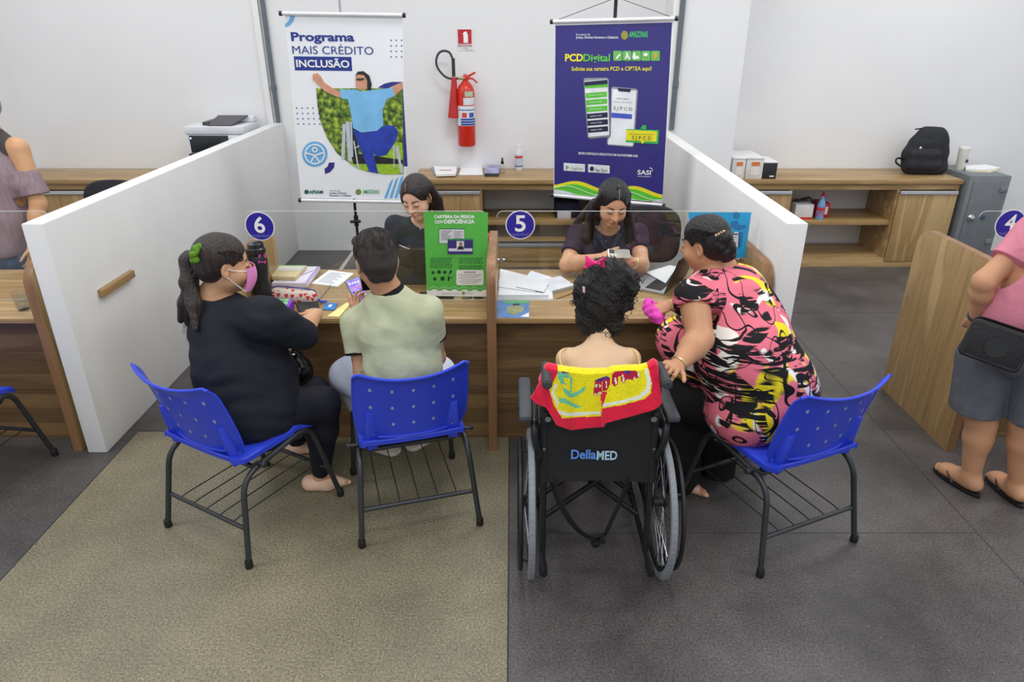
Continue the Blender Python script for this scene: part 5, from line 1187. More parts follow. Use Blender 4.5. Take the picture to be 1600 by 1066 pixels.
    d = (wrr - elr).normalized(); u_ = d.orthogonal().normalized(); v_ = d.cross(u_)
    MB().tube([wrr - d * 0.01 + (u_ * math.cos(a) + v_ * math.sin(a)) * 0.034 for a in [2 * math.pi * i / 24 for i in range(24)]], 0.0075, 8, True).build('wristband', BLACKP, t)
    # belt bag
    bt = thing('belt_bag', 'black square bag with a round emblem hanging at the hip of the man in pink', 'bag', PY(1560, 550, 2.68))
    A, B, Dn = PY(1524, 500, 2.70), PY(1612, 530, 2.60), PY(1508, 556, 2.68)
    M = frame_of((A + B) / 2, B - A, A - Dn); w0 = (B - A).length / 2; h0 = (A - Dn).length; Rm = M.to_3x3()
    MB().prism([M @ Vector((x, 0, z)) for x, z in rrect(-w0, -h0, w0 + 0.02, 0.01, 0.02)], Rm @ V(0, 0.055, 0), 0, 0.008).build('pouch', mat((20, 20, 23), 0.6, bump=0.3, bscale=120), bt)
    mb = MB(); mb.prism([M @ Vector((x, -0.001, z)) for x, z in circ(0.01, -h0 / 2, 0.044, 36)], Rm @ V(0, -0.004, 0)); mb.build('round_emblem', mat((10, 10, 11), 0.12), bt)
    mb = MB(); mb.tube([M @ Vector((x, -0.002, z)) for x, z in rrect(-w0 + 0.012, -h0 + 0.012, w0 + 0.008, -0.002, 0.012)], 0.0012, 5, True); mb.build('seam', mat((60, 60, 66), 0.6), bt)
    MB().tube([M @ V(-w0 + 0.01, 0.03, -0.01), M @ V(-w0 + 0.03, 0.03, 0.012), M @ V(w0, 0.03, 0.015), M @ V(w0 + 0.15, 0.06, 0.03)], 0.012, 8, sm=4, flat=0.4).build('belt', BLACKP, bt)
    return t
def lady_left():
    t = person('person in a mauve cold-shoulder top and blue jeans standing behind the far left desk', (-3.3, 4.3, 0))
    neck = PY(-12, 208, 4.42); chest = PY(0, 270, 4.40); waist = PY(4, 335, 4.36); pel = PY(8, 385, 4.34)
    shr = PY(28, 232, 4.40); elr = PY(60, 318, 4.36); wrr = PY(50, 385, 4.26); shl = PY(-55, 232, 4.40); ell_ = PY(-80, 320, 4.4); wrl = PY(-60, 380, 4.2)
    hd = PY(-26, 178, 4.36); HM = head_matrix(hd, 170, -10)
    S = SDF(0.005); head_sdf(S, HM); S.cap(hd, neck, 0.05, 0.05); S.chain([neck, chest, waist, pel], [0.05, 0.13, 0.13, 0.14], 0.04); S.chain([shl, neck + V(0, 0, -0.04), shr], [0.055, 0.05, 0.055], 0.04)
    arm(S, shr, elr, wrr, (0.062, 0.046, 0.028)); arm(S, shl, ell_, wrl, (0.062, 0.046, 0.028)); hand_sdf(S, wrr, (-0.15, -0.2, -1), (0.9, -0.1, 0), 1, sz=0.95); hand_sdf(S, wrl, (0.1, -0.2, -1), (-0.9, 0, 0), 1, sz=0.95)
    L_ = [(pel + V(s * 0.09, 0, -0.08), V(pel.x + s * 0.10, 4.34, 0.48), V(pel.x + s * 0.10, 4.36, 0.09), V(pel.x + s * 0.11, 4.2, 0.02)) for s in (-1, 1)]
    for h, k_, a, o in L_: leg(S, h, k_, a); foot(S, a, o)
    S.mesh('body', skin((206, 158, 118)), t)
    TOP = mat((142, 122, 130), 0.85, 0, 0.18, 90, 0.35, 120, stretch=(1, 1, 0.12))
    S = SDF(0.005); S.chain([neck + V(0, 0, -0.11), chest, waist, pel + V(0, 0, 0.02)], [0.09, 0.165, 0.165, 0.165], 0.04)
    S.chain([Vector(shr).lerp(elr, 0.52), Vector(shr).lerp(elr, 0.85) + V(0.004, 0, 0)], [0.068, 0.082], 0.02); S.cut(Vector(shr).lerp(elr, 0.84), elr - shr, 0.12)
    S.cap(Vector(shr) + V(-0.12, -0.10, -0.16), Vector(shr).lerp(elr, 0.6) + V(-0.02, -0.04, -0.02), 0.03, 0.045, 0.03)
    S.cut(pel + V(0, 0, -0.04), (0, 0, -1), 0.35)
    S.mesh('top', TOP, t, waves(91, 40, 0.003, stretch=(1.5, 1.5, 0.4)))
    S = SDF(0.005); S.chain([neck + V(0.02, -0.01, -0.01), shr + V(-0.03, 0, 0.0)], [0.055, 0.052], 0.02); S.chain([shr + V(-0.05, 0, 0.0), chest], [0.05, 0.12], 0.02); S.mesh('mesh_yoke', mat((74, 66, 70), 0.8), t)
    S = SDF(0.005); S.cap(pel, pel + V(0, 0, -0.08), 0.158, 0.15, 0.03)
    for h, k_, a, o in L_: leg(S, h, k_, a, inf=0.012, upto=0.97)
    S.mesh('jeans', cloth((72, 88, 116), 0.3), t, waves(93, 30, 0.003))
    R = HM.to_3x3(); S = SDF(0.005); S.ell(HM @ V(0, -0.014, 0.045), (0.088, 0.108, 0.094), R); S.ell(HM @ V(0, 0.10, -0.03), (0.064, 0.075, 0.095), R, 0.008, True); S.cap(HM @ V(0.06, -0.03, 0), HM @ V(0.06, -0.03, -0.12), 0.03, 0.02); S.mesh('hair', hairmat((150, 150, 150), 0.5), t)
    face_parts(HM, 1.0, t)
woman_print(); staff_left(); staff_right(); man_right(); lady_left()
# ---------------------------------------------------------------- wheelchair and towel
def wheelchair():
    cx = 0.335; YA = 2.354; RW = 0.305
    t = thing('wheelchair', 'black folding wheelchair with grey tyres and a towel over its back', 'wheelchair', (cx, 2.45, 0))
    TUBE = mat((46, 47, 50), 0.28, 0.5, 0.08); TYRE = mat((128, 132, 138), 0.7, 0, 0.05, bump=0.2, bscale=200); BLK = mat((22, 22, 24), 0.5); FAB = mat((26, 26, 28), 0.75, bump=0.25, bscale=240)
    PAD = mat((58, 62, 68), 0.55, bump=0.08, bscale=200); CHR = mat((200, 202, 206), 0.18, 1.0)
    for s, X, tilt in ((-1, 0.075, 0.010), (1, 0.605, 0.0)):
        wt = MB()
        c = V(X, YA, RW)
        ring = lambda r, x, n=64: [c + V(x, r * math.cos(2 * math.pi * i / n), r * math.sin(2 * math.pi * i / n)) for i in range(n)]
        wt.lathe([(RW - 0.032, -0.010), (RW - 0.016, -0.014), (RW - 0.004, -0.011), (RW, -0.004), (RW, 0.004), (RW - 0.004, 0.011), (RW - 0.016, 0.014), (RW - 0.032, 0.010), (RW - 0.036, 0.0), (RW - 0.032, -0.010)], c, (1, 0, 0), 72)
        for k in range(72):
            for sg in (-1, 1):
                a = 2 * math.pi * k / 72; u = V(0, math.cos(a), math.sin(a)); tt = V(0, -math.sin(a), math.cos(a))
                wt.tube([c + u * (RW + 0.0004) + V(sg * 0.001, 0, 0), c + u * (RW - 0.003) + V(sg * 0.011, 0, 0) + tt * 0.010], 0.0014, 4)
        w_ = wt.build('wheel', TYRE, t)
        MB().lathe([(RW - 0.036, -0.010), (RW - 0.030, -0.011), (RW - 0.030, 0.011), (RW - 0.036, 0.010), (RW - 0.048, 0.006), (RW - 0.048, -0.006), (RW - 0.036, -0.010)], c, (1, 0, 0), 64).build('rim', BLK, w_)
        mb = MB()
        for k in range(36):
            a = 2 * math.pi * k / 36; b = a + (0.42 if k % 2 else -0.42) * (1 if k % 4 < 2 else 1)
            mb.tube([c + V((0.022 if k % 2 else -0.022), 0.022 * math.cos(b), 0.022 * math.sin(b)), c + V(0, (RW - 0.046) * math.cos(a), (RW - 0.046) * math.sin(a))], 0.0013, 5)
        mb.build('spokes', CHR, w_)
        MB().lathe([(0.014, -0.035), (0.026, -0.026), (0.018, -0.018), (0.018, 0.018), (0.026, 0.026), (0.014, 0.04)], c, (1, 0, 0), 20).build('hub', BLK, w_)
        mb = MB(); mb.tube(ring(0.262, s * 0.042), 0.0095, 10, True)
        for k in range(6):
            a = 2 * math.pi * k / 6 + 0.3; mb.tube([c + V(s * 0.040, 0.262 * math.cos(a), 0.262 * math.sin(a)), c + V(s * 0.008, 0.268 * math.cos(a), 0.268 * math.sin(a))], 0.004, 6)
        mb.build('push_rim', BLK, w_)
        # side frame
        xi = 0.125 if s < 0 else 0.552
        mb = MB()
        mb.tube(fillet([(xi, 2.27, 0.12), (xi, 2.31, 0.45), (xi, 2.335, 0.70), (xi, 2.345, 0.925), (xi, 2.20, 0.94)], 0.05), 0.0135, 12)
        mb.tube(fillet([(xi, 2.18, 0.12), (xi, 2.70, 0.12), (xi, 2.82, 0.25), (xi, 2.80, 0.48), (xi, 2.34, 0.50)], 0.06), 0.0115, 12)
        mb.tube([(xi, 2.33, 0.305), (xi, 2.80, 0.305)], 0.010, 10); mb.tube([(X - s * 0.015, YA, RW), (xi, YA, RW)], 0.009, 10)
        mb.tube(fillet([(xi + s * 0.012, 2.30, 0.56), (xi + s * 0.035, 2.29, 0.63), (xi + s * 0.040, 2.30, 0.705), (xi + s * 0.040, 2.60, 0.715), (xi + s * 0.02, 2.62, 0.50)], 0.05), 0.0145, 12)
        mb.tube([(xi, 2.80, 0.30), (xi + s * 0.01, 2.95, 0.12)], 0.0105, 10)
        mb.box((xi - 0.012, 2.30, 0.70), (xi + 0.012, 2.335, 0.76), bev=0.003)
        f = mb.build('side_frame', TUBE, t)
        mb = MB(); mb.tube([(xi, 2.345, 0.939), (xi, 2.19, 0.939)], [0.0175, 0.0185, 0.0165, 0.0185, 0.0185], 14, sm=2); mb.lathe([(0.0155, 0), (0.012, 0.006)], (xi, 2.19, 0.939), (0, -1, 0), 14)
        mb.build('push_handle', mat((52, 56, 60), 0.6, bump=0.2, bscale=300), t)
        xa = 0.052 if s < 0 else 0.615
        MB().box((xa - 0.026, 2.285, 0.722), (xa + 0.026, 2.62, 0.752), bev=0.012).build('armrest', PAD, t)
        mb = MB(); mb.box((xi + s * 0.018 - 0.002, 2.34, 0.36), (xi + s * 0.018 + 0.002, 2.62, 0.69)); mb.build('side_panel', BLK, t)
        cc = V(xi + s * 0.02, 2.86, 0.09)
        mb = MB(); mb.lathe([(0.07, -0.016), (0.088, -0.014), (0.09, 0), (0.088, 0.014), (0.07, 0.016), (0.02, 0.016), (0.02, -0.016)], cc, (1, 0, 0), 28); cw = mb.build('caster', mat((110, 112, 116), 0.6), t)
        mb = MB(); mb.tube(fillet([cc + V(0.024, 0, 0), cc + V(0.024, -0.02, 0.10), cc + V(-0.024, -0.02, 0.10), cc + V(-0.024, 0, 0)], 0.01), 0.005, 8); mb.tube([cc + V(0, -0.02, 0.10), cc + V(0, -0.03, 0.2)], 0.010, 10); mb.build('caster_fork', TUBE, cw)
        mb = MB(); mb.box((xi - 0.06, 2.98, 0.085), (xi + 0.06, 3.14, 0.095), bev=0.003); mb.tube([(xi, 2.94, 0.13), (xi, 3.0, 0.09)], 0.009, 8); mb.build('footplate', BLK, t)
        mb = MB(); mb.tube([(xi, 2.20, 0.12), (xi, 2.14, 0.115)], 0.016, 12); mb.build('tipping_cap', BLACKP, f)
        mb = MB(); bx = X + s * 0.028 if s < 0 else X - 0.03; mb.tube([(xi, 2.60, 0.55), (X + s * 0.01, 2.60, 0.60), (X + s * 0.04, 2.58, 0.625)], 0.006, 8, sm=3); mb.sphere((X + s * 0.045, 2.575, 0.628), 0.011, n=10); mb.build('brake_lever', BLK, t)
        mb = MB(); mb.lathe([(0.006, 0), (0.006, 0.004)], (xi - s * 0.004, 2.316, 0.70), (0, -1, 0), 10); mb.lathe([(0.006, 0), (0.006, 0.004)], (xi, 2.30, 0.60), (0, -1, 0), 10); mb.lathe([(0.012, 0), (0.012, 0.005)], (xi - s * 0.012, 2.298, 0.735), (0, -1, 0), 12); mb.build('screw', CHR, f)
    x0, x1 = 0.125, 0.552
    def back(u, v):
        x = x0 + (x1 - x0) * u; z = 0.445 + (0.86 - 0.445) * v; y = 2.30 + 0.035 * v + 0.040 * math.sin(math.pi * u) * (0.3 + 0.7 * v); return V(x, y, z)
    mb = MB(); mb.grid(back, 24, 16, -0.008)
    for u in (0.0, 1.0): mb.tube([back(u, v / 8) for v in range(9)], 0.0155, 12)
    bk = mb.build('backrest', FAB, t)
    mb = MB(); mb.grid(lambda u, v: V(x0 + (x1 - x0) * u, 2.33 + 0.42 * v, 0.512 - 0.03 * math.sin(math.pi * u)), 12, 8, 0.03); mb.build('seat', FAB, t)
    for i, (a, b) in enumerate(((V(0.13, 2.47, 0.13), V(0.55, 2.47, 0.485)), (V(0.55, 2.50, 0.13), V(0.13, 2.50, 0.485)))): MB().tube([a, b], 0.0125, 12).build('cross_brace', TUBE, t)
    for i, (a, b) in enumerate(((V(0.13, 2.63, 0.13), V(0.55, 2.63, 0.485)), (V(0.55, 2.66, 0.13), V(0.13, 2.66, 0.485)))): MB().tube([a, b], 0.0125, 12).build('cross_brace', TUBE, t)
    mb = MB(); P_ = catmull([PY(862, 745, 2.31), PY(877, 790, 2.27), PY(905, 830, 2.24), PY(938, 842, 2.23), PY(958, 808, 2.25), PY(985, 746, 2.31)], 7)
    for a in range(len(P_) - 1):
        pass
    mb.tube(P_, 0.021, 8, flat=0.16); mb.box((-0.03, -0.008, -0.022), (0.03, 0.008, 0.022), M=frame_of(P_[20], P_[21] - P_[19], (0, 0, 1)), bev=0.004)
    mb.tube([PY(940, 842, 2.22), PY(935, 852, 2.20), PY(928, 850, 2.19)], 0.015, 8, sm=3, flat=0.2); mb.build('strap', mat((18, 18, 20), 0.7), t)
    S = Surf((x0, 2.298, 0.445), (1, 0, 0), (0, 0.085, 1), bk)
    S.text('Della', 892, 931, 716.5, 702.5, mat((96, 148, 232), 0.4), bold=0.028); S.text('MED', 932, 964, 718, 704.5, mat((176, 208, 228), 0.35), bold=0.028)
    return t
wheelchair()
def in_poly(x, y, P):
    c = False; n = len(P)
    for i in range(n):
        x0, y0 = P[i]; x1, y1 = P[(i + 1) % n]
        if (y0 > y) != (y1 > y) and x < (x1 - x0) * (y - y0) / (y1 - y0) + x0: c = not c
    return c
def towel():
    k = 240 / 1599.0
    def cp(pts): return [(820 + x * k, 540 + y * k) for x, y in pts]   # measured on an enlargement of the towel
    out_top = cp([(150, 400), (210, 270), (240, 238), (340, 262), (480, 285), (640, 300), (860, 296), (920, 272), (1060, 262), (1200, 262), (1290, 238), (1350, 195), (1385, 220)])
    out_bot = cp([(62, 545), (105, 600), (215, 640), (290, 760), (330, 830), (480, 882), (640, 860), (770, 850), (828, 848), (835, 812), (1000, 765), (1180, 718), (1340, 672), (1400, 632), (1428, 600)])
    def interp(P, u):
        L_ = [0]
        for a, b in zip(P, P[1:]): L_.append(L_[-1] + math.hypot(b[0] - a[0], b[1] - a[1]))
        s = u * L_[-1]
        for i in range(len(P) - 1):
            if s <= L_[i + 1] + 1e-9:
                f = (s - L_[i]) / (L_[i + 1] - L_[i]); return (P[i][0] + (P[i + 1][0] - P[i][0]) * f, P[i][1] + (P[i + 1][1] - P[i][1]) * f)
        return P[-1]
    def px(u, v):
        a, b = interp(out_top, u), interp(out_bot, u); return a[0] + (b[0] - a[0]) * v, a[1] + (b[1] - a[1]) * v
    def depth(x, y, v):
        xx = (x - 820) / k
        fold = 0.006 * math.sin(xx / 55.0) * v + 0.010 * math.exp(-((xx - 480) / 26) ** 2) * v - 0.012 * (1 if xx > 815 - v * 10 else 0) * v
        side = 0.03 * math.exp(-((xx - 110) / 110) ** 2) - 0.01
        return 2.275 - 0.035 * v + fold - 0.0 + side * 0.5
    nu, nv = 150, 76
    YEL = 1; RED = 0
    yel = [cp([(340, 262), (335, 300), (255, 460), (300, 620), (350, 700), (390, 755), (560, 745), (790, 730), (805, 660), (780, 480), (860, 480), (805, 655), (1000, 620), (1240, 560), (1310, 500), (1322, 400), (1290, 240), (1200, 240), (900, 240), (340, 240)])]
    whi = [cp([(330, 390), (285, 440), (275, 500), (340, 640), (352, 600), (300, 480), (345, 400)]), cp([(345, 660), (350, 705), (440, 735), (600, 722), (790, 715), (790, 685), (620, 690), (450, 700), (380, 680)]), cp([(820, 605), (818, 640), (1000, 600), (1200, 555), (1290, 490), (1320, 380), (1275, 240), (1240, 250), (1275, 380), (1250, 460), (1180, 520), (1000, 570)])]
    grn = [cp(p) for p in ([(340, 270), (460, 300), (470, 340), (400, 330), (410, 380), (440, 410), (380, 400), (345, 340)], [(385, 430), (430, 450), (490, 500), (560, 470), (645, 410), (610, 480), (530, 530), (470, 545), (420, 500)], [(350, 540), (420, 550), (480, 585), (590, 635), (540, 652), (470, 620), (400, 600), (352, 580)], [(470, 300), (495, 340), (490, 480), (470, 500)])]
    let = [cp(p) for p in ([(715, 520), (725, 370), (760, 350), (800, 380), (800, 505), (770, 505), (765, 480), (745, 520)], [(805, 470), (812, 350), (850, 320), (890, 340), (880, 430), (850, 470)], [(905, 380), (910, 300), (960, 255), (1040, 245), (1130, 250), (1195, 290), (1195, 330), (1165, 340), (1140, 325), (1135, 360), (1095, 352), (1050, 360), (1035, 392), (1005, 385), (995, 320), (972, 325), (965, 405), (935, 425), (910, 405)])]
    dot = [cp(p) for p in (circ(732, 506, 13, 10), circ(783, 492, 14, 10), [(740, 400), (752, 400), (748, 440), (738, 440)], [(775, 400), (790, 405), (785, 440), (775, 430)], [(842, 370), (856, 375), (856, 440), (844, 440)], [(932, 330), (948, 335), (962, 395), (940, 405)], [(1010, 300), (1026, 305), (1040, 375), (1018, 385)], [(1062, 340), (1075, 345), (1070, 358), (1058, 355)], [(1130, 340), (1150, 310), (1150, 350), (1130, 358)], [(1170, 265), (1190, 290), (1190, 330), (1172, 320)])]
    pur = [cp(p) for p in ([(725, 365), (760, 345), (850, 315), (880, 330), (880, 350), (820, 350), (800, 380), (790, 375)], [(375, 270), (460, 262), (465, 285), (390, 288)], [(1020, 262), (1080, 250), (1110, 270), (1080, 300), (1040, 290)])]
    mb = MB(); F = {}
    P = [[None] * (nv + 1) for _ in range(nu + 1)]; PX = [[px(i / nu, j / nv) for j in range(nv + 1)] for i in range(nu + 1)]
    A = []
    for i in range(nu + 1):
        row = []
        for j in range(nv + 1):
            x, y = PX[i][j]; row.append(mb.bm.verts.new(PY(x, y, depth(x, y, j / nv))))
        A.append(row)
    for i in range(nu):
        for j in range(nv):
            x = (PX[i][j][0] + PX[i + 1][j + 1][0]) / 2; y = (PX[i][j][1] + PX[i + 1][j + 1][1]) / 2; m = 0
            for lst, mi in ((yel, 1), (whi, 2), (grn, 3), (let, 0), (pur, 5), (dot, 2)):
                if any(in_poly(x, y, q) for q in lst): m = 4 if lst is let else mi
            f = mb.bm.faces.new((A[i][j], A[i][j + 1], A[i + 1][j + 1], A[i + 1][j])); f.material_index = m
    # over the top and down behind the sitter's back
    tops = [A[i][0] for i in range(nu + 1)]; prev = tops
    for st, (dy, dz) in enumerate(((0.012, 0.008), (0.028, 0.009), (0.042, 0.001), (0.048, -0.03), (0.050, -0.10))):
        row = [mb.bm.verts.new(tops[i].co + V(0, dy, dz)) for i in range(nu + 1)]
        for i in range(nu):
            x = PX[i][0][0]; f = mb.bm.faces.new((prev[i], prev[i + 1], row[i + 1], row[i])); f.material_index = 1 if 871 < x < 1012 else 0
        prev = row
    bmesh.ops.recalc_face_normals(mb.bm, faces=mb.bm.faces[:])
    T = lambda c: mat(c, 0.95, 0, 0.08, 60, 0.5, 220, spec=0.1, sheen=0.3)
    o = solo(mb, 'towel', [T((214, 28, 62)), T((226, 214, 24)), T((222, 224, 208)), T((106, 190, 150)), T((178, 22, 60)), T((74, 48, 128))], 'red and yellow beach towel with green leaves draped over the wheelchair back', 'towel', base=(0.34, 2.26, 0.86))
    md = o.modifiers.new('thick', 'SOLIDIFY'); md.thickness = 0.006; md.offset = 0
    return o
towel()
# ---------------------------------------------------------------- banners
GRN = mat((70, 170, 60), 0.6)
def banner_base(name, label, c4, cloth_c, Y4, cord=None):
    TL, TR, BR, BL = [PY(x, y, Y) for (x, y), Y in zip(c4, Y4)]
    t = thing(name, label, 'banner', ((TL.x + TR.x) / 2, (TL.y + TR.y) / 2, BL.z))
    return t, TL, TR, BR, BL
def white_banner():
    t, TL, TR, BR, BL = banner_base('hanging_banner', 'tall white hanging banner picturing a man with open arms in a wheelchair', [(445, 24), (629, 26), (635, 312), (470, 309)], None, (5.2,) * 4)
    mb = MB(); mb.prism([BL, BR, TR, TL], (0, 0.003, 0)); mb.build('print_sheet', mat((236, 238, 242), 0.45, 0, 0.01, bump=0.06, bscale=5), t)
    S = Surf(BL, (1, 0, 0), (0, 0, 1), t)
    for a, b in (((440, 21), (630, 24)), ((470, 313), (637, 316))):
        A, B = PY(*a, 5.19), PY(*b, 5.19); rod = MB().tube([A, B], 0.013, 12).build('banner_rod', mat((222, 222, 224), 0.4), t)
        for P_, d in ((A, A - B), (B, B - A)): MB().tube([P_ - d.normalized() * 0.004, P_ + d.normalized() * 0.016], 0.0155, 12).build('rod_cap', BLACKP, rod)
    C1, C2, C3 = mat((30, 52, 140), 0.5), mat((110, 176, 226), 0.5), mat((40, 44, 130), 0.5)
    S.shape([(460, 21), (461, 26), (458, 34), (453, 40), (446, 43), (445, 38), (450, 34), (453, 28), (454, 22)], 'blue_arc', C2, 1)
    S.text('Programa', 455.5, 554, 63.5, 50.5, C1, bold=0.032, dy=0.8); S.text('MAIS CRÉDITO', 457.5, 584, 84, 71.5, C1, bold=0.0, dy=1.5)
    S.shape([(459, 88), (549, 89), (550.5, 111), (461, 110)], 'blue_box', C1, 1); S.text('INCLUSÃO', 463.5, 546.5, 104.5, 93.5, WHITE, bold=0.025, layer=3, dy=1)
    dots = [circ(611 + i * 8.3, 63 + j * 8.6, 1.15, 8) for i in range(3) for j in range(4)] + [circ(463.5 + i * 8.5 + j * .8, 169 + j * 8.3, 1.15, 8) for i in range(5) for j in range(4)]
    S.shapes(dots, 'dot_pattern', C1, 1)
    # picture: garden, wheelchair, man with open arms
    S.shape([(590, 137), (600, 131), (612, 128), (629, 128), (637, 260), (630, 260), (627, 140)], 'blue_band', C3, 1)
    gm, N, L, b = newmat('garden_picture'); tc = N.new('ShaderNodeTexCoord'); nz = N.new('ShaderNodeTexNoise'); nz.inputs['Scale'].default_value = 28; nz.inputs['Detail'].default_value = 6; L.new(tc.outputs['Object'], nz.inputs['Vector'])
    r = N.new('ShaderNodeValToRGB'); e = r.color_ramp.elements; e[0].position = .34; e[0].color = lin((28, 48, 16)); e[1].position = .68; e[1].color = lin((186, 200, 70)); q = e.new(.5); q.color = lin((92, 124, 36)); L.new(nz.outputs['Fac'], r.inputs[0]); L.new(r.outputs[0], b.inputs['Base Color']); b.inputs['Roughness'].default_value = .5
    S.shape([(494, 138), (620, 138), (629, 142), (631, 272), (600, 272.5), (572, 268), (549, 257), (527, 240), (511, 215), (501, 190), (496, 165)], 'garden', gm, 2)
    S.shape([(598, 225), (628, 222), (631, 272), (601, 272.5), (560, 264), (545, 254), (560, 240)], 'lawn', mat((150, 190, 40), 0.5, 0, 0.25, 40), 3)
    GREY = mat((190, 196, 204), 0.4); DK = mat((26, 30, 34), 0.5)
    mb = MB(); W = lambda x, y, h=0.0: S.w(*S.loc(x, y), S.off * 3.5 + h)
    for x0, y0, x1, y1, rr in ((538, 194, 536, 248, .012), (543, 190, 547, 252, .014), (549, 190, 551, 245, .008), (553, 220, 560, 262, .008), (620, 228, 628, 270, .012), (615, 225, 616, 262, .006), (553, 232, 566, 226, .006)): mb.tube([W(x0, y0), W(x1, y1)], rr, 6, flat=0.12)
    mb.build('pictured_wheelchair', GREY, t)
    S.shape([(548, 190), (556, 190), (560, 240), (630, 250), (630, 256), (552, 256), (550, 240)], 'pictured_seat', DK, 4)
    SKN = mat((208, 150, 122), 0.5, 0, 0.1, 20)
    S.shape([(489, 116), (496, 114), (502, 120), (506, 128), (520, 138), (536, 146), (534, 153), (524, 150), (507, 142), (497, 132), (489, 124)], 'pictured_arm', SKN, 5)
    S.shape([(610, 136), (629, 128), (630, 138), (614, 151)], 'pictured_arm', SKN, 5)
    S.shape([(556, 118), (560, 112), (568, 111), (575, 116), (577, 128), (574, 139), (560, 140), (556, 134)], 'pictured_face', SKN, 5)
    S.shape([(555, 119), (559, 112), (568, 111), (577, 118), (581, 132), (579, 141), (574, 139), (574, 126), (569, 117), (560, 116)], 'pictured_hair', DK, 6)
    S.shape([(557, 122.5), (569, 122), (569, 125), (563, 126), (558, 125.5)], 'pictured_glasses', mat((60, 50, 48), 0.4), 7)
    S.shape([(531, 140), (556, 140), (566, 143), (580, 141), (606, 138), (613, 136), (617, 150), (604, 155), (598, 172), (599, 195), (590, 204), (565, 207), (552, 200), (549, 180), (544, 155), (534, 154)], 'pictured_shirt', mat((122, 186, 232), 0.55, 0, 0.12, 8), 6)
    S.shape([(551, 203), (575, 207), (603, 196), (615, 196), (622, 205), (619, 220), (604, 242), (588, 245), (583, 238), (589, 262), (591, 271), (577, 268), (570, 250), (556, 215)], 'pictured_trousers', mat((34, 60, 168), 0.5, 0, 0.25, 14), 5)
    # round emblem, quarter ring, stripes
    S.shape(circ(492, 241, 20, 36), 'round_emblem', C2, 1)
    mb = MB(); mb.tube([W(492 + 15 * math.cos(a), 241 + 15 * math.sin(a)) for a in [2 * math.pi * i / 30 for i in range(30)]], .005, 6, True, flat=.2); mb.tube([W(492 + 3.5 * math.cos(a), 234 + 3.5 * math.sin(a)) for a in [2 * math.pi * i / 14 for i in range(14)]], .005, 6, True, flat=.2)
    for a, b_ in (((478, 239), (492, 243)), ((492, 243), (507, 238)), ((492, 243), (485, 255)), ((492, 243), (500, 254))): mb.tube([W(*a), W(*b_)], .005, 6, flat=.2)
    mb.build('emblem_figure', WHITE, t)
    S.shape([(514, 254), (523, 254), (522, 262), (516, 269), (508, 272), (507, 264), (512, 260)], 'quarter_ring', C3, 1)
    for i in range(5):
        x = 600 + i * 8; S.shape([(x + 10, 275 + max(0, 3 - i) * 3), (min(x + 15, 634), 274 + max(0, 2 - i) * 2), (x + 5 if x + 5 < 634 else 634, 310), (x, 310)], 'blue_stripe', C2, 1) if i < 4 else None
    S.text('AFEAM', 483, 505, 302.5, 297.5, mat((20, 100, 80), .5), bold=.04); S.shape(circ(479, 300, 3.6, 16), 'small_logo', mat((20, 100, 80), .5), 1)
    S.text('Secretaria de', 515, 532, 299, 296.5, mat((120, 120, 140), .5)); S.text('Justiça, Direitos', 515, 542, 303, 300, mat((60, 60, 110), .5), bold=.01); S.text('Humanos e Cidadania', 515, 549, 307, 304, mat((60, 60, 110), .5), bold=.01)
    S.shape(circ(560, 300, 4.6, 16), 'coat_of_arms', mat((120, 140, 60), .5, 0, .4, 200), 1); S.text('AMAZONAS', 567, 593, 302.5, 296.5, mat((80, 170, 110), .5), bold=.02)
    # stand behind it
    st = thing('banner_stand', 'thin black tripod stand behind the white banner', 'stand', (PY(557, 350, 5.3).x, 5.3, 0)); x = BASE[st.name].x
    MB().tube([(x, 5.3, 0.25), (x, 5.3, 2.10)], 0.011, 10).build('pole', BLACKP, st)
    zk = PY(556, 345, 5.3).z
    mb = MB(); mb.tube([(x, 5.3, zk - 0.04), (x, 5.3, zk + 0.04)], 0.018, 12); mb.tube([(x - 0.04, 5.27, zk), (x + 0.04, 5.28, zk)], 0.012, 10); mb.build('clamp_knob', BLACKP, st)
    for a in (90, 210, 330): MB().tube([(x, 5.3, 0.30), (x + 0.32 * math.cos(math.radians(a)), 5.3 + 0.32 * math.sin(math.radians(a)), 0.012)], 0.010, 8).build('leg', BLACKP, st)
    xt = PY(533, 8, 5.3).x; MB().tube([(x, 5.3, 2.05), (xt, 5.26, 2.14), (xt, 5.26, 2.45)], 0.008, 8).build('upper_pole', mat((170, 170, 172), .4), st)
white_banner()
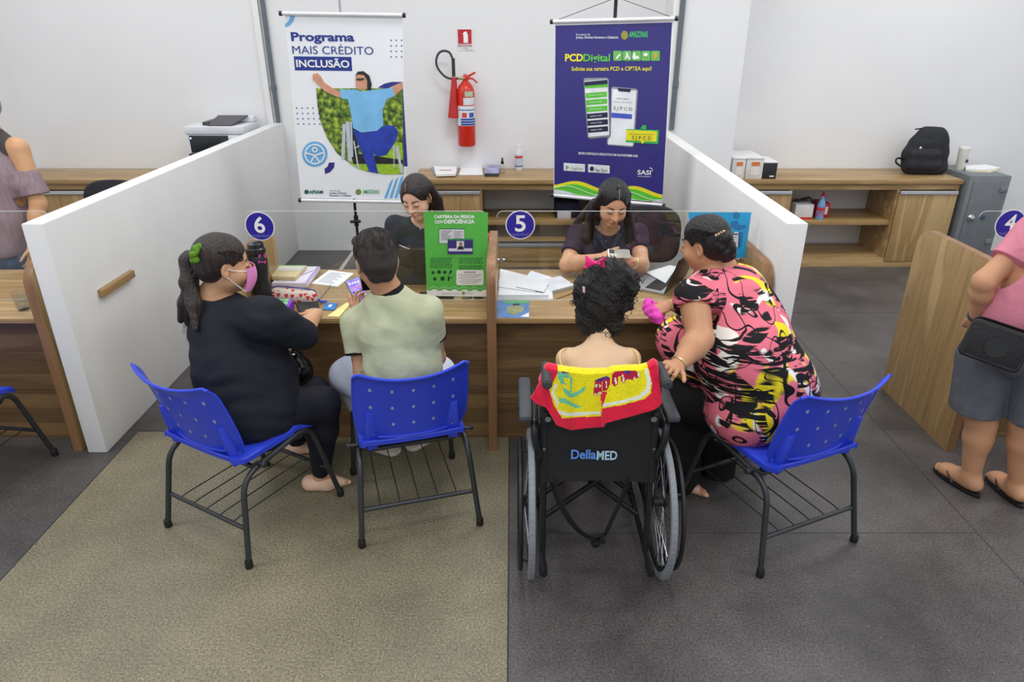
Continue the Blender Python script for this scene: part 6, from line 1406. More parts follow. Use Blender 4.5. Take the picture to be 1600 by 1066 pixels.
def purple_banner():
    YL, YR = 5.25, 4.95
    t, TL, TR, BR, BL = banner_base('hanging_banner', 'tall purple hanging banner with two pictured phones behind the right staff member', [(867, 36), (1053, 33), (1035, 316), (865, 303)], None, (YL, YR, YR, YL))
    u = TR - TL; u.z = 0; u.normalize(); n = V(u.y, -u.x, 0); n = -n if n.y > 0 else n
    S = Surf(TL, u, (0, 0, 1), t)
    q = [S.loc(865, 303), S.loc(1035, 316), S.loc(1053, 33), S.loc(867, 36)]
    MB().prism([S.w(a, b) for a, b in q], S.n * -0.003).build('print_sheet', mat((232, 233, 238), 0.4, 0, 0.01, bump=0.06, bscale=5), t)
    PUR = mat((56, 50, 126), 0.32, 0, 0.05, 4, 0.15, 6); S.shape([(868, 40), (1050, 35), (1035, 314), (866, 300)], 'purple_field', PUR, 1)
    for a, b in (((864, 34), (1056, 29)), ((865, 305), (1036, 321))):
        A, B = S.w(*S.loc(*a), 0.005), S.w(*S.loc(*b), 0.005); rod = MB().tube([A, B], 0.013, 12).build('banner_rod', mat((222, 222, 224), 0.4), t)
        for P_, d in ((A, A - B), (B, B - A)): MB().tube([P_ - d.normalized() * 0.004, P_ + d.normalized() * 0.016], 0.0155, 12).build('rod_cap', BLACKP, rod)
    A, B = S.w(*S.loc(864, 34), 0.005), S.w(*S.loc(1056, 29), 0.005); top = PY(964, -4, 5.1)
    mb = MB(); mb.tube([A, top, B], 0.0022, 6); mb.build('hanging_cord', mat((60, 60, 60), .6), t)
    G1, G2, G3 = mat((96, 200, 60), .5), mat((238, 226, 40), .5), mat((220, 226, 232), .5)
    wav = lambda y0, amp, ph, x0=866, x1=1035, n=24: [(x0 + (x1 - x0) * i / n, y0 + (x0 + (x1 - x0) * i / n - 866) * 0.085 + amp * math.sin(i / n * 6.2 * 1.9 + ph)) for i in range(n + 1)]
    for y0, y1, m, ly, ph in ((285, 302.5, G2, 2, 2.2), (290, 302.5, G1, 3, 2.4), (299, 303, G3, 4, 4.4)):
        a = wav(y0, 5 if ly < 4 else 3, ph); S.shape(a + [(1035, 315.5), (866, 301.5)], 'wave_band', m, ly)
    mb = MB(); mb.tube([S.w(*S.loc(x, y), 0.0052) for x, y in wav(294, 5, 3.2)], .0016, 5); mb.build('wave_line', WHITE, t)
    S.text('Secretaria de', 900, 922, 55.5, 52, G3); S.text('Justiça, Direitos Humanos e Cidadania', 900, 966, 60, 56.5, G3, bold=.02)
    S.shape(circ(976, 55, 5.5, 16, 7), 'coat_of_arms', mat((150, 150, 60), .5, 0, .4, 200), 2); S.text('AMAZONAS', 983, 1012, 58, 49, mat((70, 200, 110), .5), bold=.02)
    S.text('PCD', 883, 911, 95.5, 84.5, G2, bold=.03); S.text('Digital', 911.5, 953, 95.5, 84.5, G1, bold=.02)
    for i in range(5):
        x = 958.5 + i * 14.7; S.shape(rrect(x, 79.5, x + 13.7, 95, 2), 'service_icon', mat((110, 190, 90), .5), 2)
    for i, pts in enumerate(([(962, 91), (968, 84), (970, 86), (964, 93)], [(976, 92), (979, 86), (978, 82), (981, 82), (982, 87), (985, 92), (983, 93), (980, 89), (978, 93)], [(990, 82), (993, 82), (993, 87), (998, 88), (999, 92), (996, 92), (990, 93), (988, 90)], circ(1009, 85.5, 3.6, 12, 2.8), [(1023, 83), (1026, 82), (1027, 87), (1024, 93), (1022, 89)])):
        S.shape(pts, 'icon_symbol', WHITE if i < 4 else mat((226, 170, 40), .5), 4)
    S.text('Solicite sua carteira PCD e CIPTEA aqui!', 893, 1018, 110.5, 104.5, G2, bold=.015, dy=-0.5)
    SIL = mat((170, 172, 180), .3, .6); SCR = mat((236, 238, 242), .4); DKN = mat((30, 36, 70), .5)
    S.shape([(912, 124), (914, 122), (948, 121.5), (951, 124), (954, 210), (952, 214), (922, 217), (918, 214)], 'pictured_phone', SIL, 2); S.shape([(913.5, 127), (949.5, 124), (952, 211), (920, 214)], 'pictured_screen', SCR, 4)
    S.shape([(913.6, 131), (949.6, 128), (949.8, 136), (914, 138)], 'screen_header', G1, 5); S.shape([(913.5, 128), (949.5, 124.5), (949.6, 131), (913.6, 134)], 'screen_header', DKN, 6)
    for i in range(6):
        y = 145.5 + i * 10.8; S.shape([(915.5 + i * .6, y), (948.5 + i * .35, y - 2.6), (948.8 + i * .35, y + 5.4), (916 + i * .6, y + 8)], 'app_button', G1 if i < 3 else DKN, 5); S.text('Solicitar cartão', 921 + i * .6, 941, y + 4.6, y + 2.4, WHITE, layer=7, dy=-1.6)
    S.shape([(955, 138), (958, 135.5), (993, 138.5), (997, 141), (991, 226), (988, 230), (951, 227), (948, 224), (949, 215), (953, 213)], 'pictured_phone', SIL, 2); S.shape([(957, 139), (994.5, 142), (989, 228), (950, 225.5), (951, 217), (954.5, 213)], 'pictured_screen', SCR, 4)
    S.shape([(965, 137.5), (986, 139), (985, 144), (967, 142.5)], 'screen_notch', DKN, 5); S.shape([(955.5, 176), (988, 178.5), (987.5, 186), (955, 183.5)], 'app_button', mat((70, 90, 200), .5), 5)
    S.text('S J P C D', 959, 988, 171, 166, mat((70, 70, 90), .5), layer=5, dy=2); S.text('validar cadastro', 963, 983, 154.5, 152, mat((120, 120, 130), .5), layer=5, dy=1.5); S.text('informe os dados do cartão', 958, 988, 159.5, 157.5, mat((150, 150, 160), .5), layer=5, dy=1.5)
    S.shape([(979, 201.5), (1030, 203.5), (1028.5, 225), (978, 222)], 'callout_frame', mat((60, 180, 90), .5), 5); S.shape([(979, 203), (1027, 205), (1026, 221), (1008, 220.5), (1004, 225), (1001, 220), (978.5, 219)], 'callout', G2, 6)
    S.text('SEU CÓDIGO DE ATIVAÇÃO É', 984, 1021, 210, 208, mat((120, 120, 40), .5), layer=8, dy=1); S.text('S J P C D', 988, 1018, 217.5, 212, DKN, layer=8, dy=1)
    S.shape([(1001, 201), (1004, 196), (1010, 195.5), (1010, 203)], 'megaphone', mat((60, 180, 90), .5), 7)
    S.text('BAIXE E INSTALE O APLICATIVO NA PLATAFORMA SASI:', 904, 997, 241, 237.5, WHITE, bold=.02, dy=4.5)
    S.shape([(881, 254.5), (914, 256.5), (914, 268.5), (881, 266.5)], 'store_badge', mat((228, 230, 232), .5), 2); S.shape([(884.5, 257.5), (889.5, 261.5), (884.5, 265)], 'badge_mark', mat((110, 160, 150), .5), 4); S.text('Google play', 892, 911, 264.5, 260, mat((150, 150, 150), .5), layer=4, dy=1)
    S.shape([(919, 256.5), (952.5, 259), (952.5, 271), (919, 269)], 'store_badge', mat((228, 230, 232), .5), 2); S.shape(circ(925, 263.5, 3.2, 14, 3.6), 'badge_mark', DKN, 4); S.text('App Store', 930, 949, 268, 262, mat((90, 90, 90), .5), layer=4, dy=1)
    S.text('SASI', 996, 1017, 272.5, 265.5, WHITE, bold=.02, dy=.8); mb = MB(); mb.tube([S.w(*S.loc(996, 275.5), .003), S.w(*S.loc(1017, 276.5), .003)], .0012, 5); mb.tube([S.w(*S.loc(1015, 262), .003), S.w(*S.loc(1019, 264), .003), S.w(*S.loc(1019.5, 268), .003)], .002, 5, sm=4); mb.build('logo_line', WHITE, t)
    st = thing('banner_stand', 'black stand pole with a crossbar holding the purple banner', 'stand', (top.x, 5.14, 0))
    MB().tube([(top.x, 5.14, 0.3), (top.x, 5.14, top.z + 0.12)], 0.012, 10).build('pole', BLACKP, st)
    MB().box((top.x - 0.075, 5.11, top.z - 0.006), (top.x + 0.075, 5.17, top.z + 0.028), bev=0.004).build('crossbar', BLACKP, st)
    for a in (90, 210, 330): MB().tube([(top.x, 5.14, 0.35), (top.x + 0.32 * math.cos(math.radians(a)), 5.14 + 0.32 * math.sin(math.radians(a)), 0.012)], 0.010, 8).build('leg', BLACKP, st)
purple_banner()
# ---- posters on the screens
def green_poster():
    t = thing('poster', 'green poster reading Carteira da Pessoa com Deficiencia on the screen of desk 6', 'poster', PY(712, 465, 3.512))
    P0 = PY(667, 462, 3.5125); S = Surf(P0, (1, 0, 0), (0, 0, 1), t, off=0.0006)
    q = [S.loc(*p) for p in ((667, 462.5), (762, 464), (762.5, 331.8), (662, 331.2))]
    GR = mat((84, 178, 70), .45, 0, .08, 6); MB().prism([S.w(a, b) for a, b in q], S.n * .001).build('sheet', GR, t)
    S.p = S.p + S.n * .001
    S.text('CARTEIRA DA PESSOA', 678.5, 741.5, 341, 336.3, WHITE, bold=.04); S.text('COM', 679.5, 692, 349, 344.5, WHITE, bold=.04); S.text('DEFICIÊNCIA', 694, 741.5, 349, 343.5, WHITE, bold=.04)
    S.shape(rect(685.5, 357, 726, 381), 'card_picture', mat((44, 110, 70), .5), 1); S.shape(rect(686.5, 358.5, 725.5, 380), 'card_picture', mat((206, 208, 212), .5), 2)
    for i in range(6): S.shape(rect(689, 360.5 + i * 2.6, 706 - (i % 3) * 3, 361.4 + i * 2.6), 'print_line', mat((130, 130, 140), .5), 4); S.shape(rect(709, 361.5 + i * 2.6, 722 - (i % 2) * 3, 362.3 + i * 2.6), 'print_line', mat((130, 130, 140), .5), 4)
    S.shape(rect(699.5, 373, 739, 397), 'card_picture', mat((50, 44, 110), .5), 5); S.shape(rect(699.5, 373, 739, 375), 'card_stripe', mat((50, 140, 90), .5), 6); S.shape(rect(701, 388, 738, 392.5), 'card_stripe', mat((206, 204, 220), .5), 6)
    S.shape(rect(713.5, 376.5, 725, 390), 'card_photo', mat((212, 210, 214), .5), 7); S.shape(circ(720, 381, 2.6, 14, 3.2), 'card_portrait', mat((150, 110, 96), .5), 8); S.shape([(714.5, 389.5), (716, 385), (720, 384), (724, 385), (724.8, 389.5)], 'card_portrait', mat((40, 30, 40), .5), 9)
    DG = mat((36, 96, 44), .5); rg = random.Random(2); L1 = []
    for c, (x0, x1, n) in enumerate(((671, 707, 7), (716, 755, 7))):
        for i in range(n):
            x = x0 + rg.uniform(0, 2)
            while x < x1 - 3: w = min(rg.uniform(2, 8), x1 - x); L1.append(rect(x, 403 + i * 2.45 + (c and i > 3) * 2, x + w, 404.1 + i * 2.45 + (c and i > 3) * 2)); x += w + 1
    S.shapes(L1, 'small_print', DG, 1)
    DK = mat((24, 54, 34), .5)
    S.shapes([circ(676.5, 426, 2.4, 10), circ(686, 425, 3.2, 7), circ(695, 425.5, 2.8, 6), [(701, 428), (703, 423), (706, 422), (706, 425), (703, 429)], circ(679.5, 436, 3, 5), rect(688.5, 432.5, 694.5, 438.5), rect(699.5, 432, 702.5, 439), circ(705, 434, 1.3, 8)], 'pictogram', DK, 1)
    S.shape(rrect(713, 422, 755.5, 445.5, 2.5), 'denounce_box', mat((232, 232, 228), .5), 1); S.text('DENUNCIE', 725, 743, 426.8, 424, mat((60, 60, 60), .5), layer=3, bold=.01)
    S.shapes([rect(716 + (i % 2) * 4, 429 + i * 2.6, 752 - (i % 3) * 4, 429.8 + i * 2.6) for i in range(6)], 'small_print', mat((150, 140, 150), .5), 2)
    wv = lambda y, a, ph: [(667 + 95.3 * i / 40, y + 1.2 * i / 40 + a * math.sin(i * .95 + ph)) for i in range(41)]
    S.shape(wv(453, 1.5, 0) + [(762, 463.6), (667.3, 462.1)], 'white_band', mat((232, 234, 234), .5), 1)
    mb = MB()
    for y in (448.5, 450.5): mb.tube([S.w(*S.loc(x, yy), .0012) for x, yy in wv(y, 1.4, .3)], .0012, 4)
    mb.build('wave_line', mat((150, 214, 140), .5), t)
    S.text('Secretaria de Justiça, Direitos Humanos', 690, 719, 459.5, 457.5, mat((140, 140, 150), .5)); S.shape(circ(724, 458, 2.8, 12), 'coat_of_arms', mat((150, 150, 70), .5), 2); S.text('AMAZONAS', 728, 739, 459.5, 456.5, mat((120, 190, 160), .5))
    t2 = thing('poster', 'bright blue poster fixed at the right end of the screen of desk 5', 'poster', PY(1125, 400, 3.512))
    S = Surf(PY(1078, 440, 3.5125), (1, 0, 0), (0, 0, 1), t2, off=.0006)
    q = [S.loc(*p) for p in ((1068, 436), (1163, 402.5), (1174, 332), (1075, 332))]
    q = [S.loc(*p) for p in ((1083, 402), (1164, 402.5), (1174, 331.8), (1075.5, 331.8))]
    MB().prism([S.w(a, b) for a, b in q], S.n * .001).build('sheet', mat((38, 158, 214), .4, 0, .05), t2); S.p = S.p + S.n * .001
    DB = mat((34, 116, 172), .5)
    S.shape(circ(1150.5, 337, 5.5, 18), 'pictured_figure', DB, 1); S.shape([(1143, 346), (1152, 345), (1156, 352), (1166, 352), (1164, 357), (1152, 360), (1140, 354)], 'pictured_figure', DB, 1); S.shape([(1154, 362), (1161, 363), (1158, 385), (1153, 390)], 'pictured_figure', DB, 1); S.shape([(1126, 350), (1137, 347), (1136, 358), (1125, 358)], 'pictured_figure', DB, 1)
    S.text('DIGITAL', 1108, 1135.5, 357.5, 352, WHITE, bold=.04); S.shape(rect(1118, 362.5, 1154.5, 386), 'card_picture', mat((210, 214, 222), .5), 1); S.shape(rect(1118, 362, 1147, 364.5), 'card_stripe', mat((30, 120, 110), .5), 2); S.shape(rect(1130, 365, 1153, 367), 'card_stripe', mat((60, 60, 120), .5), 3)
    S.shapes([rect(1132, 370 + i * 3, 1151 - (i % 3) * 3, 370.8 + i * 3) for i in range(5)], 'small_print', mat((130, 130, 150), .5), 3)
green_poster()
# ---------------------------------------------------------------- things on the wall
YWF = 6.9
def extinguisher():
    c = PY(728.5, 180, 6.80); x = c.x; y = 6.80
    t = thing('fire_extinguisher', 'red fire extinguisher with black hose hanging on the back wall', 'fire extinguisher', (x, y, PY(728, 228, 6.8).z))
    zt, zb = PY(728, 126, 6.8).z, PY(728, 228.5, 6.8).z; R = 0.082
    RED = mat((200, 42, 28), .25, 0, .04); H = zt - zb
    MB().lathe([(R * .7, 0), (R * .95, .008), (R, .02), (R, H * .80), (R * .96, H * .86), (R * .8, H * .92), (R * .5, H * .97), (R * .3, H)], (x, y, zb), n=36).build('cylinder', RED, t)
    S = Surf((x, y - R - .001, zb), (1, 0, 0), (0, 0, 1), t)
    def lab(px0, py0, px1, py1, m, name, r_=0.0):
        z0, z1 = PY(728, py1, y - R).z, PY(728, py0, y - R).z; a0 = math.asin(max(-.98, min(.98, (PY(px0, 180, y - R).x - x) / R))); a1 = math.asin(max(-.98, min(.98, (PY(px1, 180, y - R).x - x) / R)))
        mb = MB(); mb.grid(lambda u, v: V(x + (R + .0012 + r_) * math.sin(a0 + (a1 - a0) * u), y - (R + .0012 + r_) * math.cos(a0 + (a1 - a0) * u), z0 + (z1 - z0) * v), 10, 1, .0008); return mb.build(name, m, t)
    lab(714.5, 166, 741.5, 197, mat((222, 224, 230), .4), 'label'); lab(716, 171.5, 741.5, 173, mat((60, 90, 170), .4), 'label_band', .001)
    for k in range(3): lab(720, 185.5 + k * 3.9, 741.5, 188.4 + k * 3.9, mat((36, 70, 160), .4), 'label_band', .001)
    lab(722, 176.5, 729.5, 184, mat((200, 70, 60), .4), 'label_icon', .001); lab(733, 176.5, 739.5, 184, mat((60, 80, 160), .4), 'label_icon', .001)
    lab(724.5, 153, 741, 164.5, mat((214, 214, 216), .4), 'label'); lab(727, 143, 739, 151.5, mat((176, 190, 160), .4, 0, .2, 60), 'label')
    mb = MB(); mb.lathe([(.02, 0), (.024, .01), (.02, .05), (.012, .06)], (x, y, zt - .005), n=16); mb.build('valve', mat((196, 60, 40), .3), t)
    P = lambda px, py, yy=6.78: PY(px, py, yy)
    mb = MB(); mb.tube([P(728, 124), P(732, 119), P(743, 113)], [.014, .011, .008], 8, flat=.6); mb.build('lever', RED, t)
    mb = MB(); mb.tube([P(730, 123), P(738, 123), P(746, 129.5)], [.010, .008, .006], 8, sm=4, flat=.6); mb.build('carry_handle', RED, t)
    MB().tube([P(726, 122.5), P(716, 122.5)], .012, 12).build('outlet', mat((170, 160, 110), .3, .6), t)
    hose = MB().tube([P(716, 122.5), P(708, 123.5), P(696, 120), P(685, 108), P(681.5, 96), P(685, 84), P(693, 79.5), P(702, 82), P(707, 91)], .010, 10, sm=7).build('hose', mat((44, 52, 58), .4), t)
    MB().tube([P(708, 91), P(709, 120)], .016, 12).build('hose_grip', mat((40, 48, 46), .5), t)
    a, b = P(709.5, 121), P(708, 184); b.x = PY(708.5, 184, 6.78).x; MB().tube([a, b], [.022, .052], 20).build('discharge_horn', mat((186, 40, 34), .35), t)
    MB().box((x - .05, y + R - .02, zt - .12), (x + .05, YWF, zt - .08), bev=.003).build('wall_bracket', RED, t)
extinguisher()
def sign():
    p = PY(727, 78, 6.895); t = thing('extinguisher_sign', 'small red and white Extintor sign on the wall above the extinguisher', 'sign', p)
    S = Surf(V(p.x, 6.897, p.z), (1, 0, 0), (0, 0, 1), t)
    S.shape([(713.5, 44.5), (738, 45), (740.5, 79.5), (715, 79.5)], 'panel', mat((226, 226, 226), .5), 1); S.shape([(715, 46), (736.5, 46), (737, 68.5), (716, 68.5)], 'red_field', mat((190, 24, 38), .5), 3)
    S.shape([(723, 53), (725, 50), (729, 49), (730, 52), (731, 54), (731.5, 67), (724.5, 67), (724, 54)], 'extinguisher_symbol', WHITE, 5); S.text('EXTINTOR', 716, 737.5, 73, 70, mat((150, 40, 60), .5), layer=3, bold=.02); S.text('CO2', 723, 731, 76.5, 74.3, mat((130, 130, 140), .5), layer=3)
    S.text('gás carbônico', 727, 739, 78.7, 77.2, mat((130, 130, 140), .5), layer=3)
sign()
# ---------------------------------------------------------------- on the back counters
ZC = 0.83
def flat_sheet(pxs, z, name, label, cat, m=PAPER, th=.002, group=None):
    mb = MB(); mb.prism([PZ(x, y, z) for x, y in pxs], (0, 0, th)); c = PZ(*pxs[0], z); return solo(mb, name, m, label, cat, group, smooth=False, base=(c.x, c.y, z))
t = thing('document_tray', 'clear grey document tray with printed papers, behind the staff member in dark blue', 'tray', PZ(695, 268, ZC))
P4 = [PZ(x, y, ZC) for x, y in ((678, 274), (714, 274), (717, 259), (672, 258))]
mb = MB(); mb.prism(P4, (0, 0, .012), 0, .002); mb.build('tray', mat((140, 142, 146), .3), t)
P4 = [PZ(x, y, ZC + .03) for x, y in ((681, 273), (712, 272), (714, 261), (678, 260))]
mb = MB(); mb.prism([p - V(0, 0, .017) for p in P4], (0, 0, .02)); mb.build('papers', PAPER, t); mb = MB(); a = PZ(695, 266, ZC + .035); mb.box((a.x - .05, a.y - .01, ZC + .0335), (a.x + .06, a.y + .02, ZC + .0345)); mb.build('red_stamp', mat((190, 60, 60), .6), t)
flat_sheet([(717, 274), (755, 274), (753, 263), (721, 263)], ZC + .001, 'paper_sheet', 'white paper sheets on the back counter between the tray and the small box', 'paper', th=.006)
t = thing('magazine_stack', 'small stack of printed magazines beside the dropper bottle', 'magazine', PZ(768, 272, ZC))
P4 = [PZ(x, y, ZC + .001) for x, y in ((757, 276), (779, 276), (781, 263.5), (758, 263.5))]; MB().prism(P4, (0, 0, .028), 0, .002).build('pages', mat((60, 62, 66), .5), t)
MB().prism([p + V(0, 0, .029) for p in P4], (0, 0, .002)).build('cover', mat((150, 150, 190), .4, 0, .6, 14), t)
def bottle(name, label, px, py, z, prof, parts, cat='bottle', Y=None):
    b = PZ(px, py, z); t = thing(name, label, cat, b)
    for nm, pf, m in parts: MB().lathe(pf, b, n=22).build(nm, m, t)
    return t
CLR = glass_mat(.05, (.93, .95, .95))
bottle('dropper_bottle', 'small clear bottle with a black dropper cap on the back counter', 785, 271, ZC, 0, [('glass', [(.022, 0), (.025, .004), (.025, .07), (.012, .085), (.010, .09)], CLR), ('dropper_cap', [(.014, .088), (.014, .112), (.008, .116), (.008, .14), (.004, .145)], BLACKP)])
bottle('sanitizer_bottle', 'white spray bottle with red and blue label on the back counter', 810.5, 265.5, ZC, 0, [('bottle', [(.033, 0), (.036, .006), (.036, .17), (.03, .185), (.03, .20)], mat((224, 228, 234), .35)), ('label', [(.0372, .03), (.0372, .15)], mat((200, 206, 226), .4)), ('red_band', [(.0378, .115), (.0378, .135)], mat((206, 60, 60), .4)), ('blue_band', [(.0378, .035), (.0378, .045)], mat((50, 70, 160), .4)), ('cap', [(.024, .20), (.024, .228), (.02, .232)], mat((226, 226, 232), .4))])
# printer
def printer():
    a, b = PY(296, 240, 6.48), PY(368, 240, 6.48); x0, x1 = PY(293, 215, 6.45).x, PY(383, 215, 6.45).x; y0, y1 = 6.42, 6.84
    t = thing('printer', 'white multifunction printer with a black front on the left back counter', 'printer', ((x0 + x1) / 2, 6.62, ZC))
    zt = PY(330, 197, 6.45).z
    WP = mat((216, 218, 224), .45); DKp = mat((34, 38, 44), .3)
    MB().box((x0, y0, ZC), (x1, y1, zt - .07), bev=.012).build('body', WP, t)
    MB().box((x0 - .006, y0 - .006, zt - .07), (x1 + .006, y1, zt), bev=.012).build('scanner_lid', WP, t)
    MB().box((x0 + .03, y0 - .010, zt - .225), (x1 - .14, y0 + .004, zt - .078), bev=.004).build('control_panel', DKp, t)
    MB().box((x0 + .02, y0 - .05, zt - .245), (x1 - .16, y0 + .004, zt - .230), bev=.003).build('output_tray', DKp, t)
    mb = MB(); mb.prism([(x0 + .20, y0 + .02, zt + .001), (x1 - .10, y0 + .02, zt + .001), (x1 - .04, y1 - .12, zt + .055), (x0 + .20, y1 - .12, zt + .055)], (0, 0, .008)); mb.box((x0 + .14, y0 + .06, zt - .002), (x0 + .2, y1 - .06, zt + .03), bev=.005); mb.build('feeder_tray', mat((66, 62, 70), .4), t)
    MB().box((x0 + .20, y1 - .12, zt), (x1 + .003, y1 - .01, zt + .055), bev=.012).build('document_feeder', WP, t)
    mb = MB(); mb.sphere((x0 + .045, y0 - .011, zt - .10), (.008, .003, .008), n=10); m, N, L, b_ = newmat('blue_light'); b_.inputs['Emission Color'].default_value = lin((120, 170, 255)); b_.inputs['Emission Strength'].default_value = 2; mb.build('status_light', m, t)
    mb = MB(); mb.box((x1 - .09, y0 - .009, zt - .13), (x1 - .02, y0 - .005, zt - .115)); mb.build('green_sticker', mat((90, 170, 120), .5), t)
printer()
# boxes at the column end
def cbox(name, label, x0, x1, z1, m1, m2, y0=6.38, y1=6.78, mat_lid=WHITE):
    X0, X1 = PY(x0, 272, y0).x, PY(x1, 272, y0).x; t = thing(name, label, 'box', ((X0 + X1) / 2, (y0 + y1) / 2, ZC), 'boxes on the right back counter')
    MB().box((X0, y0, ZC), (X1, y1, z1), bev=.003).build('box', m1, t); return t, X0, X1, y0
zb = PY(1160, 247, 6.38).z
for i, (x0, x1) in enumerate(((1143, 1163), (1164.5, 1191))):
    t, X0, X1, y0 = cbox('storage_box', ('white plastic storage box with an orange label, half hidden by the column', 'white plastic storage box with an orange label, beside the black box')[i], x0, x1, zb, mat((214, 212, 208), .5), None)
    w = X1 - X0; MB().box((X0 - .004, y0 - .004, zb - .012), (X1 + .004, 6.784, zb + .004), bev=.003).build('lid', mat((226, 226, 226), .5), t)
    MB().box((X0 + w * .28, y0 - .003, ZC + .035), (X1 - w * .2, y0 - .001, zb - .03)).build('label', mat((226, 216, 210), .5), t); MB().box((X0 + w * .3, y0 - .0045, zb - .07), (X1 - w * .22, y0 - .003, zb - .035)).build('orange_print', mat((214, 120, 60), .5), t)
t, X0, X1, y0 = cbox('storage_box', 'low black cardboard box with a white lid on the right counter', 1192, 1213, PY(1200, 255, 6.38).z, mat((36, 34, 38), .6), None, 6.38, 6.68)
z_ = PY(1200, 255, 6.38).z; MB().box((X0 - .003, y0 + .0, z_), (X1 + .003, 6.684, z_ + .012), bev=.002).build('lid', mat((226, 226, 228), .5), t); MB().box((X0 + .06, y0 - .003, ZC + .02), (X1 - .02, y0 - .001, ZC + .03)).build('print', WHITE, t)
# backpack
def backpack():
    t = thing('backpack', 'black backpack standing on the right back counter against the wall', 'backpack', PZ(1440, 268, ZC))
    S = SDF(.006); P = lambda x, y, Y=6.62: PY(x, y, Y)
    for a_, b_, r_ in (((1422, 259), (1466, 260), .082), ((1424, 242), (1467, 240), .086), ((1436, 224), (1467, 222), .085), ((1446, 210), (1466, 211), .070)): S.cap(P(*a_), P(*b_), r_, k=.05)
    S.cut(V(2.9, 6.5, ZC + .002), (0, 0, -1), 3.0)
    BK = cloth((48, 49, 54), .12)
    S.mesh('bag_body', BK, t, folds([(P(1447, 218, 6.52), (1, 0, 0), .11, .014, -.012), (P(1438, 230, 6.5), (.5, 0, -1), .09, .014, -.008)], waves(5, 25, .003)))
    S = SDF(.005); S.cap(P(1424, 256, 6.56), P(1460, 257, 6.56), .06, k=.04); S.cap(P(1428, 242, 6.56), P(1460, 241, 6.56), .06, k=.04); S.cut(V(2.9, 6.5, ZC + .004), (0, 0, -1), 3.0); S.mesh('front_pocket', BK, t, waves(8, 30, .003))
    MB().tube([P(1430, 202), P(1455, 200), P(1468, 205), P(1475, 218, 6.58), P(1475, 240, 6.58)], .006, 6, sm=5).build('zip', mat((24, 22, 26), .5), t)
    MB().tube([P(1408, 260, 6.55), P(1401, 255, 6.55), P(1400, 250, 6.56), P(1404, 247, 6.58), P(1411, 249, 6.6)], .009, 8, sm=5).build('strap', BLACKP, t)
    MB().sphere(P(1438.5, 231, 6.475), (.010, .005, .010)).build('white_logo', WHITE, t)
backpack()
# safe
def safe():
    x0, x1, y0, y1, z1 = 4.11, 4.48, 6.30, 6.86, .872
    t = thing('safe', 'grey steel safe with a round dial standing right of the wooden counter', 'safe', ((x0 + x1) / 2, 6.58, 0))
    G = mat((118, 122, 126), .45, .1, .06); MB().box((x0, y0, 0), (x1, y1, z1), bev=.006).build('body', G, t)
    d = MB().box((x0 + .04, y0 - .012, .06), (x1 - .05, y0 + .002, z1 - .05), bev=.004).build('door', mat((112, 116, 121), .45, .1, .06), t)
    c = PY(1517, 341, y0 - .02); c2 = PY(1536, 340, y0 - .02)
    MB().lathe([(.030, 0), (.032, .008), (.020, .016), (.022, .032), (.016, .036)], (c.x, y0 - .012, c.z), (0, -1, 0), 24).build('dial', STEEL, d)
    MB().lathe([(.022, 0), (.022, .006), (.012, .008)], (c2.x, y0 - .012, c2.z), (0, -1, 0), 20).build('key_cover', mat((50, 76, 108), .4), d)
    for z in (z1 - .14, .25): MB().box((x1 - .085, y0 - .026, z), (x1 - .02, y0 - .004, z + .045), bev=.004).build('hinge', G, t)
    zt = z1
    b = PY(1500, 264, 6.62); b = V(PZ(1499, 265, z1).x, PZ(1499, 265, z1).y, z1)
    bt = thing('thermal_cup', 'tall white lidded cup standing on the grey safe', 'cup', b); MB().lathe([(.036, 0), (.040, .01), (.046, .17), (.046, .185)], b, n=24).build('cup', mat((214, 212, 206), .5), bt)
    MB().lathe([(.048, .185), (.048, .20), (.043, .208)], b, n=24).build('lid', mat((222, 220, 216), .5), bt); MB().box((b.x + .012, b.y - .047, z1 + .07), (b.x + .034, b.y - .036, z1 + .10), bev=.003).build('printed_mark', mat((70, 60, 90), .5), bt)
    for i, (dz, m, pts) in enumerate(((.0, mat((220, 214, 186), .6), ((1508, 268), (1548, 270), (1564, 266), (1560, 263), (1508, 262))), (.014, PAPER, ((1509, 266), (1544, 266), (1563, 264), (1540, 259), (1508, 260))))):
        mb = MB(); mb.prism([PZ(x, y, z1 + dz) for x, y in pts], (0, 0, .012)); q = PZ(1530, 265, z1 + dz)
        solo(mb, ('folder', 'paper_stack')[i], m, ('cream folder lying on top of the grey safe', 'loose white papers on the cream folder on the safe')[i], ('folder', 'paper')[i], smooth=False, base=(q.x, q.y, z1 + dz))
safe()
# shelf contents of the right counter
zs = .44
def shelf_box(name, label, x0, x1, ytop, m, y0, y1, cat='box', z=zs):
    X0, X1 = PY(x0, 340, y0).x, PY(x1, 340, y0).x; zt = PY(x0, ytop, y0).z; t = thing(name, label, cat, ((X0 + X1) / 2, (y0 + y1) / 2, z)); MB().box((X0, y0, z), (X1, y1, zt), bev=.002).build('carton', m, t); return t, X0, X1, zt
t, X0, X1, zt = shelf_box('carton_box', 'small white and red carton on the open shelf of the right counter', 1241, 1269, 320, mat((222, 218, 218), .5), 6.44, 6.70)
MB().box((X0, 6.436, zs), (X1, 6.44, zs + .022)).build('red_stripe', mat((196, 50, 40), .5), t)
t, X0, X1, zt = shelf_box('carton_box', 'red and white carton behind the blue bottle on the open shelf', 1274, 1294, 318, mat((190, 30, 44), .5), 6.52, 6.70); MB().box((X0 + .03, 6.516, zs + .03), (X1 - .02, 6.52, zt - .03)).build('white_label', WHITE, t)
mb = MB()
for k in range(4): mb.tube([PY(1238 + k * 7, 320, 6.5), PY(1252 + k * 9, 309 + k, 6.62)], .02, 6, flat=.3)
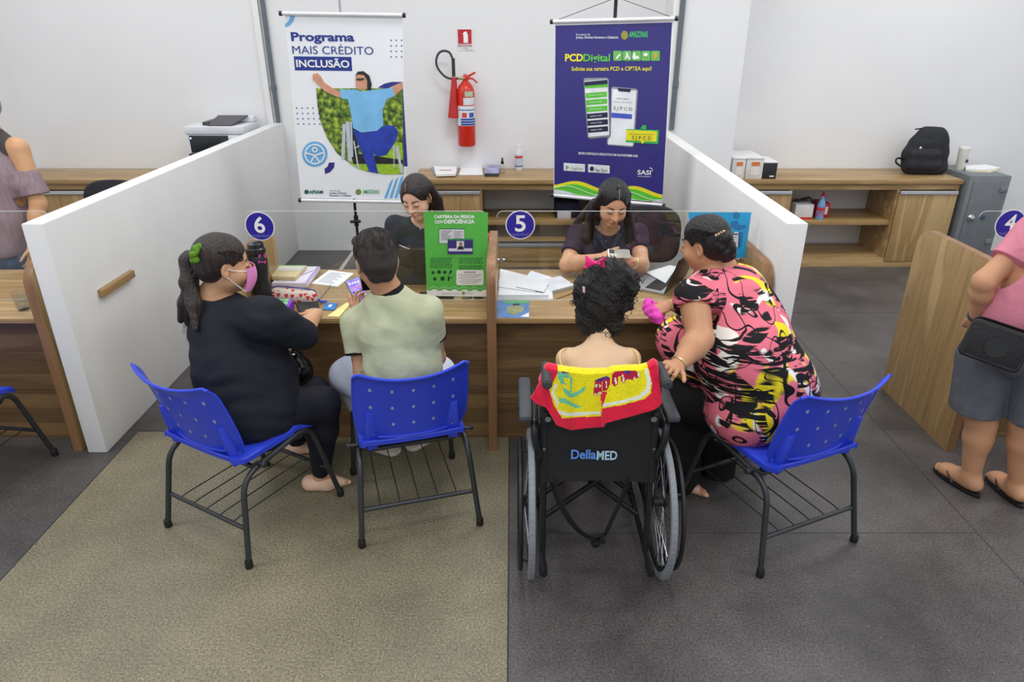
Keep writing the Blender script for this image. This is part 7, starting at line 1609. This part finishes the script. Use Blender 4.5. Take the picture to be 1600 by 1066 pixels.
S_ = SDF(.006); S_.chain([PY(1242, 316, 6.56), PY(1262, 312, 6.6), PY(1274, 320, 6.66)], [.03, .04, .03], .02, flat=((0, 0, 1), .6)); bt_ = thing('plastic_bag', 'crumpled dark grey plastic bag on top of the white and red carton', 'bag', PY(1255, 318, 6.56)); S_.mesh('film', mat((70, 68, 74), .25), bt_, waves(3, 90, .006))
mb.bm.free()
b = PZ(1280, 344, zs); b.y = 6.46; b.x = PY(1280, 340, 6.46).x
bt_ = thing('cleaning_bottle', 'blue cleaning liquid bottle with a red cap on the open shelf', 'bottle', b)
MB().lathe([(.034, 0), (.037, .006), (.037, .13), (.03, .17), (.014, .20), (.014, .22)], b, n=24).build('bottle', mat((120, 168, 214), .2, 0, .05), bt_); MB().lathe([(.016, .215), (.016, .235), (.008, .24), (.008, .262)], b, n=16).build('cap', mat((200, 30, 50), .35), bt_); MB().lathe([(.0378, .03), (.0378, .12)], b, n=24).build('label', mat((150, 120, 160), .4, 0, .5, 40), bt_); MB().lathe([(.0382, .085), (.0382, .11)], b, n=24).build('label_badge', mat((200, 60, 60), .4), bt_)
# things below the purple banner, behind the seated staff member
t, X0, X1, zt = shelf_box('carton_box', 'small white card box on the shelf below the purple banner', 871, 892, 332, mat((206, 204, 208), .5), 6.46, 6.66)
t, X0, X1, zt = shelf_box('laptop_bag', 'dark navy bag standing on the shelf below the purple banner', 868, 905, 318, cloth((36, 38, 58)), 6.50, 6.8, 'bag')
# office chairs
def office_chair(c, rz, label, group='black office chairs'):
    t = thing('office_chair', label, 'chair', (c[0], c[1], 0), group); M = Matrix.Translation((c[0], c[1], 0)) @ Matrix.Rotation(math.radians(rz), 4, 'Z'); q = lambda x, y, z: M @ V(x, y, z)
    BK = mat((38, 38, 44), .8, bump=.2, bscale=300); PL = mat((26, 26, 28), .45)
    mb = MB(); pts = [(.23 * (abs(math.cos(a)) ** .6) * (1 if math.cos(a) > 0 else -1), .20 * (abs(math.sin(a)) ** .6) * (1 if math.sin(a) > 0 else -1)) for a in [2 * math.pi * i / 40 for i in range(40)]]
    mb.prism([q(x, .23 - .05 * (x / .23) ** 2, .79 + z) for x, z in pts], M.to_3x3() @ V(0, .045, 0), 0, .012); mb.build('backrest', BK, t)
    mb = MB(); mb.prism([q(x * 1.05, y * 1.1 - .03, .44) for x, y in pts], (0, 0, .06), 0, .015); mb.build('seat', BK, t)
    MB().tube([q(0, .02, .42), q(0, .26, .44), q(0, .30, .60), q(0, .285, .80)], .022, 10, sm=5, flat=.5).build('back_bar', PL, t)
    MB().tube([q(0, 0, .10), q(0, 0, .44)], .026, 14).build('gas_column', PL, t)
    for k in range(5):
        a = 2 * math.pi * k / 5 + .3; l = MB().tube([q(0, 0, .10), q(.28 * math.cos(a), .28 * math.sin(a), .075)], [.024, .016], 10).build('base_arm', PL, t); MB().lathe([(.02, -.018), (.027, -.014), (.027, .014), (.02, .018)], q(.28 * math.cos(a), .28 * math.sin(a), .028), (math.sin(a), -math.cos(a), 0), 16).build('caster', PL, l)
    return t
p = PY(1000, 352, 4.68); office_chair((p.x, 4.45), -12, 'black office chair with a rounded backrest beside the staff member with the phone')
p = PY(188, 310, 5.6); office_chair((p.x, 5.3), 0, 'black office chair mostly hidden behind the left white partition')
# ---------------------------------------------------------------- on the desks
ZD = .7505
# water bottle
b = V(-1.318, 3.465, ZD)
bt_ = thing('water_bottle', 'tall matte black water bottle with pink marks on desk 6', 'bottle', b); BB = mat((30, 30, 34), .4)
H = PY(405, 379, b.y).z - ZD; r = .048
MB().lathe([(r * .9, 0), (r, .008), (r, H * .30), (r * .86, H * .36), (r * .86, H * .44), (r, H * .5), (r, H * .74), (r * .84, H * .80)], b, n=28).build('bottle', BB, bt_)
MB().lathe([(r * .80, H * .80), (r * .80, H * .835), (r * .98, H * .84), (r * .98, H * .91), (r * .86, H * .925), (r * .84, H * .985), (r * .7, H)], b, n=28).build('lid', mat((42, 42, 46), .25), bt_)
S = Surf(V(b.x, b.y - r - .0012, b.z), (1, 0, 0), (0, 0, 1), bt_, off=.0008); PKM = mat((232, 80, 190), .4)
S.shapes([rect(404, 398, 406, 403), rect(413.5, 398, 415.5, 403), rect(404.5, 398, 408, 399.4), rect(412, 398, 415, 399.4), rect(403.5, 407, 405, 412), rect(413.5, 407, 415, 412), rect(404, 408.8, 414, 410.2)], 'pink_marks', PKM, 1)
def slab(name, label, pxs, z, h, m, cat, bev=.002, group=None, extra=None):
    P_ = [PZ(x, y, z + h) for x, y in pxs]; c = sum(P_, V(0, 0, 0)) / len(P_); t = thing(name, label, cat, (c.x, c.y, z), group)
    MB().prism([p - V(0, 0, h) for p in P_], (0, 0, h), 0, bev).build('body', m, t); return t, P_
def on_slab(t, P_, name, m, pts, h=.001, z=.0008):
    """pts in the slab's own 0..1 coordinates (P_[0]..P_[1] = u, P_[0]..P_[3] = v)"""
    f = lambda u, v: P_[0].lerp(P_[1], u).lerp(P_[3].lerp(P_[2], u), v) + V(0, 0, z * .2)
    mb = MB()
    for q in pts: mb.prism([f(u, v) for u, v in q], (0, 0, h))
    return mb.build(name, m, t, smooth=False)
t, P_ = slab('folder', 'thick white folder with a violet edge under the striped notebook', [(424, 442), (480, 442), (500, 416), (445, 416)], ZD, .032, mat((222, 216, 230), .5, 0, .04), 'folder', .006)
on_slab(t, P_, 'violet_edge', mat((176, 150, 206), .5), [[(.93, 0.02), (.99, 0.02), (.99, .98), (.93, .98)]])
mb = MB(); f = lambda u, v: P_[0].lerp(P_[1], u).lerp(P_[3].lerp(P_[2], u), v) + V(0, 0, .002)
mb.tube([f(.1, .1), f(.35, .3), f(.2, .6), f(.6, .4), f(.9, .7)], .0015, 6, sm=5); mb.build('elastic_cord', mat((150, 130, 170), .5), t)
t, P_ = slab('notebook', 'closed notebook with a pastel striped cover on the white folder', [(424, 432), (461, 433), (479, 415), (430, 415)], ZD + .033, .022, mat((214, 194, 150), .5), 'notebook')
for i, c in enumerate(((206, 206, 190), (190, 206, 200), (206, 200, 214), (220, 206, 160), (150, 190, 140))): on_slab(t, P_, 'cover_stripe', mat(c, .5), [[(0.02, .50 + i * .10), (.98, .50 + i * .10), (.98, .60 + i * .10), (0.02, .60 + i * .10)]])
t, P_ = slab('paper_stack', 'printed sheets of paper on desk 6 beside the heart pencil case', [(486, 443), (528, 448), (553, 427), (514, 422)], ZD, .006, mat((232, 228, 214), .6, 0, .02), 'paper', 0)
on_slab(t, P_, 'top_sheet', PAPER, [[(0.02, .06), (.94, .03), (.98, .97), (.04, .96)]]); on_slab(t, P_, 'print_lines', mat((160, 160, 176), .6), [[(.15, .15 + i * .075), (.8 - (i % 3) * .1, .15 + i * .075), (.8 - (i % 3) * .1, .175 + i * .075), (.15, .175 + i * .075)] for i in range(10)], .0006, .007)
# heart pencil case
def hearts_mat():
    m, N, L, b = newmat('heart_print'); b.inputs['Roughness'].default_value = .8
    tc = N.new('ShaderNodeTexCoord'); mp = N.new('ShaderNodeMapping'); mp.inputs['Scale'].default_value = (26, 26, 26); L.new(tc.outputs['Object'], mp.inputs[0])
    vo = N.new('ShaderNodeTexVoronoi'); vo.inputs['Scale'].default_value = 1.0; vo.inputs['Randomness'].default_value = .35; L.new(mp.outputs[0], vo.inputs['Vector'])
    sub = N.new('ShaderNodeVectorMath'); sub.operation = 'SUBTRACT'; L.new(mp.outputs[0], sub.inputs[0]); L.new(vo.outputs['Position'], sub.inputs[1]); sp = N.new('ShaderNodeSeparateXYZ'); L.new(sub.outputs[0], sp.inputs[0])
    def M(op, a, b_=None, v=None):
        q = N.new('ShaderNodeMath'); q.operation = op; L.new(a, q.inputs[0])
        if b_ is not None: L.new(b_, q.inputs[1])
        if v is not None: q.inputs[1].default_value = v
        return q.outputs[0]
    x = sp.outputs[0]; zz = M('ADD', sp.outputs[2], M('MULTIPLY', sp.outputs[1], v=.5)); yy = M('SUBTRACT', zz, M('MULTIPLY', M('ABSOLUTE', x), v=.8)); d = M('ADD', M('MULTIPLY', x, x), M('MULTIPLY', yy, yy)); f = M('LESS_THAN', d, v=.085)
    mx = N.new('ShaderNodeMix'); mx.data_type = 'RGBA'; L.new(f, mx.inputs[0]); mx.inputs[6].default_value = lin((206, 196, 180)); mx.inputs[7].default_value = lin((196, 44, 56)); L.new(mx.outputs[2], b.inputs['Base Color']); return m
a, b = PZ(432, 462, ZD + .03), PZ(487, 466, ZD + .03); t = thing('pencil_case', 'beige pencil case printed with red hearts on desk 6', 'pencil case', ((a.x + b.x) / 2, (a.y + b.y) / 2, ZD))
S = SDF(.004); S.cap(a, b, .036, .036, .01); S.cap(a + V(0, 0, .012), b + V(0, 0, .012), .032, .032, .02); S.cut(V(a.x, a.y, ZD + .001), (0, 0, -1), .6); S.mesh('case', hearts_mat(), t)
MB().tube([a + V(-.02, -.0, .045), a + V(.03, 0, .053), b + V(-.03, 0, .053), b + V(.02, -.0, .042), b + V(.036, -.01, .01)], .0035, 8, sm=6).build('zip', mat((70, 60, 160), .4), t)
MB().tube([b + V(.036, -.01, .0), b + V(.05, -.005, -.018), b + V(.075, .01, -.02)], [.004, .008, .006], 8, sm=4).build('zip_pull', mat((66, 76, 190), .4), t)
# purple lunch box
t, P_ = slab('plastic_case', 'purple plastic case with a colourful cartoon-free floral lid on desk 6', [(392, 480), (446, 488), (458, 467), (388, 464)], ZD, .06, mat((132, 56, 196), .35, 0, .04), 'box', .006)
t['label'] = 'purple plastic case with a green patterned lid beside the black water bottle'
on_slab(t, P_, 'patterned_lid', mat((110, 170, 120), .35, 0, .9, 45), [[(.02, .10), (.94, .08), (.93, .95), (.05, .96)]])
for c, pts in (((224, 204, 60), [[(.6, .3), (.75, .25), (.8, .45), (.65, .5)]]), ((210, 90, 190), [[(.15, .6), (.35, .55), (.3, .85), (.12, .8)]]), ((60, 110, 190), [[(.45, .6), (.55, .65), (.5, .8), (.42, .75)]]), ((224, 224, 224), [[(.3, .35), (.42, .3), (.40, .45), (.3, .5)]])): on_slab(t, P_, 'lid_motif', mat(c, .4), pts, .001, .006)
# wallet, card, yellow paper
t, P_ = slab('wallet', 'black zipped wallet lying beside the hand of the woman in black', [(470, 492), (500, 488), (497, 470), (462, 473)], ZD, .022, mat((30, 31, 36), .5), 'wallet', .005)
t, P_ = slab('booklet', 'small bright blue work booklet on desk 6', [(504, 483), (522, 484), (528, 473.5), (509, 473)], ZD, .006, mat((44, 122, 196), .4), 'booklet', .001); on_slab(t, P_, 'white_print', WHITE, [[(.35, .35), (.6, .35), (.65, .7), (.4, .7)]])
slab('paper_sheet', 'pale yellow sheet of paper at the edge of desk 6', [(511, 494), (530, 495), (548, 474), (541, 473)], ZD, .002, mat((232, 226, 150), .6), 'paper', 0)
MB_ = MB().tube([PZ(496, 470, ZD + .005), PZ(517, 444, ZD + .005)], .003, 6); solo(MB_, 'pen', mat((150, 150, 156), .3), 'thin grey pen lying right of the heart pencil case', 'pen', base=PZ(505, 458, ZD))
# laptop of the left staff member: lid seen from behind
def laptop(name, label, c, yaw, w, d, h, open_deg, lidm, base_m, screen_col, label_extra=None):
    t = thing(name, label, 'laptop', c); M = Matrix.Translation(c) @ Matrix.Rotation(math.radians(yaw), 4, 'Z')   # local: hinge along x at y=0, keyboard toward +y
    R = M.to_3x3()
    MB().box((-w / 2, 0, 0), (w / 2, d, .016), bev=.004, M=M).build('base', base_m, t)
    kb = MB()
    for i in range(12):
        for j in range(5): kb.box((-w / 2 + .02 + i * (w - .04) / 12, .025 + j * .019, .016), (-w / 2 + .02 + (i + .85) * (w - .04) / 12, .041 + j * .019, .0185), M=M)
    kb.build('keyboard', BLACKP, t)
    MB().box((-.05, d - .085, .016), (.05, d - .012, .0165), M=M).build('touchpad', mat((150, 152, 156), .3), t)
    a = math.radians(open_deg); Ml = M @ Matrix.Translation((0, 0, .014)) @ Matrix.Rotation(-(a - math.pi / 2) * -1, 4, 'X')
    l = MB().box((-w / 2, -.007, 0), (w / 2, 0, h), bev=.0025, M=Ml).build('lid', lidm, t)
    MB().box((-w / 2 + .008, .0002, .012), (w / 2 - .008, .001, h - .010), M=Ml).build('screen', mat(screen_col, .2), l)
    return t
laptop('laptop', 'open dark laptop seen from behind, in front of the staff member in dark blue', V(-.565, 3.76, ZD), 0, .36, .24, .215, 100, mat((58, 60, 50), .12, 0, .3, 3), mat((40, 42, 44), .4), (30, 30, 34))
c = PZ(1046, 452, ZD)
laptop('laptop', 'open silver laptop beside the loose papers at the right of desk 5', V(c.x + .035, c.y + .04, ZD), 58, .33, .225, .21, 108, mat((38, 38, 42), .35), mat((170, 172, 176), .35, .3), (30, 34, 44))
flat_sheet([(1009, 426), (1040, 443), (1058, 417), (1046, 415)], ZD + .02, 'paper_sheet', 'printed sheet lying across the laptop of desk 5', 'paper', th=.002)
# piled papers of desk 5
rg = random.Random(5)
for i, (pts, z, h, lab_) in enumerate((
    ([(777, 466), (864, 467), (862, 440), (779, 436)], 0, .012, 'widest bottom stack of white papers on desk 5'),
    ([(779, 461), (857, 461), (856, 441), (781, 438)], .013, .016, 'middle stack of white papers on desk 5'),
    ([(779, 448), (836, 456), (846, 436), (782, 420)], .03, .004, 'tilted loose white sheets on top of the paper stacks of desk 5'),
    ([(806, 448), (850, 456), (858, 440), (826, 436)], .036, .003, 'single white sheet with a curled corner on top of the paper pile')))  :
    slab('paper_stack', lab_, pts, ZD + z, h, mat((228 - i, 230 - i, 236 - i), .6, 0, .02), 'paper', 0, 'pile of white papers on desk 5')
t, P_ = slab('paper_stack', 'lined white note pad lying between the papers and the spiral notebook', [(821, 433), (845, 440), (862, 433), (830, 423)], ZD, .01, mat((224, 228, 236), .6), 'note pad', 0)
t, P_ = slab('spiral_notebook', 'open white spiral notebook with ruled pages on desk 5', [(862, 455), (898, 446), (876, 431), (839, 438)], ZD, .016, mat((230, 232, 236), .6), 'notebook', .001)
on_slab(t, P_, 'ruled_lines', mat((180, 186, 200), .6), [[(.06, .1 + i * .09), (.95, .1 + i * .09), (.95, .11 + i * .09), (.06, .11 + i * .09)] for i in range(10)])
mb = MB()
for i in range(17):
    p0 = P_[0].lerp(P_[1], .04 + i * .057); mb.tube([p0 + V(.0, -.002, -.012), p0 + V(0, -.006, -.004), p0 + V(.001, 0, .003), p0 + V(.002, .008, .001)], .0013, 5, sm=3)
mb.build('spiral', mat((70, 74, 84), .3, .6), t)
solo(MB().tube([PZ(869, 467, ZD + .004), PZ(902, 455, ZD + .004)], .0032, 8), 'pen', mat((150, 110, 70), .4), 'thin brown pen lying in front of the spiral notebook', 'pen', base=PZ(885, 461, ZD))
t, P_ = slab('leaflet', 'printed leaflet with a blue and green map near the central divider', [(777, 496.5), (827, 496.5), (826.5, 470), (777, 470)], ZD, .0015, mat((84, 130, 190), .4, 0, .25, 9), 'leaflet', 0)
on_slab(t, P_, 'map_land', mat((150, 156, 110), .45, 0, .3, 30), [[(.3, .25), (.55, .15), (.8, .35), (.85, .6), (.55, .75), (.3, .6)]]); on_slab(t, P_, 'green_band', mat((90, 170, 120), .45, 0, .3, 20), [[(.15, .85), (.95, .8), (1, 1), (.3, 1)]]); on_slab(t, P_, 'dark_land', mat((36, 50, 50), .45), [[(.48, .66), (.7, .72), (.7, .8), (.5, .8)]], .0012, .003); on_slab(t, P_, 'white_corner', WHITE, [[(.72, .04), (.99, .02), (.99, .28)]], .0012, .003)
t, P_ = slab('folder', 'red folder standing upright behind the central divider', [(757, 432), (763, 432), (763, 424), (757, 424)], ZD, .01, mat((200, 24, 44), .4), 'folder', 0)
zt = PY(760, 366, 3.86).z; MB().box((PY(755, 400, 3.84).x, 3.80, ZD + .01), (-.128, 3.90, zt), bev=.01).build('upright_cover', mat((206, 24, 44), .4), t)
# small black base and cups behind the poster
for px, w_, lab_, c in ((683, .10, 'dark low pad behind the bottom edge of the green poster', (44, 46, 48)),):
    a = PZ(px, 467, ZD); MB_ = MB().box((a.x - .10, 3.53, ZD), (a.x + .09, 3.60, ZD + .02), bev=.004); solo(MB_, 'pen_tray', mat(c, .4), lab_, 'tray', base=(a.x, 3.56, ZD))
for px, lab_, c in ((730, 'pale round dish under the green poster', (190, 192, 190)), (748, 'dark round dish beside the pale dish under the green poster', (60, 62, 62))):
    a = V(PY(px, 466, 3.56).x, 3.565, ZD); t = thing('round_dish', lab_, 'dish', a); MB().lathe([(.022, 0), (.028, .006), (.028, .02), (.025, .02), (.024, .008)], a, n=24).build('dish', mat(c, .4), t)
# plastic cup on the left desk
b = PZ(38, 484, ZD); t = thing('plastic_cup', 'clear plastic cup with water on the far left desk', 'cup', b)
MB().lathe([(.027, 0), (.028, .002), (.038, .095), (.040, .098), (.0385, .098), (.037, .094), (.0268, .004)], b, n=28).build('cup', glass_mat(.08, (.94, .96, .97)), t); MB().lathe([(.0265, .004), (.0320, .045)], b, n=28).build('water', glass_mat(.02, (.92, .95, .98)), t)
# black handbag on the lap of the woman in black
t = thing('handbag', 'glossy black handbag held on the lap of the woman in black', 'bag', PY(466, 580, 2.98)); S = SDF(.004)
S.chain([PY(455, 566, 2.98), PY(466, 578, 2.98)], [.06, .062], .03); S.ell(PY(466, 580, 2.98), (.062, .08, .062), k=.03); S.mesh('bag', mat((16, 16, 18), .12, 0, .1, bump=.3, bscale=14), t, waves(4, 60, .003))
MB().tube([PY(455, 552, 2.95), PY(462, 545, 2.96), PY(472, 556, 2.97), PY(478, 570, 2.97)], .008, 8, sm=5, flat=.5).build('handle', mat((18, 18, 20), .3), t)
